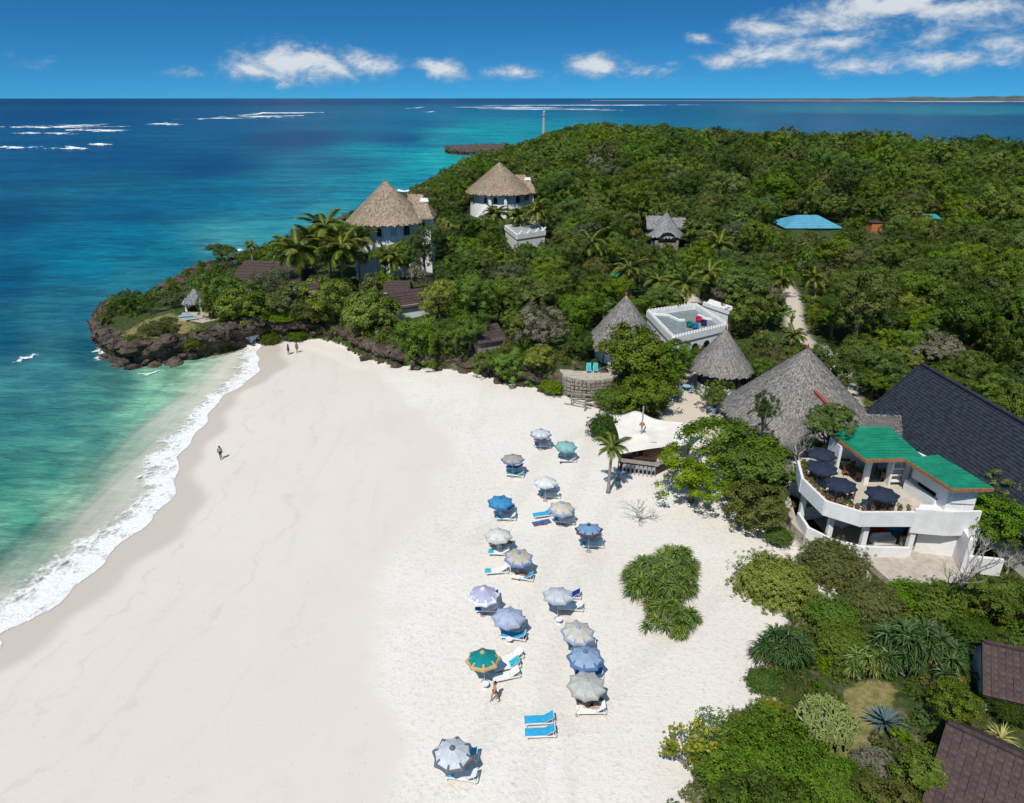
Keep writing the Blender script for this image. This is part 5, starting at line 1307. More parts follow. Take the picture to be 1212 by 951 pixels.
# ------------------------------------------------------------------ paved terrace, timber steps, stone retaining wall by the beach
tq = [P(700 + 37 * math.cos(2 * math.pi * k / 22) * (1 + .05 * math.sin(k * 2.3)), 440 + 11 * math.sin(2 * math.pi * k / 22), 3.6) for k in range(21, -1, -1)]
tr = thing('stone_terrace', 'round sandy terrace held by a stone wall above the beach', 'terrace', (P(700, 440, 3.6).x, P(700, 440, 3.6).y, 1)); off = tr.location
b = B(); b.prism([(k.x, k.y) for k in tq], .6, 3.6); b.build('retaining_wall', M['stone'], tr, False, off)
b = B(); b.prism([(k.x, k.y + .15) for k in tq], 3.605, 3.66); b.build('paving', M['paving'], tr, False, off)
rs_ = random.Random(12); fq = [k for k in tq if k.y <= P(700, 441, 3.6).y]
fq.sort(key=lambda k: k.x)
for i in range(len(fq) - 1):
    for lay in range(6):
        for h in range(2):
            q = fq[i].lerp(fq[i + 1], (h + .5) / 2 + rs_.uniform(-.06, .06)); d = fq[i + 1] - fq[i]; w_ = d.length / 2 * rs_.uniform(.8, .98)
            b = B(); b.box((q.x, q.y - .06 - rs_.uniform(0, .10), 1.0 + .48 * lay + rs_.uniform(-.05, .05)), (w_, .34, .44 * rs_.uniform(.75, 1.05)), math.atan2(d.y, d.x) + rs_.uniform(-.06, .06)); b.build('stone', M['stone'], tr, False, off, .05)
FEET += [(P(686, 440, 3.6).x, P(686, 440, 3.6).y, 2.6), (P(714, 440, 3.6).x, P(714, 440, 3.6).y, 2.6)]
q0 = on(683, 468); ts = thing('timber_steps', 'weathered timber rails and steps between the terrace and the sand', 'steps', (q0.x, q0.y, 1)); off = ts.location
for i, (a_, b_) in enumerate((((672, 466, 2.0), (722, 470, 2.0)), ((678, 474, 1.4), (716, 482, 1.4)), ((690, 458, 2.6), (724, 461, 2.6)), ((668, 478, 1.0), (700, 484, 1.0)))):
    b = B(); b.tube([P(*a_), P(*b_)], .12, 6); b.build('rail', M['driftwood'], ts, False, off)
for px, py in ((676, 480), (692, 487), (708, 478), (720, 480)): g = on(px, py); b = B(); b.tube([(g.x, g.y, .5), (g.x + .05, g.y, g.z + 1.8)], .1, 6); b.build('post', M['driftwood'], ts, False, off)
for i in range(5): g = on(700 + 3 * i, 480 - 5 * i); b = B(); b.box((g.x, g.y, 1.0 + .38 * i), (2.2, .5, .16), .15); b.build('step', M['driftwood'], ts, False, off)
FEET += [(q0.x + 1.5, q0.y, 2.5)]

# ------------------------------------------------------------------ planting by hand: what the photograph lets one tell apart
screw = []
rr = random.Random(5)
# screw pine clumps on the sand
def blob_spots(seed, n, rx, ry, h0, h1, s0, s1, cx=0, cy=0):
    r = random.Random(seed); out = []
    while len(out) < n:
        x, y = r.uniform(-1, 1), r.uniform(-1, 1)
        q = x * x + y * y
        if q < 1: out.append((cx + x * rx, cy + y * ry, (h0 + (h1 - h0) * (1 - q)) * r.uniform(.8, 1.1), r.uniform(s0, s1)))
    return out
screw_pine(782, 705, blob_spots(1, 72, 2.7, 2.9, .5, 2.2, 1.0, 1.35, -.1, .9) + blob_spots(2, 30, 1.7, 1.9, .5, 2.0, .95, 1.25, 1.8, 3.2), 'strap', 'large rounded screw pine clump growing alone on the open sand')
screw_pine(790, 742, blob_spots(3, 34, 2.3, 1.6, .4, 1.6, .9, 1.2, 0, .3), 'strap', 'smaller yellowish screw pine clump on the sand in front of the large one')
screw_pine(928, 790, blob_spots(4, 30, 1.7, 1.2, .9, 2.4, 1.1, 1.4, 0, .6), 'strap_dark', 'dark drooping screw pine at the garden edge facing the sand')
screw_pine(1090, 800, blob_spots(5, 46, 2.8, 2.0, 1.0, 3.0, 1.2, 1.55, 0, .8), 'strap_dark', 'big drooping screw pine among the garden bushes beside the shingled roofs')
screw_pine(1028, 805, blob_spots(6, 16, 1.2, .9, .8, 1.9, 1.0, 1.2, 0, .5), 'strap', 'screw pine with long bright leaves above the dry lawn')
# agave and pale striped plant
g = on(1047, 858); r0 = thing('agave', 'blue grey agave rosette on the dry lawn', 'plant', (g.x, g.y, g.z), .3)
ag = rosette_mesh('agave_leaf', 80, 1, 1.0, .15, .25, .0, .02, 'agave', 5, True)
for i in range(46):
    o = link('leaf', ag, r0); o.location = (0, 0, .12); u = i / 45
    o.rotation_euler = (0, -(.02 + 1.15 * u), i * 2.39996); s = 1.55 * (1 - .42 * u); o.scale = (s, s, s)
g = on(1182, 880); r0 = thing('striped_plant', 'cream striped strap leaved plant between the two shingled roofs', 'plant', (g.x, g.y, g.z + .2), 0)
st = rosette_mesh('striped_leaf', 81, 60, 1.35, .11, 1.2, .35, 1.45, 'straw', 5); link('foliage', st, r0)
b = B(); b.tube([(0, 0, -.3), (0, 0, .15)], [.12, .1], 6); b.build('stem', M['bark'], r0)
PLACED += [(on(1047, 858).x, on(1047, 858).y, 1.2), (g.x, g.y, 1.2)]
# candelabra euphorbia: upright pale knobbly arms
g = on(975, 872); r0 = thing('euphorbia_tree', 'pale green candelabra euphorbia bush on the dry lawn', 'tree', (g.x, g.y, g.z), 0)
b = B(); t_ = B(); er = random.Random(3)
t_.tube([(0, 0, -.1), (.05, 0, .5), (0, .05, 1.1)], [.2, .16, .12], 7)
for i in range(150):
    a = er.uniform(0, 6.28); q = er.uniform(0, 1) ** .5; rad = 1.45 * q; z0 = 1.0 + er.uniform(0, 1.1) * (1.15 - q)
    p0 = Vector((rad * .55 * math.cos(a), rad * .55 * math.sin(a), z0 * .62)); p1 = Vector((rad * math.cos(a), rad * math.sin(a), z0 * .62 + .3)); p2 = p1 + Vector((er.uniform(-.12, .12), er.uniform(-.12, .12), er.uniform(.45, .8)))
    t_.tube([(0, 0, .5), p0 * .9 + Vector((0, 0, -.05)), p1], [.05, .045, .035], 4)
    b.tube([p1 + Vector((0, 0, -.25)), p1, p1.lerp(p2, .5), p2], [.055, .075, .06, .035], 5)
    for k in range(3):
        s0 = p1.lerp(p2, er.uniform(.1, .8)); b.tube([s0, s0 + Vector((er.uniform(-.22, .22), er.uniform(-.22, .22), er.uniform(.05, .2)))], [.045, .03], 4)
r0.scale = (1.2, 1.2, 1.15)
b.build('crown', simple('euphorbia', (.27, .33, .10), .7, .25, 4), r0); t_.build('trunk', M['bark_grey'], r0)
PLACED.append((g.x, g.y, 1.7))
# sea grape with big yellow-green leaves standing on the sand
g = on(812, 905); r0 = thing('sea_grape', 'sparse young tree with big yellow green leaves on the sand beside the large bush', 'tree', (g.x, g.y, g.z), 0)
sr = np.random.default_rng(9); heads = []
for i in range(26): a = sr.uniform(0, 6.28); q = sr.uniform(.2, 1) ** .5; heads.append((1.6 * q * math.cos(a) + .1, 1.1 * q * math.sin(a) + .2, 1.0 + 1.5 * sr.uniform() ** .8))
heads = np.array(heads); pos = np.repeat(heads, 24, 0) + sr.normal(size=(len(heads) * 24, 3)) * np.array([.20, .20, .15])
v, f = leaf_quads(pos, unit(sr.normal(size=pos.shape) * .6 + np.array([0, 0, .9])), .27 * sr.uniform(.7, 1.2, len(pos)), sr, .85)
link('crown', mesh_leaf('sea_grape_crown', v, f, np.repeat(sr.uniform(0, 1, len(pos)), 4), LEAF['yellow']), r0)
b = B()
for h_ in heads: b.tube([(sr.uniform(-.3, .3), sr.uniform(-.2, .2), -.1), (h_[0] * .45, h_[1] * .45, h_[2] * .5), tuple(h_)], [.045, .03, .012], 5)
b.build('trunk', M['bark_grey'], r0); PLACED.append((g.x, g.y, 1.6))
# driftwood snag and leafless crowns
g = on(757, 614); r0 = branch_mesh(21, 4, 1.0, .085, -.05, .8, 6)
o = r0.build('dead_branch', M['dead_wood']); o.location = (g.x, g.y, g.z + .1); o.scale = (1.0, .8, .7); tag(o, 'bleached dead branch lying on the sand in front of the shade tree', 'driftwood'); PLACED.append((g.x, g.y, 1.5))
for (px, py, s, sd, lab) in [(1134, 712, 1.9, 41, 'twisted leafless grey branches over the bushes behind the shingled roof'), (944, 536, 1.6, 42, 'leafless grey tree in front of the largest grey thatched roof'), (1196, 665, .85, 43, 'bare grey bush beside the white restaurant wall')]:
    g = on(px, py, 1.2) if sd != 42 else Vector((PY(px, py, 60.5).x, 60.5, 2.4)); bm_ = branch_mesh(sd, 4, 1.0, .07, .3, .75, 4); lift_ = {41: 2.9, 42: 3.6, 43: .6}[sd]; bm_.tube([(0, 0, -lift_ / s), (.1, .05, -lift_ / s * .5), (0, 0, .05)], [.11, .09, .08], 6); o = bm_.build('bare_tree', M['dead_wood']); o.location = (g.x, g.y, g.z + lift_); o.scale = (s,) * 3; tag(o, lab, 'tree')
    PLACED.append((g.x, g.y, .8))

# broadleaf trees and bushes by name
N_ = [
 # kind, px, py, rpx, hc, mat, label, variant, sz
 ('tree', 752, 418, 52, 4.2, 'forest', 'big spreading tree half hiding the white sun deck building', 0, .95),
 ('tree', 790, 428, 32, 3.4, 'bright', 'lighter green tree standing against the small grey thatched cone', 2, .95),
 ('tree', 770, 462, 40, 2.6, 'forest', 'rounded tree just behind the white sail canopy', 1, .9),
 ('shrub', 722, 472, 20, 1.2, 'bright', 'green bush beside the timber beach steps', 0, 1),
 ('shrub', 716, 506, 21, 1.3, 'dark', 'dark bush at the left corner of the white sail canopy', 2, 1),
 ('tree', 866, 527, 62, 4.4, 'bright', 'broad shade tree in front of the sail canopy casting shadow on the sand', 1, .62),
 ('tree', 821, 561, 46, 3.2, 'bright', 'low overhanging shade tree reaching out over the beach', 3, .66),
 ('tree', 906, 560, 46, 3.6, 'forest', 'shade tree between the sail canopy and the terrace restaurant', 4, .8),
 ('tree', 893, 600, 42, 2.6, 'olive', 'olive green tree at the sand edge below the terrace restaurant', 2, .8),
 ('shrub', 922, 634, 17, .9, 'bright', 'small green bush at the foot of the restaurant path', 0, .8),
 ('tree', 848, 466, 20, 2.6, 'bright', 'small open tree in the sandy yard with tables', 3, .9),
 ('tree', 868, 484, 16, 2.0, 'lime', 'yellowish small tree beside the sandy yard', 2, .9),
 ('shrub', 962, 525, 12, 4.2, 'dark', 'dark bush under the corner of the green restaurant roof', 1, .8),
 ('shrub', 917, 690, 47, .8, 'lime', 'large light green dome shaped bush on the sand', 0, .95),
 ('shrub', 985, 668, 39, 1.0, 'olive', 'dark olive bush in front of the white restaurant wall', 2, .9),
 ('tree', 1172, 608, 38, 4.0, 'bright', 'leafy tree at the end of the green restaurant roof', 0, .95),
 ('tree', 1200, 585, 30, 4.2, 'forest', 'darker tree beside the slate roof', 2, 1),
 ('tree', 1205, 632, 30, 2.8, 'dark', 'dark tree beside the white restaurant wall', 1, 1),
 ('shrub', 1080, 706, 30, .7, 'bright', 'fresh green bush below the restaurant terrace path', 1, .8),
 ('shrub', 1035, 712, 34, .8, 'olive', 'feathery green bush in the middle of the garden', 0, .85),
 ('shrub', 985, 730, 30, .9, 'bright', 'bright green bush behind the drooping screw pine', 2, .9),
 ('shrub', 1000, 762, 32, .8, 'bright', 'low bright bush above the euphorbia', 1, .8),
 ('shrub', 1114, 716, 34, 1.0, 'forest', 'tall dark bush under the twisted bare branches', 2, .9),
 ('tree', 1170, 712, 38, 2.0, 'forest', 'dense green tree behind the upper shingled roof', 2, .8),
 ('tree', 1205, 708, 36, 2.4, 'dark', 'dark tree hanging over the upper shingled roof', 1, .9),
 ('shrub', 1150, 745, 26, 1.0, 'dark', 'dark bush along the wall of the upper shingled roof', 0, .9),
 ('shrub', 915, 924, 92, .9, 'fresh', 'very large dense bright green bush by the beach', 1, .72),
 ('shrub', 1000, 935, 46, .8, 'fresh', 'dense green bush next to the very large bush', 0, .8),
 ('shrub', 862, 905, 38, .8, 'olive', 'dull olive bush next to the young sea grape', 2, .85),
 ('shrub', 905, 806, 22, .5, 'bright', 'small bright bush under the drooping screw pine', 0, .8),
 ('shrub', 935, 818, 18, .4, 'forest', 'little dark bush on the bank above the sand', 1, .7),
 ('shrub', 888, 858, 26, .3, 'olive', 'low creeping cover on the bank above the sand', 1, .4),
 ('shrub', 915, 845, 24, .3, 'lime', 'low yellowish cover on the bank beside the euphorbia', 0, .4),
 ('tree', 1128, 832, 34, 1.9, 'forest', 'green tree between the agave and the lower shingled roof', 2, .9),
 ('tree', 1086, 914, 42, 1.7, 'forest', 'rounded tree beside the lower shingled roof', 4, .8),
 ('shrub', 1038, 912, 30, .7, 'dry', 'dry grey brown bush at the end of the lawn', 2, .9),
 ('tree', 1055, 950, 46, 1.5, 'olive', 'olive tree in front of the lower shingled roof', 0, .8),
 ('shrub', 1195, 835, 26, .9, 'dark', 'dark bush under the upper shingled roof', 1, .9),
 ('shrub', 1150, 855, 16, .6, 'olive', 'small bush at the corner of the lower shingled roof', 0, .9),
 # headland and cliff top
 ('tree', 152, 356, 16, 2.6, 'dark', 'wind bent little tree alone on the rocky headland', 3, .55),
 ('shrub', 188, 408, 15, .9, 'olive', 'green bush hanging on the headland cliff face', 0, 1),
 ('shrub', 226, 402, 15, .5, 'olive', 'dull green bush on top of the undercut headland', 2, .9),
 ('tree', 264, 346, 29, 3.2, 'bright', 'dense green tree beside the small white pavilion', 2, .95),
 ('tree', 285, 358, 36, 3.2, 'forest', 'dark tree in front of the brown roofed cottage', 0, .95),
 ('tree', 203, 354, 14, 1.6, 'grey', 'grey green bush on the seaward side of the pavilion', 1, 1),
 ('tree', 262, 297, 17, 4.2, 'forest', 'small round tree against the sea behind the cottage roof', 1, .8),
 ('tree', 318, 345, 30, 3.6, 'grey', 'grey feathery tree in front of the cottage roof', 3, 1.1),
 ('tree', 345, 352, 30, 3.2, 'olive', 'olive tree between the two brown cottage roofs', 0, 1),
 ('shrub', 372, 388, 26, 1.2, 'olive', 'olive bush on the ledge above the sand', 0, .9),
 ('tree', 392, 355, 34, 3.2, 'forest', 'dark round tree on the ledge above the sand', 2, .95),
 ('tree', 435, 368, 40, 3.0, 'bright', 'broad bright tree above the beach ledge', 0, .9),
 ('tree', 497, 392, 32, 2.8, 'bright', 'upright bright tree on the beach ledge', 2, 1.05),
 ('shrub', 300, 388, 20, .6, 'bright', 'low green hedge on the cliff edge below the cottages', 0, .6),
 ('shrub', 338, 390, 18, .6, 'bright', 'low green hedge on the cliff edge below the veranda', 1, .6),
 ('tree', 556, 392, 26, 2.8, 'bright', 'bright tree in front of a hidden cottage above the ledge', 1, 1.1),
 ('tree', 520, 355, 24, 3.0, 'lime', 'yellowish loose tree behind the ledge', 3, 1.2),
 ('tree', 606, 418, 27, 2.2, 'bright', 'green tree at the ledge where the cliff turns', 2, .95),
 ('tree', 640, 435, 22, 1.8, 'lime', 'yellow green bush like tree over the rocks', 0, .9),
 ('shrub', 655, 448, 16, 1.0, 'bright', 'bright bush at the foot of the paved terrace', 1, 1),
 ('tree', 640, 385, 30, 3.6, 'dry', 'dry grey brown tree above the ledge', 3, .9),
 ('tree', 680, 375, 30, 3.6, 'bright', 'bright yellow green tree left of the tall thatched cone', 2, 1),
 ('tree', 690, 405, 20, 2.6, 'dark', 'dark tree against the tall thatched cone', 1, 1),
 ('tree', 600, 330, 26, 3.5, 'grey', 'grey green tree in the middle of the wood', 0, 1),
 ('tree', 885, 370, 30, 4.0, 'forest', 'dense tree beside the sandy path behind the sun deck', 2, .95),
 ('tree', 915, 425, 26, 2.8, 'olive', 'olive tree between the two big grey thatched roofs', 1, .9),
 ('tree', 895, 440, 22, 2.4, 'bright', 'small green tree beside the small thatched cone', 3, .9),
 ('tree', 970, 432, 18, 2.4, 'dark', 'dark bush like tree behind the peak of the largest thatch', 2, 1),
 ('tree', 578, 424, 20, 2.4, 'forest', 'green tree growing out of the ledge rocks', 1, 1),
 ('tree', 540, 410, 24, 2.6, 'dark', 'dark tree between the bright trees on the ledge', 0, 1),
 ('tree', 432, 304, 16, 3.6, 'forest', 'flat topped tree against the base of the first tower', 1, .6),
 ('tree', 474, 306, 20, 3.6, 'olive', 'olive tree against the wall of the first tower', 3, .8),
 ('tree', 497, 288, 26, 3.5, 'dark', 'dark grey green tree below the side wing of the first tower', 2, .8),
 ('tree', 806, 424, 17, 2.2, 'bright', 'green tree in front of the sun deck arches', 2, 1),
 ('tree', 828, 418, 13, 2.6, 'forest', 'small tree against the sun deck wall beside the small thatched cone', 0, 1),
 ('shrub', 668, 458, 11, .6, 'bright', 'small bush at the left foot of the stone terrace wall', 1, .9),
 ('shrub', 697, 465, 9, .5, 'olive', 'low olive bush in front of the stone terrace wall', 0, .8),
 ('shrub', 735, 456, 12, .8, 'forest', 'dark bush at the right foot of the stone terrace wall', 2, .9),
 ('shrub', 556, 176, 7, 2.6, 'dark', 'scrub on the far rocky point beyond the towers', 1, .8),
 ('shrub', 580, 174, 8, 2.6, 'forest', 'thicker scrub where the far rocky point joins the wood', 0, .9),
 ('shrub', 286, 388, 11, .5, 'olive', 'olive bush overhanging the rock above the surf corner', 1, .9),
 ('shrub', 318, 384, 12, .6, 'forest', 'dark bush overhanging the rock above the two walkers', 2, .9),
 ('shrub', 350, 382, 12, .6, 'bright', 'bright bush overhanging the rock right of the two walkers', 0, .9),
 ('shrub', 205, 408, 9, .5, 'olive', 'small olive bush on the rock face of the headland tip', 1, .9),
 ('tree', 246, 362, 15, 2.2, 'forest', 'dark tree crowding the right side of the white pavilion', 2, 1.1),
 ('tree', 200, 380, 10, 1.2, 'olive', 'small olive tree on the headland lawn', 1, .9),
 ('shrub', 172, 390, 9, .4, 'olive', 'scrubby bush near the headland tip', 0, .8),
 ('tree', 507, 232, 22, 3.0, 'olive', 'brown green coastal trees between the two towers', 1, .7),
 ('tree', 532, 236, 26, 3.5, 'olive', 'olive coastal tree near the second tower', 0, .8),
]
for kd, px, py, rp, hc, mt, lab, var, sz in N_:
    plant(kd, px, py, rp, hc, mt, lab, 'tree' if kd == 'tree' else 'bush', None, var, sz)

for (px, py, Y, rp, mt, lab, var, sz) in ((905, 482, 64.0, 17, 'dark', 'thin dark tree in front of the largest thatched roof', 3, 1.15), (986, 494, 59.6, 34, 'forest', 'dense rounded tree rising beside the green restaurant roof', 0, .72), (502, 292, 133.0, 20, 'dark', 'dark tree hiding the side wing of the first tower', 2, 1.5), (455, 304, 131.0, 17, 'forest', 'round tree covering the foot of the first tower', 1, 1.2), (482, 299, 132.0, 17, 'forest', 'green tree against the lower wall of the first tower', 0, 1.6)):
    q = PY(px, py, Y); gzz = min(gz1(q.x, q.y), q.z - 2.5); plant('tree', px, py, rp, q.z - gzz, mt, lab, 'tree', None, var, sz, ground=Vector((q.x, q.y, gzz)))
# coconut palms
palm(725, 527, 5.4, 2.1, 'young coconut palm standing alone on the sand beside the white sail canopy', None, (.15, .1), 15)
for (px, py, h, fl, lab) in [(352, 294, 9, 5.6, 'coconut palm with a full crown nearest the brown cottage roof'), (384, 268, 11, 5.4, 'tall coconut palm beside the first thatched tower'), (404, 292, 9, 5.4, 'yellowish coconut palm below the first thatched tower'), (370, 284, 9, 4.8, 'coconut palm between the taller palms by the cottages'),
        (424, 282, 9, 4.4, 'coconut palm against the white wall of the first thatched tower'), (462, 302, 6, 3.8, 'low coconut palm at the foot of the first thatched tower'), (587, 252, 6, 4.2, 'coconut palm in front of the second thatched tower'), (612, 254, 5, 4.0, 'coconut palm beside the flat roof near the second tower'), (636, 248, 7, 4.0, 'coconut palm at the right end of the second thatched tower'),
        (700, 285, 7, 4.2, 'coconut palm standing out of the wood left of the thatched forest house'), (745, 318, 7, 3.6, 'coconut palm in front of the green sheet roof'), (812, 335, 7, 3.4, 'coconut palm over the small sandy court'), (840, 322, 7, 3.4, 'coconut palm right of the small sandy court'), (852, 288, 7, 3.6, 'coconut palm beside the thatched forest house'),
        (822, 268, 6, 3.4, 'coconut palm behind the thatched forest house'), (925, 330, 6, 2.8, 'pale fan crowned palm at the head of the sandy path'), (964, 328, 5, 2.6, 'pale palm across the sandy path'), (780, 332, 6, 3.0, 'coconut palm at the left of the small sandy court'), (296, 290, 6, 1.8, 'thin windswept palm on the seaward shore behind the cottage'), (940, 395, 2.5, 2.2, 'low bushy palm beside the sandy path')]:
    palm(px, py, h, fl, lab, None, (random.uniform(-.6, .6), random.uniform(-.6, .6)), 19)

# ------------------------------------------------------------------ the wood: fill the rest of the island
KEEP = [  # photo rectangles kept clear in front of things, and the distance of the thing
 (413, 205, 518, 290, 139), (436, 290, 470, 320, 136), (552, 185, 636, 250, 188), (598, 255, 648, 284, 176), (766, 248, 808, 290, 160), (930, 250, 996, 273, 172), (1028, 260, 1042, 274, 172), (1096, 252, 1110, 260, 186),
 (697, 345, 785, 420, 93), (768, 358, 860, 412, 96), (770, 348, 832, 372, 108), (822, 385, 888, 448, 84), (862, 405, 1024, 545, 70), (1024, 430, 1212, 580, 66), (720, 478, 832, 580, 72), (715, 320, 746, 350, 112),
 (940, 500, 1180, 690, 60), (205, 336, 243, 384, 117.5), (272, 306, 350, 336, 118), (462, 330, 512, 368, 112), (665, 425, 735, 470, 88), (925, 335, 955, 400, 102), (765, 440, 850, 512, 80), (130, 370, 212, 400, 116), (250, 375, 345, 396, 112)]
PALM_CLEAR = [(330, 268, 425, 325, 138)]
KEEP += PALM_CLEAR
NO = [LAWN, HEADTOP] + YARD + NO_EXTRA
def blocked(x, y, z, r):
    zc = depth(x, y, z); px, py = proj(x, y, z); rp = r * FPX / zc
    for a, b_, c, d, Yb in KEEP:
        if y < Yb and px + rp * .8 > a and px - rp * .8 < c and py + rp > b_ and py - rp * .72 < d: return True
    return False
cand = []
fr = np.random.default_rng(17)
def grid_points(x0, x1, y0, y1, step):
    gx = np.arange(x0, x1, step); gy = np.arange(y0, y1, step * .866)
    X, Y = np.meshgrid(gx, gy); X = X + (np.arange(len(gy)) % 2)[:, None] * step / 2
    return (X + fr.uniform(-.36, .36, X.shape) * step).ravel(), (Y + fr.uniform(-.36, .36, X.shape) * step).ravel()
for (y0, y1, step) in ((14, 110, 4.0), (110, 190, 4.8), (190, 330, 5.4), (330, 800, 6.8)):
    X, Y = grid_points(-90, 560, y0, y1, step)
    ok = (sdf(LAND, X, Y) > np.where(Y < 60, 3.6, 1.5 if y0 < 100 else 1.2)) & (np.abs(np.arctan2(X, Y)) < 1.02)
    X, Y = X[ok], Y[ok]; Z = gz(X, Y); LD = sdf(LAND, X, Y)
    far_clear = pl_dist(pathw, X, Y) < 1.9
    bad = far_clear.copy()
    for q in NO: bad |= sdf(q, X, Y) > -1.0
    for x, y, z, b_, ld in zip(X, Y, Z, bad, LD):
        if b_: continue
        emer = fr.uniform() < .16
        r = step * fr.uniform(.50, .98) * (1.35 if emer else 1)
        if y > 110: r = min(r, 1.5 + .085 * ld)
        if 116 < y < 300 and x < -14 - (y - 116) * .02 and not (x > -36 and y < 150): r = min(r, 1.3 + .02 * ld); emer = False
        if any((x - a) ** 2 + (y - c) ** 2 < (d * .78 + r * .45) ** 2 for a, c, d in PLACED): continue
        if any((x - a) ** 2 + (y - c) ** 2 < (d + r * .55) ** 2 for a, c, d in FEET): continue
        hc = r * (fr.uniform(.70, 1.55) if y < 330 else fr.uniform(.55, 1.15)) + (fr.uniform(.6, 2.0) if emer and ld > 12 else 0)
        if blocked(x, y, z + hc, r): 
            r *= .45; hc = r * .8
            if blocked(x, y, z + hc, r): continue
        cand.append((x, y, z, r, hc))
vis = []
for i, (x, y, z, r, hc) in enumerate(cand):
    zc = depth(x, y, z + hc); px, py = proj(x, y, z + hc); rp = r * FPX / zc
    inn = -rp < px < 1212 + rp and -rp < py < 951 + rp
    vis.append(rp if inn else -1)
order = np.argsort(-np.array(vis)); NEAR = set(order[:235].tolist())
KINDS = [('forest', .50), ('dark', .17), ('bright', .13), ('olive', .10), ('lime', .035), ('dry', .035), ('grey', .03)]
knames = [k for k, _ in KINDS]; kp = np.array([w_ for _, w_ in KINDS]); kp /= kp.sum()
WL = {'forest': 'mid green broadleaf tree in the island wood', 'dark': 'dark green broadleaf tree in the island wood', 'bright': 'bright green broadleaf tree in the island wood', 'olive': 'olive green broadleaf tree in the island wood',
      'lime': 'yellow green loose crowned tree in the island wood', 'dry': 'dry grey brown tree in the island wood', 'grey': 'grey green tree in the island wood'}
MARKS = [('behind the slate roofed hall', 56, 72), ('along the sandy path', 46, 96), ('in front of the blue roofed house', 72, 150), ('around the silvery thatched forest house', 34, 150), ('around the deeper tower', -2, 185), ('around the first tower', -24, 138), ('beside the white sun deck', 34, 104), ('on the headland by the cottages', -46, 122), ('on the ledge above the beach', -12, 108), ('behind the stone terrace', 8, 98), ('around the two near shingled cottages', 30, 34), ('between the largest thatch and the path', 34, 84), ('right of the slate roofed hall', 62, 48), ('in the wood behind the palms', 12, 125), ('on the slope right of the sandy path', 62, 110), ('in the dense wood beyond the path', 90, 110), ('between the ledge and the tall thatched cone', 2, 106), ('left of the thatched forest house', 14, 150)]
FARV = []
for i, s in enumerate([dict(seed=61, lobes=8, subs=17, leaves=30, leaf=.085, flat=.9), dict(seed=62, lobes=10, subs=15, leaves=30, leaf=.082, flat=.82, spread=.7), dict(seed=63, lobes=7, subs=19, leaves=30, leaf=.09, flat=.9), dict(seed=64, lobes=11, subs=14, leaves=30, leaf=.082, spread=.74, lobe_r=(.26, .42))]):
    v, f, rn, C, lr = crown_data(**s)
    for k in ('forest', 'dark', 'bright', 'olive', 'dry'): FARV.append((k, mesh_leaf('wood_crown', v, f, rn, LEAF[k])))
far_pts, far_s, far_r, far_i = [], [], [], []
fk = {k: [i for i, (q, _) in enumerate(FARV) if q == k] for k in ('forest', 'dark', 'bright', 'olive', 'dry')}
for i, (x, y, z, r, hc) in enumerate(cand):
    zone = mnoise.noise((x * .018, y * .018, 4.0))
    pr = kp.copy(); pr[2] *= max(.1, 1 - 2 * zone); pr[1] *= max(.2, 1 + 2 * zone)
    k = knames[fr.choice(len(knames), p=pr / pr.sum())]
    if k == 'dry': hc *= .7; r *= .68
    if i in NEAR:
        cm, tm = TREES[fr.integers(len(TREES))]
        near_ = min(MARKS, key=lambda m_: (m_[1] - x) ** 2 + (m_[2] - y) ** 2)[0]
        root = thing('wood_tree', WL[k].replace('in the island wood', near_), 'tree', (x, y, z - .1), fr.uniform(0, 6.28), k + ' trees of the wood ' + near_)
        c = link('crown', cm, root); c.scale = (r, r, r * fr.uniform(.75, 1.1)); c.location = (0, 0, hc + .1); c.material_slots[0].link = 'OBJECT'; c.material_slots[0].material = LEAF[k]
        t_ = link('trunk', tm, root); t_.scale = (r, r, hc / 1.7); t_.location = (0, 0, hc + .1)
    else:
        k2 = k if k in fk else {'lime': 'bright', 'grey': 'olive'}[k]
        far_pts.append((x, y, z + hc)); far_s.append(r * 1.08); far_r.append(fr.uniform(0, 6.28)); far_i.append(fk[k2][fr.integers(len(fk[k2]))])
src = bpy.data.collections.new('wood_crowns')
for i, (k, me) in enumerate(FARV):
    o = bpy.data.objects.new('wood_crown_%02d' % i, me); src.objects.link(o)
pm = bpy.data.meshes.new('far_wood'); pm.from_pydata(far_pts, [], [])
for nm_, typ, arr in (('scl', 'FLOAT', far_s), ('rot', 'FLOAT', far_r), ('idx', 'INT', far_i)):
    at = pm.attributes.new(nm_, typ, 'POINT'); at.data.foreach_set('value', np.array(arr, np.int32 if typ == 'INT' else np.float32))
fw_ = link('far_wood', pm); tag(fw_, 'unbroken canopy of the island wood beyond the near trees', kind='stuff')
ng = bpy.data.node_groups.new('wood', 'GeometryNodeTree')
ng.interface.new_socket('Geometry', in_out='INPUT', socket_type='NodeSocketGeometry'); ng.interface.new_socket('Geometry', in_out='OUTPUT', socket_type='NodeSocketGeometry')
gi, go = ng.nodes.new('NodeGroupInput'), ng.nodes.new('NodeGroupOutput')
iop = ng.nodes.new('GeometryNodeInstanceOnPoints'); ci = ng.nodes.new('GeometryNodeCollectionInfo'); ci.inputs['Collection'].default_value = src; ci.inputs['Separate Children'].default_value = True; ci.inputs['Reset Children'].default_value = True
def nattr(n, typ):
    q = ng.nodes.new('GeometryNodeInputNamedAttribute'); q.data_type = typ; q.inputs['Name'].default_value = n; return q.outputs['Attribute']
ng.links.new(gi.outputs[0], iop.inputs['Points']); ng.links.new(ci.outputs[0], iop.inputs['Instance']); iop.inputs['Pick Instance'].default_value = True
ng.links.new(nattr('idx', 'INT'), iop.inputs['Instance Index']); ng.links.new(nattr('scl', 'FLOAT'), iop.inputs['Scale'])
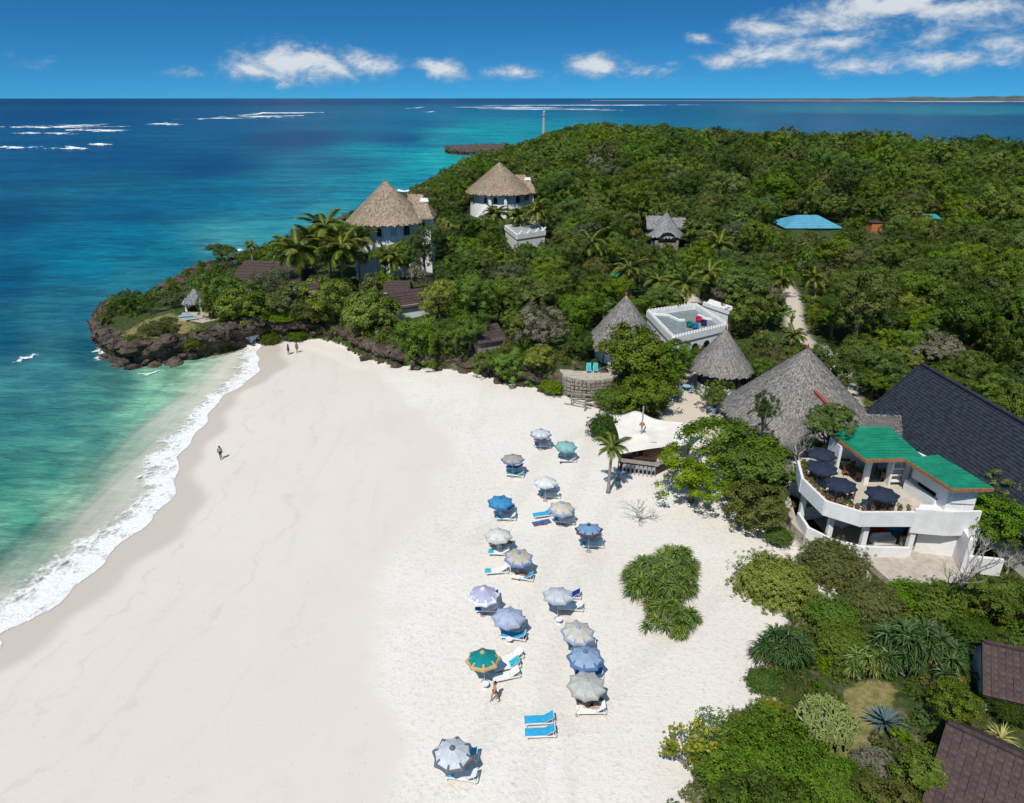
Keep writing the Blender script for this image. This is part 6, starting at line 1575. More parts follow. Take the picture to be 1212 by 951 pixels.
cx_ = ng.nodes.new('ShaderNodeCombineXYZ'); ng.links.new(nattr('rot', 'FLOAT'), cx_.inputs[2]); ng.links.new(cx_.outputs[0], iop.inputs['Rotation'])
ng.links.new(iop.outputs[0], go.inputs[0])
md = fw_.modifiers.new('wood', 'NODES'); md.node_group = ng
# low undergrowth in the gaps: small clumps nobody could count
gp, gs, gr_, gi_ = [], [], [], []
for (y0, y1, step) in ((22, 78, 1.15), (78, 130, 1.7), (130, 200, 2.6)):
    X, Y = grid_points(-70, 90, y0, y1, step); LD = sdf(LAND, X, Y)
    bad = (LD < .35) | (pl_dist(pathw, X, Y) < 1.9) | ((Y > 78) & (LD > 7)) | ((X > 44) & (Y > 40))
    for q in NO: bad |= (sdf(q, X, Y) > -.2) & ((q is not HEADTOP) | (fr.uniform(size=X.shape) < .45))
    X, Y = X[~bad], Y[~bad]; Z = gz(X, Y)
    for x, y, z in zip(X, Y, Z):
        if any((x - a) ** 2 + (y - c) ** 2 < (d * .92) ** 2 for a, c, d in FEET): continue
        if (x - 25) ** 2 + (y - 33.5) ** 2 < 1.5: continue
        r = step * fr.uniform(.35, .8)
        if blocked(x, y, z + r * .5, r * .7) and fr.uniform() < .8: continue
        gp.append((x, y, z + r * .25)); gs.append(r); gr_.append(fr.uniform(0, 6.28)); gi_.append(fk[['forest', 'bright', 'olive', 'dark', 'forest', 'olive'][fr.integers(6)]][fr.integers(4)])
um = bpy.data.meshes.new('undergrowth'); um.from_pydata(gp, [], [])
for nm_, typ, arr in (('scl', 'FLOAT', gs), ('rot', 'FLOAT', gr_), ('idx', 'INT', gi_)):
    at = um.attributes.new(nm_, typ, 'POINT'); at.data.foreach_set('value', np.array(arr, np.int32 if typ == 'INT' else np.float32))
uo = link('undergrowth', um); tag(uo, 'low leafy undergrowth between the trees', kind='stuff'); md = uo.modifiers.new('wood', 'NODES'); md.node_group = ng
print('wood', len(cand), 'far', len(far_pts), 'under', len(gp))

# ------------------------------------------------------------------ beach parasols and sun loungers
def canvas(name, rgb):
    t = NT(name); p = t.coord('Object'); n = t.noise(p, 3.0, 4, .6); n2 = t.noise(p, 25, 2, .5)
    col = t.mix(t.range(n, .35, .68), tuple(k * .80 for k in rgb), rgb)
    b = t.pbr(col, .85, t.bump(n2, .3, .01), .2); tr = t.n('ShaderNodeBsdfTranslucent'); t.put(tr.inputs[0], col)
    mx = t.n('ShaderNodeMixShader'); mx.inputs[0].default_value = .16; t.t.links.new(b, mx.inputs[1]); t.t.links.new(tr.outputs[0], mx.inputs[2]); return t.done(mx.outputs[0])
CANV = {}
def cv(rgb):
    k = tuple(rgb)
    if k not in CANV: CANV[k] = canvas('canvas_%d' % len(CANV), srgb(*rgb))
    return CANV[k]
M['pole'] = simple('parasol_pole', (.55, .52, .47), .5, .1, 6, 0, .4)
def panel_mesh(R, m0, m1, trim, n=8, z0=2.62, drop=.62):
    vs, fs, mi = [], [], []; nr_, nt = 14, 10; da = 2 * math.pi / n
    for i in range(nr_ + 1):
        u = .08 + .92 * i / nr_
        for j in range(nt + 1):
            t = j / nt; a = (t - .5) * da; sc = 1 - .15 * math.sin(math.pi * t) * u ** 3
            r = R * u * sc * math.cos(da / 2) / math.cos(a) * (1 + 0 * t) if False else R * u * sc
            vs.append((r * math.cos(a), r * math.sin(a), z0 - drop * u ** 1.2 - .05 * u * math.sin(math.pi * t)))
    for i in range(nr_):
        for j in range(nt):
            k = i * (nt + 1) + j; fs.append((k, k + 1, k + nt + 2, k + nt + 1)); u = (i + .5) / nr_; t = abs((j + .5) / nt - .5) * 2
            mi.append(1 if trim and (u > .88 or (u > .42 and t > 1.12 - (u - .42) * .95) or u < .1) else 0)
    vs += [(vs[(nr_) * (nt + 1) + j][0] * 1.005, vs[nr_ * (nt + 1) + j][1] * 1.005, vs[nr_ * (nt + 1) + j][2] - .13) for j in range(nt + 1)]
    o = nr_ * (nt + 1)
    for j in range(nt): fs.append((o + j, o + j + 1, o + nt + 1 + j + 1, o + nt + 1 + j)); mi.append(1 if trim else 0)
    me = mk_mesh('canopy_panel', vs, fs, [m0, m1]); me.polygons.foreach_set('material_index', mi); return me
def parasol(loc, R, c0, c1, trim, label, n=8, tilt=0.0, group=None, name='parasol', pole_mat=None, z0=2.62, drop=.62, rz=None):
    root = thing(name, label, 'parasol', loc, rz if rz is not None else random.uniform(0, .7), group)
    root.rotation_euler.x = tilt
    pm = pole_mat or M['pole']
    b = B(); b.tube([(0, 0, -.1), (0, 0, z0 + .05)], .028, 8); b.build('pole', pm, root)
    b = B(); b.lathe([(.26, 0), (.26, .06), (.06, .1), (.05, .25)], 14); b.build('base', M['metal'], root)
    b = B()
    for k in range(n):
        a = 2 * math.pi * (k + .5) / n; b.beam((0, 0, z0 - .04), (R * .98 * math.cos(a), R * .98 * math.sin(a), z0 - drop - .05), .025)
        b.beam((0, 0, z0 - .75), (R * .5 * math.cos(a), R * .5 * math.sin(a), z0 - .06 - drop * .47), .02)
    b.lathe([(R * .15, z0 - .05), (R * .12, z0 + .02), (.03, z0 + .07), (.02, z0 + .16)], 10)
    cn = b.build('canopy', c1 if trim else c0, root)
    me = panel_mesh(R, c0, c1, trim, n, z0, drop)
    for k in range(n): o = link('canopy_panel', me, cn); o.rotation_euler = (0, 0, 2 * math.pi * k / n)
    return root
M['sling'] = simple('lounger_sling', (.76, .75, .72), .8, .05, 5, .1, .2)
M['white_frame'] = simple('lounger_frame', (.74, .74, .73), .5, .05, 5, 0, .4)
M['aqua'] = canvas('aqua_towel', srgb(60, 178, 222)); M['blue_towel'] = canvas('blue_towel', srgb(20, 120, 190)); M['teal_towel'] = canvas('teal_towel', srgb(70, 190, 205)); M['royal'] = canvas('royal_towel', srgb(25, 60, 150)); M['red_towel'] = canvas('red_towel', srgb(190, 50, 60))
def make_lounger():
    r = thing('sun_lounger', 'white sun lounger', 'sun lounger')
    b = B()
    for s in (-1, 1): b.beam((-.95, s * .31, .30), (.95, s * .31, .30), .05, .07)
    b.beam((-.95, -.31, .301), (-.95, .31, .301), .05, .07); b.beam((.95, -.31, .301), (.95, .31, .301), .05, .07); b.build('frame', M['white_frame'], r)
    for x in (-.85, .85):
        for y in (-.31, .31): q = B(); q.beam((x, y, .27), (x * 1.02, y, -.02), .05); q.build('leg', M['white_frame'], r)
    b = B(); b.box((-.32, 0, .355), (1.22, .60, .035)); b.build('bed', M['sling'], r)
    b = B(); a = .62; b.beam((.32, 0, .37), (.32 + .72 * math.cos(a), 0, .37 + .72 * math.sin(a)), .60, .035); b.build('backrest', M['sling'], r)
    b = B()
    for s in (-1, 1): b.beam((.78, s * .29, .31), (.32 + .55 * math.cos(a), s * .29, .34 + .55 * math.sin(a)), .03)
    b.build('back_prop', M['white_frame'], r)
    return r
LOUNGER = make_lounger(); _first = [True]
def lounger(loc, rz, label, group=None):
    if _first[0]: r = LOUNGER; _first[0] = False
    else: r = copy_tree(LOUNGER)
    r.location = loc; r.rotation_euler = (0, 0, rz); r['label'] = label
    if group: r['group'] = group
    return r
def cloth_strip(pts, w, name, mat):
    vs, fs = [], []; n = 6
    for i, (x, z) in enumerate(pts):
        for j in range(n): y = (j / (n - 1) - .5) * w; vs.append((x, y, z + .012 * math.sin(i * 2.3 + j * 1.7)))
    for i in range(len(pts) - 1):
        for j in range(n - 1): k = i * n + j; fs.append((k, k + 1, k + n + 1, k + n))
    return mk_mesh(name, vs, fs, mat)
TOWEL = {'foot': cloth_strip([(-.99, .25), (-.97, .385), (-.75, .392), (-.5, .392)], .63, 'towel', M['aqua']),
         'full': cloth_strip([(-.99, .28), (-.96, .395), (-.6, .40), (-.2, .40), (.2, .40), (.31, .415), (.6, .61), (.86, .805)], .62, 'towel', M['aqua']),
         'head': cloth_strip([(.2, .40), (.31, .415), (.6, .61), (.88, .82), (.93, .70)], .60, 'towel', M['aqua'])}
def towel(loc, rz, kind, mat, label):
    o = link('beach_towel', TOWEL[kind]); o.location = loc; o.rotation_euler = (0, 0, rz); o.material_slots[0].link = 'OBJECT'; o.material_slots[0].material = M[mat]
    return tag(o, label, 'towel')
def side_table(loc, label):
    r = thing('side_table', label, 'table', loc); b = B(); b.lathe([(.27, .40), (.27, .44)], 16); b.build('top', M['white_frame'], r); b = B(); b.lathe([(.2, 0), (.2, .03), (.04, .05), (.04, .4)], 10); b.build('stand', M['white_frame'], r)

W_ = (238, 240, 242); 
UMB = [  # canopy px, main, trim, trim?, description, lounger px, towel kind, towel mat, rear towel, n
 ((640, 511), (205, 212, 220), (150, 160, 172), 1, 'pale silver grey', (643, 526), 'foot', 'aqua', 'red_towel'),
 ((669, 524), (140, 185, 185), (110, 160, 165), 1, 'pale sea green', (672, 543), None, None, None),
 ((607, 542), (178, 165, 155), (120, 138, 160), 1, 'taupe with blue grey edge', (610, 560), 'full', 'teal_towel', 'blue_towel'),
 ((646, 569), (226, 226, 222), (205, 210, 216), 1, 'plain off white', (652, 585), 'foot', 'aqua', 'blue_towel'),
 ((592, 591), (70, 145, 190), (60, 120, 165), 1, 'bright blue', (599, 611), 'foot', 'teal_towel', 'blue_towel'),
 ((664, 597), (205, 198, 180), (150, 168, 190), 1, 'beige and blue grey striped', (669, 615), 'foot', 'aqua', None),
 ((698, 627), (125, 160, 195), (84, 78, 84), 1, 'steel blue with brown edge', (702, 643), 'foot', 'teal_towel', 'royal'),
 ((590, 630), (218, 216, 208), (198, 196, 190), 1, 'ivory', (591, 652), 'foot', 'aqua', None),
 ((612, 656), (195, 188, 170), (125, 150, 190), 1, 'sand coloured with blue edge', (618, 681), 'head', 'aqua', None),
 ((571, 700), (188, 188, 214), (236, 236, 240), 1, 'lavender with white edge', (577, 719), 'foot', 'blue_towel', 'royal'),
 ((661, 704), (202, 206, 212), (178, 184, 194), 1, 'light grey', (676, 717), None, None, 'royal'),
 ((602, 726), (176, 186, 208), (160, 170, 196), 1, 'lilac grey', (608, 751), 'full', 'aqua', 'royal'),
 ((682, 744), (205, 202, 190), (160, 170, 190), 1, 'cream with pale blue edge', (690, 762), 'foot', 'aqua', 'teal_towel'),
 ((693, 776), (150, 175, 200), (92, 128, 166), 1, 'denim blue', (698, 796), 'full', 'blue_towel', None),
 ((573, 777), (20, 140, 140), (205, 172, 120), 1, 'teal with golden edge', (600, 786), 'head', 'teal_towel', None),
 ((694, 807), (192, 194, 186), (178, 178, 170), 1, 'greyish cream', (700, 838), None, None, 'blue_towel'),
 ((535, 886), (206, 214, 220), (112, 114, 120), 1, 'silver with dark grey edge', (547, 916), 'foot', 'aqua', 'aqua'),
]
for i, ((cx, cy), m0, m1, trim, d, (lx, ly), tk, tm, rt) in enumerate(UMB):
    q = P(cx, cy, 3.35); g = gz1(q.x, q.y); q = P(cx, cy, g + 2.32); g = gz1(q.x, q.y)
    lab = '%s parasol on the beach' % d
    if d in ('ivory', 'light grey', 'pale silver grey', 'greyish cream', 'plain off white'): lab = {'ivory': 'ivory parasol just behind the sand coloured one with blue edge', 'light grey': 'light grey parasol across from the lavender one', 'pale silver grey': 'pale silver grey parasol next to the sea green one', 'greyish cream': 'greyish cream parasol over two sunbathers, in front of the denim blue one', 'plain off white': 'plain off white parasol behind the beige striped one'}[d]
    parasol((q.x, q.y, g), 1.27 + .05 * math.sin(i * 3.1), cv(m0), cv(m1), trim, lab, 9 if i % 3 == 0 else 8, .10 * math.sin(i * 1.7), 'beach parasols', z0=2.62 + .08 * math.sin(i * 4.4), drop=.58 + .12 * math.sin(i * 2.9))
    l = P(lx, ly, g + .45); rz = -.10 + .12 * math.sin(i * 2.2) if d != 'teal with golden edge' else .25
    lz = gz1(l.x, l.y)
    lounger((l.x, l.y, lz), rz, 'white sun lounger at the open side of the %s parasol' % d, 'sun loungers')
    if tk: towel((l.x, l.y, lz), rz, tk, tm, '%s towel on the open lounger by the %s parasol' % ({'aqua': 'aqua', 'teal_towel': 'pale teal', 'blue_towel': 'blue', 'royal': 'royal blue'}[tm], d))
    dy = 1.45 if d != 'teal with golden edge' else -.95
    r2 = (l.x - .05, l.y + dy, gz1(l.x, l.y + dy)); 
    if i not in (12, 13): lounger(r2, rz + .03, 'white sun lounger in the shade behind the %s parasol pole' % d, 'sun loungers')
    if rt and i not in (12, 13): towel(r2, rz + .03, 'full', rt, '%s towel in the shade under the %s parasol' % ({'aqua': 'aqua', 'teal_towel': 'pale teal', 'blue_towel': 'blue', 'royal': 'royal blue', 'red_towel': 'red'}[rt], d))
    side_table((q.x + .05, q.y + (.35 if i in (8, 10, 11, 14) else .5) - (.9 if i in (8, 10, 11, 14) else 0), g), 'small round white table under the %s parasol' % d)
for (px, py), rz, tk, tm, lab, tl in (((639, 850), .06, 'full', 'aqua', 'rear lounger of the pair standing without a parasol', 'aqua towel on the rear lounger without a parasol'), ((640, 865), .04, 'full', 'aqua', 'front lounger of the pair standing without a parasol', 'aqua towel on the front lounger without a parasol'),
        ((588, 673), .12, 'foot', 'teal_towel', 'white lounger out in the sun beside the sand coloured parasol', 'pale teal towel on the lounger out in the sun'), ((643, 607), .25, 'full', 'aqua', 'aqua covered lounger out in the sun beside the beige striped parasol', 'aqua towel on the lounger beside the beige striped parasol'),
        ((604, 776), .45, None, None, 'white lounger tilted behind the teal parasol', '')):
    l = P(px, py, 1.4); lz = gz1(l.x, l.y); lounger((l.x, l.y, lz), rz, lab, 'sun loungers')
    if tk: towel((l.x, l.y, lz), rz, tk, tm, tl)

# ------------------------------------------------------------------ people
SKIN = {'brown': simple('skin_brown', (.22, .10, .055), .55, .06, 4), 'tan': simple('skin_tan', (.42, .22, .14), .55, .06, 4), 'pale': simple('skin_pale', (.52, .32, .23), .55, .06, 4), 'dark': simple('skin_dark', (.07, .035, .022), .5, .06, 4)}
M['hair'] = simple('hair', (.02, .014, .01), .6, .2, 8)
def skin_mesh(name, joints, edges, mat, parent, root_key, sub=1):
    keys = list(joints); me = bpy.data.meshes.new(name)
    me.from_pydata([joints[k][0] for k in keys], [(keys.index(a), keys.index(b_)) for a, b_ in edges], []); me.materials.append(mat)
    o = link(name, me, parent); sk = o.modifiers.new('skin', 'SKIN'); sk.use_smooth_shade = True
    lay = me.skin_vertices[0].data if len(me.skin_vertices) else None
    if lay is None:
        bpy.context.view_layer.update(); lay = me.skin_vertices[0].data
    for i, k in enumerate(keys): r = joints[k][1]; lay[i].radius = (r, r) if not isinstance(r, tuple) else r; lay[i].use_root = (k == root_key)
    sb = o.modifiers.new('sub', 'SUBSURF'); sb.levels = sub; sb.render_levels = sub
    return o
def person(mat4, label, skin='tan', pose='walk', wear=('swimsuit', (.02, .02, .03)), hair=True, top=None, scale=1.0):
    root = thing('person', label, 'person'); root.matrix_world = mat4 @ Matrix.Scale(scale, 4)
    J = {'pelvis': ((0, 0, .95), (.145, .105)), 'waist': ((0, 0, 1.10), (.12, .09)), 'chest': ((0, .01, 1.32), (.15, .105)), 'neck': ((0, 0, 1.47), .055), 'head0': ((0, .02, 1.545), .075), 'head1': ((0, .02, 1.63), .098), 'head2': ((0, .01, 1.69), .06), 'nose': ((0, .125, 1.585), .014), 'ear_l': ((.092, .01, 1.59), .016), 'ear_r': ((-.092, .01, 1.59), .016)}
    st = {'walk': .20, 'stand': .04, 'lie': .03}[pose]
    for s, n, sw in ((1, 'l', 1), (-1, 'r', -1)):
        k = st * sw
        J['sh_' + n] = ((s * .17, 0, 1.41), .062); J['el_' + n] = ((s * .225, -k * .5, 1.15), .046); J['wr_' + n] = ((s * .24, -k * .6 + .08, .92), .033); J['ha_' + n] = ((s * .24, -k * .6 + .11, .85), (.038, .022))
        for f in range(4): J['f%d_%s' % (f, n)] = ((s * (.215 + .017 * f), -k * .6 + .135 + .004 * f, .765 + .008 * abs(f - 1.6)), .0085)
        J['th_' + n] = ((s * .20, -k * .6 + .16, .83), .0095)
        J['hip_' + n] = ((s * .088, 0, .90), .095); J['kn_' + n] = ((s * .095, k * .75 + .04, .50), .062); J['an_' + n] = ((s * .098, k * 1.2 - (.05 if k < 0 else 0), .09 + (.03 if k < -.1 else 0)), .042); J['to_' + n] = ((s * .105, k * 1.2 + .13, .03), .034)
    E_ = [('pelvis', 'waist'), ('waist', 'chest'), ('chest', 'neck'), ('neck', 'head0'), ('head0', 'head1'), ('head1', 'head2'), ('head0', 'nose'), ('head1', 'ear_l'), ('head1', 'ear_r')]
    for n in 'lr': E_ += [('chest', 'sh_' + n), ('sh_' + n, 'el_' + n), ('el_' + n, 'wr_' + n), ('wr_' + n, 'ha_' + n), ('wr_' + n, 'th_' + n), ('pelvis', 'hip_' + n), ('hip_' + n, 'kn_' + n), ('kn_' + n, 'an_' + n), ('an_' + n, 'to_' + n)] + [('ha_' + n, 'f%d_%s' % (f, n)) for f in range(4)]
    skin_mesh('body', J, E_, SKIN[skin], root, 'pelvis', 2)
    def grow(names, extra): return {k: (J[k][0], tuple(x + extra for x in J[k][1]) if isinstance(J[k][1], tuple) else J[k][1] + extra) for k in names}
    kind, rgb = wear; cm = simple('cloth', rgb, .85, .1, 6)
    if kind == 'swimsuit': 
        skin_mesh('swimsuit_bottom', grow(['pelvis', 'hip_l', 'hip_r'], .012), [('pelvis', 'hip_l'), ('pelvis', 'hip_r')], cm, root, 'pelvis')
        g2 = {'a': ((-.09, .02, 1.30), .115), 'b': ((.09, .02, 1.30), .115)}; skin_mesh('swimsuit_top', g2, [('a', 'b')], cm, root, 'a')
    else:
        names = ['pelvis', 'hip_l', 'hip_r', 'kn_l', 'kn_r'] + (['an_l', 'an_r'] if kind == 'trousers' else []); g2 = grow(names, .02)
        if kind == 'shorts':
            for n in 'lr': a, b_ = Vector(J['hip_' + n][0]), Vector(J['kn_' + n][0]); g2['kn_' + n] = (tuple(a.lerp(b_, .55)), .095)
        ed = [('pelvis', 'hip_l'), ('pelvis', 'hip_r'), ('hip_l', 'kn_l'), ('hip_r', 'kn_r')] + ([('kn_l', 'an_l'), ('kn_r', 'an_r')] if kind == 'trousers' else [])
        skin_mesh(kind, g2, ed, cm, root, 'pelvis')
    if top:
        g2 = grow(['pelvis', 'waist', 'chest', 'sh_l', 'sh_r'], .022)
        for n in 'lr': a, b_ = Vector(J['sh_' + n][0]), Vector(J['el_' + n][0]); g2['el_' + n] = (tuple(a.lerp(b_, .6)), .075)
        skin_mesh('shirt', g2, [('pelvis', 'waist'), ('waist', 'chest'), ('chest', 'sh_l'), ('chest', 'sh_r'), ('sh_l', 'el_l'), ('sh_r', 'el_r')], simple('shirt_cloth', top, .85, .1, 6), root, 'pelvis')
    if hair: skin_mesh('hair', {'a': ((0, -.02, 1.70), .085), 'b': ((0, -.055, 1.63), .095), 'c': ((0, -.07, 1.53), .07)}, [('a', 'b'), ('b', 'c')], M['hair'], root, 'b')
    b = B(); b.box((.035, .108, 1.625), (.02, .012, .012)); b.box((-.035, .108, 1.625), (.02, .012, .012)); b.box((0, .105, 1.545), (.05, .01, .01)); b.build('face', M['hair'], root)
    return root
def stand(px, py, rz): g = on(px, py); return Matrix.Translation((g.x, g.y, g.z + .015)) @ Matrix.Rotation(rz, 4, 'Z')
def lie(px, py, z, rz, back=.12):
    g = P(px, py, 1.3); g.z = gz1(g.x, g.y) + z; d = Vector((math.cos(rz), math.sin(rz), 0)); zax = (d + Vector((0, 0, back))).normalized(); yax = (Vector((0, 0, 1)) - zax * zax.z).normalized(); xax = yax.cross(zax)
    m = Matrix((xax, yax, zax)).transposed().to_4x4(); return Matrix.Translation(g) @ m @ Matrix.Translation((0, 0, -.85))
person(stand(586, 831, 1.9), 'tanned woman in a red swimsuit walking over the sand near the teal parasol', 'tan', 'walk', ('swimsuit', (.30, .04, .03)))
person(stand(262, 544, .6), 'person in dark shorts and pale top walking alone by the wet sand', 'dark', 'walk', ('shorts', (.02, .02, .03)), True, (.32, .33, .36))
person(stand(342, 420, 2.5), 'slim person standing on the sand below the headland cliff', 'dark', 'stand', ('shorts', (.05, .04, .05)), True, (.10, .09, .10))
person(stand(352, 418, .3), 'person in brown clothes below the headland cliff', 'brown', 'walk', ('shorts', (.14, .05, .04)), True, (.28, .11, .08))
person(stand(731, 580, 2.9), 'person in dark top and teal shorts in the shade of the young palm', 'dark', 'stand', ('shorts', (.02, .16, .16)), True, (.02, .015, .015))
person(lie(698, 829, .44, -.06), 'sunbather in blue on the rear lounger of the greyish cream parasol', 'brown', 'lie', ('shorts', (.02, .05, .25)))
person(lie(700, 837, .44, -.08), 'sunbather in a black swimsuit on the front lounger of the greyish cream parasol', 'pale', 'lie', ('swimsuit', (.01, .01, .015)))
person(lie(641, 617, .10, .35, 0), 'sunbather in blue shorts lying on the sand beside the beige striped parasol', 'brown', 'lie', ('shorts', (.02, .10, .50)))
person(lie(617, 680, .44, -.05), 'sunbather in pink on the lounger of the sand coloured parasol', 'pale', 'lie', ('swimsuit', (.5, .06, .12)))
person(lie(594, 643, .44, -.05), 'sunbather resting in the shade of the ivory parasol', 'brown', 'lie', ('shorts', (.05, .04, .04)))
q = P(761, 541, 2.0); person(Matrix.Translation((q.x, q.y + 1.3, 1.15)) @ Matrix.Rotation(2.8, 4, 'Z'), 'barman in a white shirt behind the beach bar counter', 'dark', 'stand', ('trousers', (.03, .03, .04)), True, (.75, .78, .85))
q = P(753, 540, 2.0); person(Matrix.Translation((q.x, q.y + 1.5, 1.15)) @ Matrix.Rotation(3.4, 4, 'Z'), 'barman in a yellow shirt behind the beach bar counter', 'dark', 'stand', ('trousers', (.03, .03, .04)), True, (.6, .45, .05))
person(stand(936, 386, 3.0), 'person in dark clothes standing on the sandy path', 'dark', 'stand', ('trousers', (.03, .03, .035)), True, (.05, .05, .06))
g = P(929, 592, 2.06); person(Matrix.Translation((g.x, g.y, 2.07)) @ Matrix.Rotation(2.0, 4, 'Z'), 'person in a teal shirt on the path beside the restaurant', 'dark', 'stand', ('trousers', (.03, .03, .04)), True, (.02, .28, .28))
b = B(); m = cloth_strip([(-.9, .012), (-.3, .014), (.3, .014), (.9, .012)], .75, 'mat', M['blue_towel']); g = P(641, 617, 1.1); o = link('beach_mat', m); o.location = (g.x, g.y, gz1(g.x, g.y) + .02); o.rotation_euler = (0, 0, .35); tag(o, 'blue mat under the sunbather in blue shorts', 'mat')

# ------------------------------------------------------------------ furniture on the terrace and in the yards
def make_table(name, label, loc, r_, h, mat, group=None):
    t_ = thing(name, label, 'table', loc, 0, group); b = B(); b.lathe([(r_, h - .05), (r_, h)], 14); b.build('top', mat, t_); b = B(); b.lathe([(.22, 0), (.2, .05), (.06, .1), (.06, h - .05)], 8); b.build('pedestal', mat, t_); return t_
def make_chair(mat):
    b = B(); b.box((0, 0, .43), (.46, .46, .06)); b.box((0, -.22, .72), (.46, .05, .52))
    for x in (-.2, .2):
        for y in (-.2, .2): b.beam((x, y, .4), (x, y, 0), .05)
    me = b.build('tmp_chair', mat); d = me.data; bpy.data.objects.remove(me); d.name = 'chair'; return d
CH_W, CH_B = make_chair(M['wood']), make_chair(simple('blue_paint', (.18, .33, .45), .6))
def dine(p, r_, mat, chair, tl, cl, n=4, a0=.4, group=None):
    make_table('dining_table', tl, p, r_, .74, mat)
    for k in range(n):
        a = a0 + 2 * math.pi * k / n; o = link('chair', chair); o.location = (p[0] + (r_ + .3) * math.cos(a), p[1] + (r_ + .3) * math.sin(a), p[2]); o.rotation_euler = (0, 0, a + math.pi / 2); tag(o, cl, 'chair', group)
for i, (px, py, w_) in enumerate(((999, 547, 'beside the end wall'), (1012, 560, 'in the middle of the open terrace front'), (1050, 562, 'under the roof between the two columns'), (971, 562, 'under the pair of navy parasols'), (996, 585, 'under the navy parasol at the terrace bend'), (1043, 596, 'under the navy parasol near the front balcony'))):
    q = P(px, py, 6.2); dine((q.x, q.y, 5.832), .5, M['wood'], CH_W, 'round red brown wooden table ' + w_, 'red brown wooden chair at the table ' + w_, 4, .4 + i, 'wooden terrace chairs')
for px, py, w_ in ((973, 534, 'under the roof corner of the terrace'), (974, 551, 'in the middle of the terrace end'), (996, 570, 'at the bend of the terrace'), (1045, 581, 'behind the front balcony')):
    q = P(px, py, 8.1); parasol((q.x, q.y, 5.832), 1.38, M['navy'], M['navy'], 0, 'navy parasol ' + w_, 8, 0, 'navy terrace parasols', 'parasol', M['dark_wood'], 2.5, .5)
pot_b = B(); pot_b.lathe([(.13, 0), (.19, .30), (.21, .34), (.17, .34)], 10); po = pot_b.build('tmp_pot', M['terracotta']); POT = po.data; bpy.data.objects.remove(po)
v, f, rn, C, lr = crown_data(91, 5, 8, 14, .22, .9); POTL = mesh_leaf('pot_plant', v, f, rn, LEAF['forest'])
for i in range(22):
    seg = [T[0], T[1], T[2], T[3], T[4]]; u = (i + .5) / 22 * 4; k = int(u); q = seg[k].lerp(seg[k + 1], u - k); cen = Vector((33, 55, 0)); d = (cen - q); d.z = 0; d.normalize(); q = q + d * .36
    o = thing('flower_pot', 'potted plant in terracotta along the inside of the balcony wall', 'pot plant', (q.x, q.y, 6.392), random.uniform(0, 6), 'pots along the balcony'); s = random.uniform(.8, 1.15)
    a = link('pot', POT, o); a.scale = (s,) * 3; a = link('plant', POTL, o); a.location = (0, 0, .48); a.scale = (.3 * s, .3 * s, .3 * s); a.material_slots[0].link = 'OBJECT'; a.material_slots[0].material = LEAF[random.choice(['forest', 'bright', 'olive', 'dry'])]
for (a, c_), w_ in (((P(957, 570, 6.3), P(973, 586, 6.3)), 'beside the bend'), ((P(1026, 596, 6.3), P(1058, 597, 6.3)), 'along the front')):
    o = thing('bench', 'grey slatted bench on the terrace ' + w_, 'bench', (a.x, a.y, 5.832)); off = o.location
    b = B(); b.beam((a.x, a.y + .2, 6.25), (c_.x, c_.y + .2, 6.25), .4, .05); b.build('seat', M['metal'], o, False, off)
    for h in (.55, .7, .85): b = B(); b.beam((a.x, a.y, 5.83 + h), (c_.x, c_.y, 5.83 + h), .04, .08); b.build('slat', M['metal'], o, False, off)
    for k in (a, c_): b = B(); b.beam((k.x, k.y, 5.83), (k.x, k.y, 6.7), .06); b.build('leg', M['metal'], o, False, off)
for px, py, rz, col, lab in ((962, 612, .3, M['sling'], 'white sofa in the open ground floor lounge by the end column'), (1048, 643, .1, M['sling'], 'white sofa in the ground floor lounge behind the front wall'), (1044, 634, 0, M['red_towel'], 'red armchair in the ground floor lounge'), (1065, 628, .2, M['aqua'], 'blue covered counter in the ground floor lounge'), (1000, 622, .5, M['sling'], 'pale armchair in the ground floor lounge behind the middle column')):
    q = P(px, py, 2.4); o = thing('sofa', lab, 'sofa', (q.x, q.y + .5, 2.065), rz); w_ = 1.7 if 'sofa' in lab or 'counter' in lab else .8
    b = B(); b.box((0, 0, .22), (w_, .8, .42)); b.build('seat', col, o, bevel=.04); b = B(); b.box((0, .36, .55), (w_, .2, .5)); b.build('backrest', col, o, bevel=.04)
    for s in (-1, 1): b = B(); b.box((s * (w_ / 2 + .06), 0, .32), (.14, .82, .6)); b.build('armrest', col, o, bevel=.03)
for i, (px, py, w_) in enumerate(((797, 473, 'nearest the big shady tree'), (841, 473, 'at the edge of the sandy yard'), (846, 490, 'behind the right tip of the sail canopy'), (812, 463, 'in the middle of the sandy yard'))):
    q = on(px, py); dine((q.x, q.y, q.z), .55, simple('pale_blue_top', (.33, .47, .55), .6), CH_B, 'pale blue table ' + w_, 'blue chair at the table ' + w_, 4, .7 + i, 'blue yard chairs')
for px, py, rz, tk, tm, w_ in ((697, 437, 1.5, 'full', 'teal_towel', 'left of the pair on the stone terrace'), (705, 437, 1.5, 'full', 'teal_towel', 'beside its twin on the stone terrace')):
    q = P(px, py, 3.9); lounger((q.x, q.y, 3.665), rz, 'lounger ' + w_, 'sun loungers'); towel((q.x, q.y, 3.665), rz, tk, tm, 'pale teal towel on the lounger ' + w_)
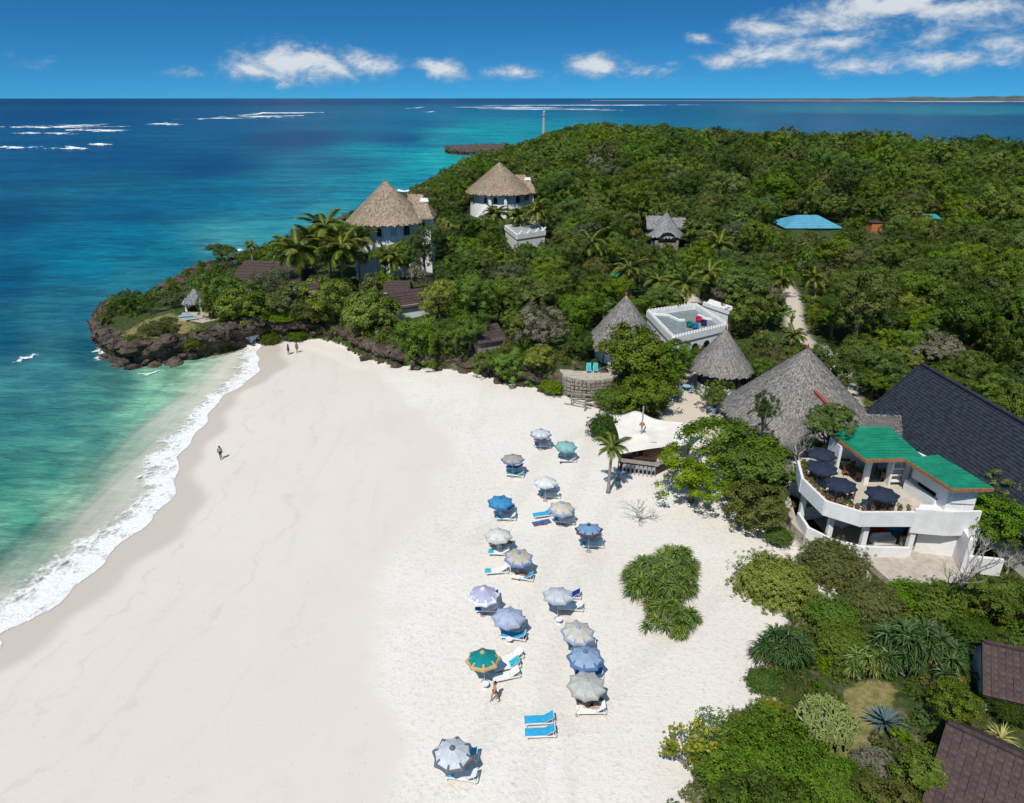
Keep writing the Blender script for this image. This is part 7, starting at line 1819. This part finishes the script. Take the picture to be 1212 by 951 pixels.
for i, (px, py, w_) in enumerate(((219, 376, 'on the pavilion terrace'), (226, 378, 'at the edge of the pavilion terrace'), (296, 377, 'on the cliff top below the shingled cottage'), (346, 380, 'on the cliff top below the veranda'))):
    q = on(px, py, .3); z_ = max(q.z, 4.06) if i < 2 else q.z; lounger((q.x, q.y, z_), .4, 'lounger with blue towel ' + w_, 'sun loungers'); towel((q.x, q.y, z_), .4, 'full', 'blue_towel' if i > 1 else 'aqua', 'blue towel on the lounger ' + w_)

# beach bags beside some loungers
for i, (px, py, c_, w_) in enumerate(((566, 716, (.30, .05, .05), 'red', ), (684, 846, (.45, .36, .22), 'straw'), (622, 756, (.03, .05, .12), 'navy'), (604, 617, (.45, .40, .30), 'cream'), (664, 548, (.05, .05, .05), 'black'))):
    q = on(px, py); b = B(); b.prism([(-.22, -.1), (.22, -.1), (.25, 0), (.22, .1), (-.22, .1), (-.25, 0)], 0, .26); o = thing('beach_bag', w_ + ' beach bag left on the sand beside a lounger', 'bag', (q.x, q.y, q.z), i * 1.1)
    b.build('body', simple(w_ + '_bag', c_, .85), o, bevel=.04); b = B(); b.tube([(-.12, 0, .25), (-.08, 0, .42), (.08, 0, .42), (.12, 0, .25)], .012, 5); b.build('handle', M['wood'], o)

# loose rocks below the headland and ledge
def rock_mesh(seed):
    import bmesh
    bm = bmesh.new(); bmesh.ops.create_icosphere(bm, subdivisions=3, radius=1)
    for v_ in bm.verts: n_ = mnoise.turbulence_vector(v_.co * .9 + Vector((seed, 0, 0)), 4, False); v_.co = v_.co * (1 + .35 * mnoise.noise(v_.co * 1.6 + Vector((seed, 1, 2)))) + n_ * .42; v_.co.z *= .7
    me = bpy.data.meshes.new('rock'); bm.to_mesh(me); bm.free(); me.materials.append(M['rock']); return me
RK = [rock_mesh(i * 9.1) for i in range(5)]
rk = random.Random(8)
for i, (px, py, s) in enumerate([(118, 404, 1.0), (126, 420, 1.3), (140, 430, 1.1), (160, 432, 1.4), (182, 431, 1.0), (205, 428, 1.2), (228, 422, .9), (250, 417, 1.0), (272, 411, .8), (115, 390, 1.1), (126, 383, 1.0), (150, 377, .9), (192, 356, 1.4), (188, 345, 1.2), (204, 336, 1.3), (220, 324, 1.1), (240, 318, 1.0),
        (415, 416, .7), (432, 427, .8), (450, 432, .6), (470, 436, .9), (492, 440, .7), (520, 441, .8), (548, 444, .7), (575, 449, .9), (590, 457, .7), (618, 461, .8), (640, 467, .7), (662, 470, .9), (676, 474, .7), (684, 463, .6), (712, 466, .7), (724, 470, .6), (345, 403, .6), (372, 401, .7), (392, 404, .6)]):
    q = P(px, py, .4); o = link('rock', RK[i % 5]); o.location = (q.x, q.y, max(gz1(q.x, q.y), -.3) + .15 * s); o.rotation_euler = (rk.uniform(-.3, .3), rk.uniform(-.3, .3), rk.uniform(0, 6)); k = s * rk.uniform(.7, 1.0); o.scale = (k * 1.3, k, k * .9)
    tag(o, 'jagged coral boulder at the foot of the headland' if i < 17 else 'jagged coral boulder at the foot of the beach ledge', 'rock', 'boulders under the headland' if i < 17 else 'boulders under the ledge')
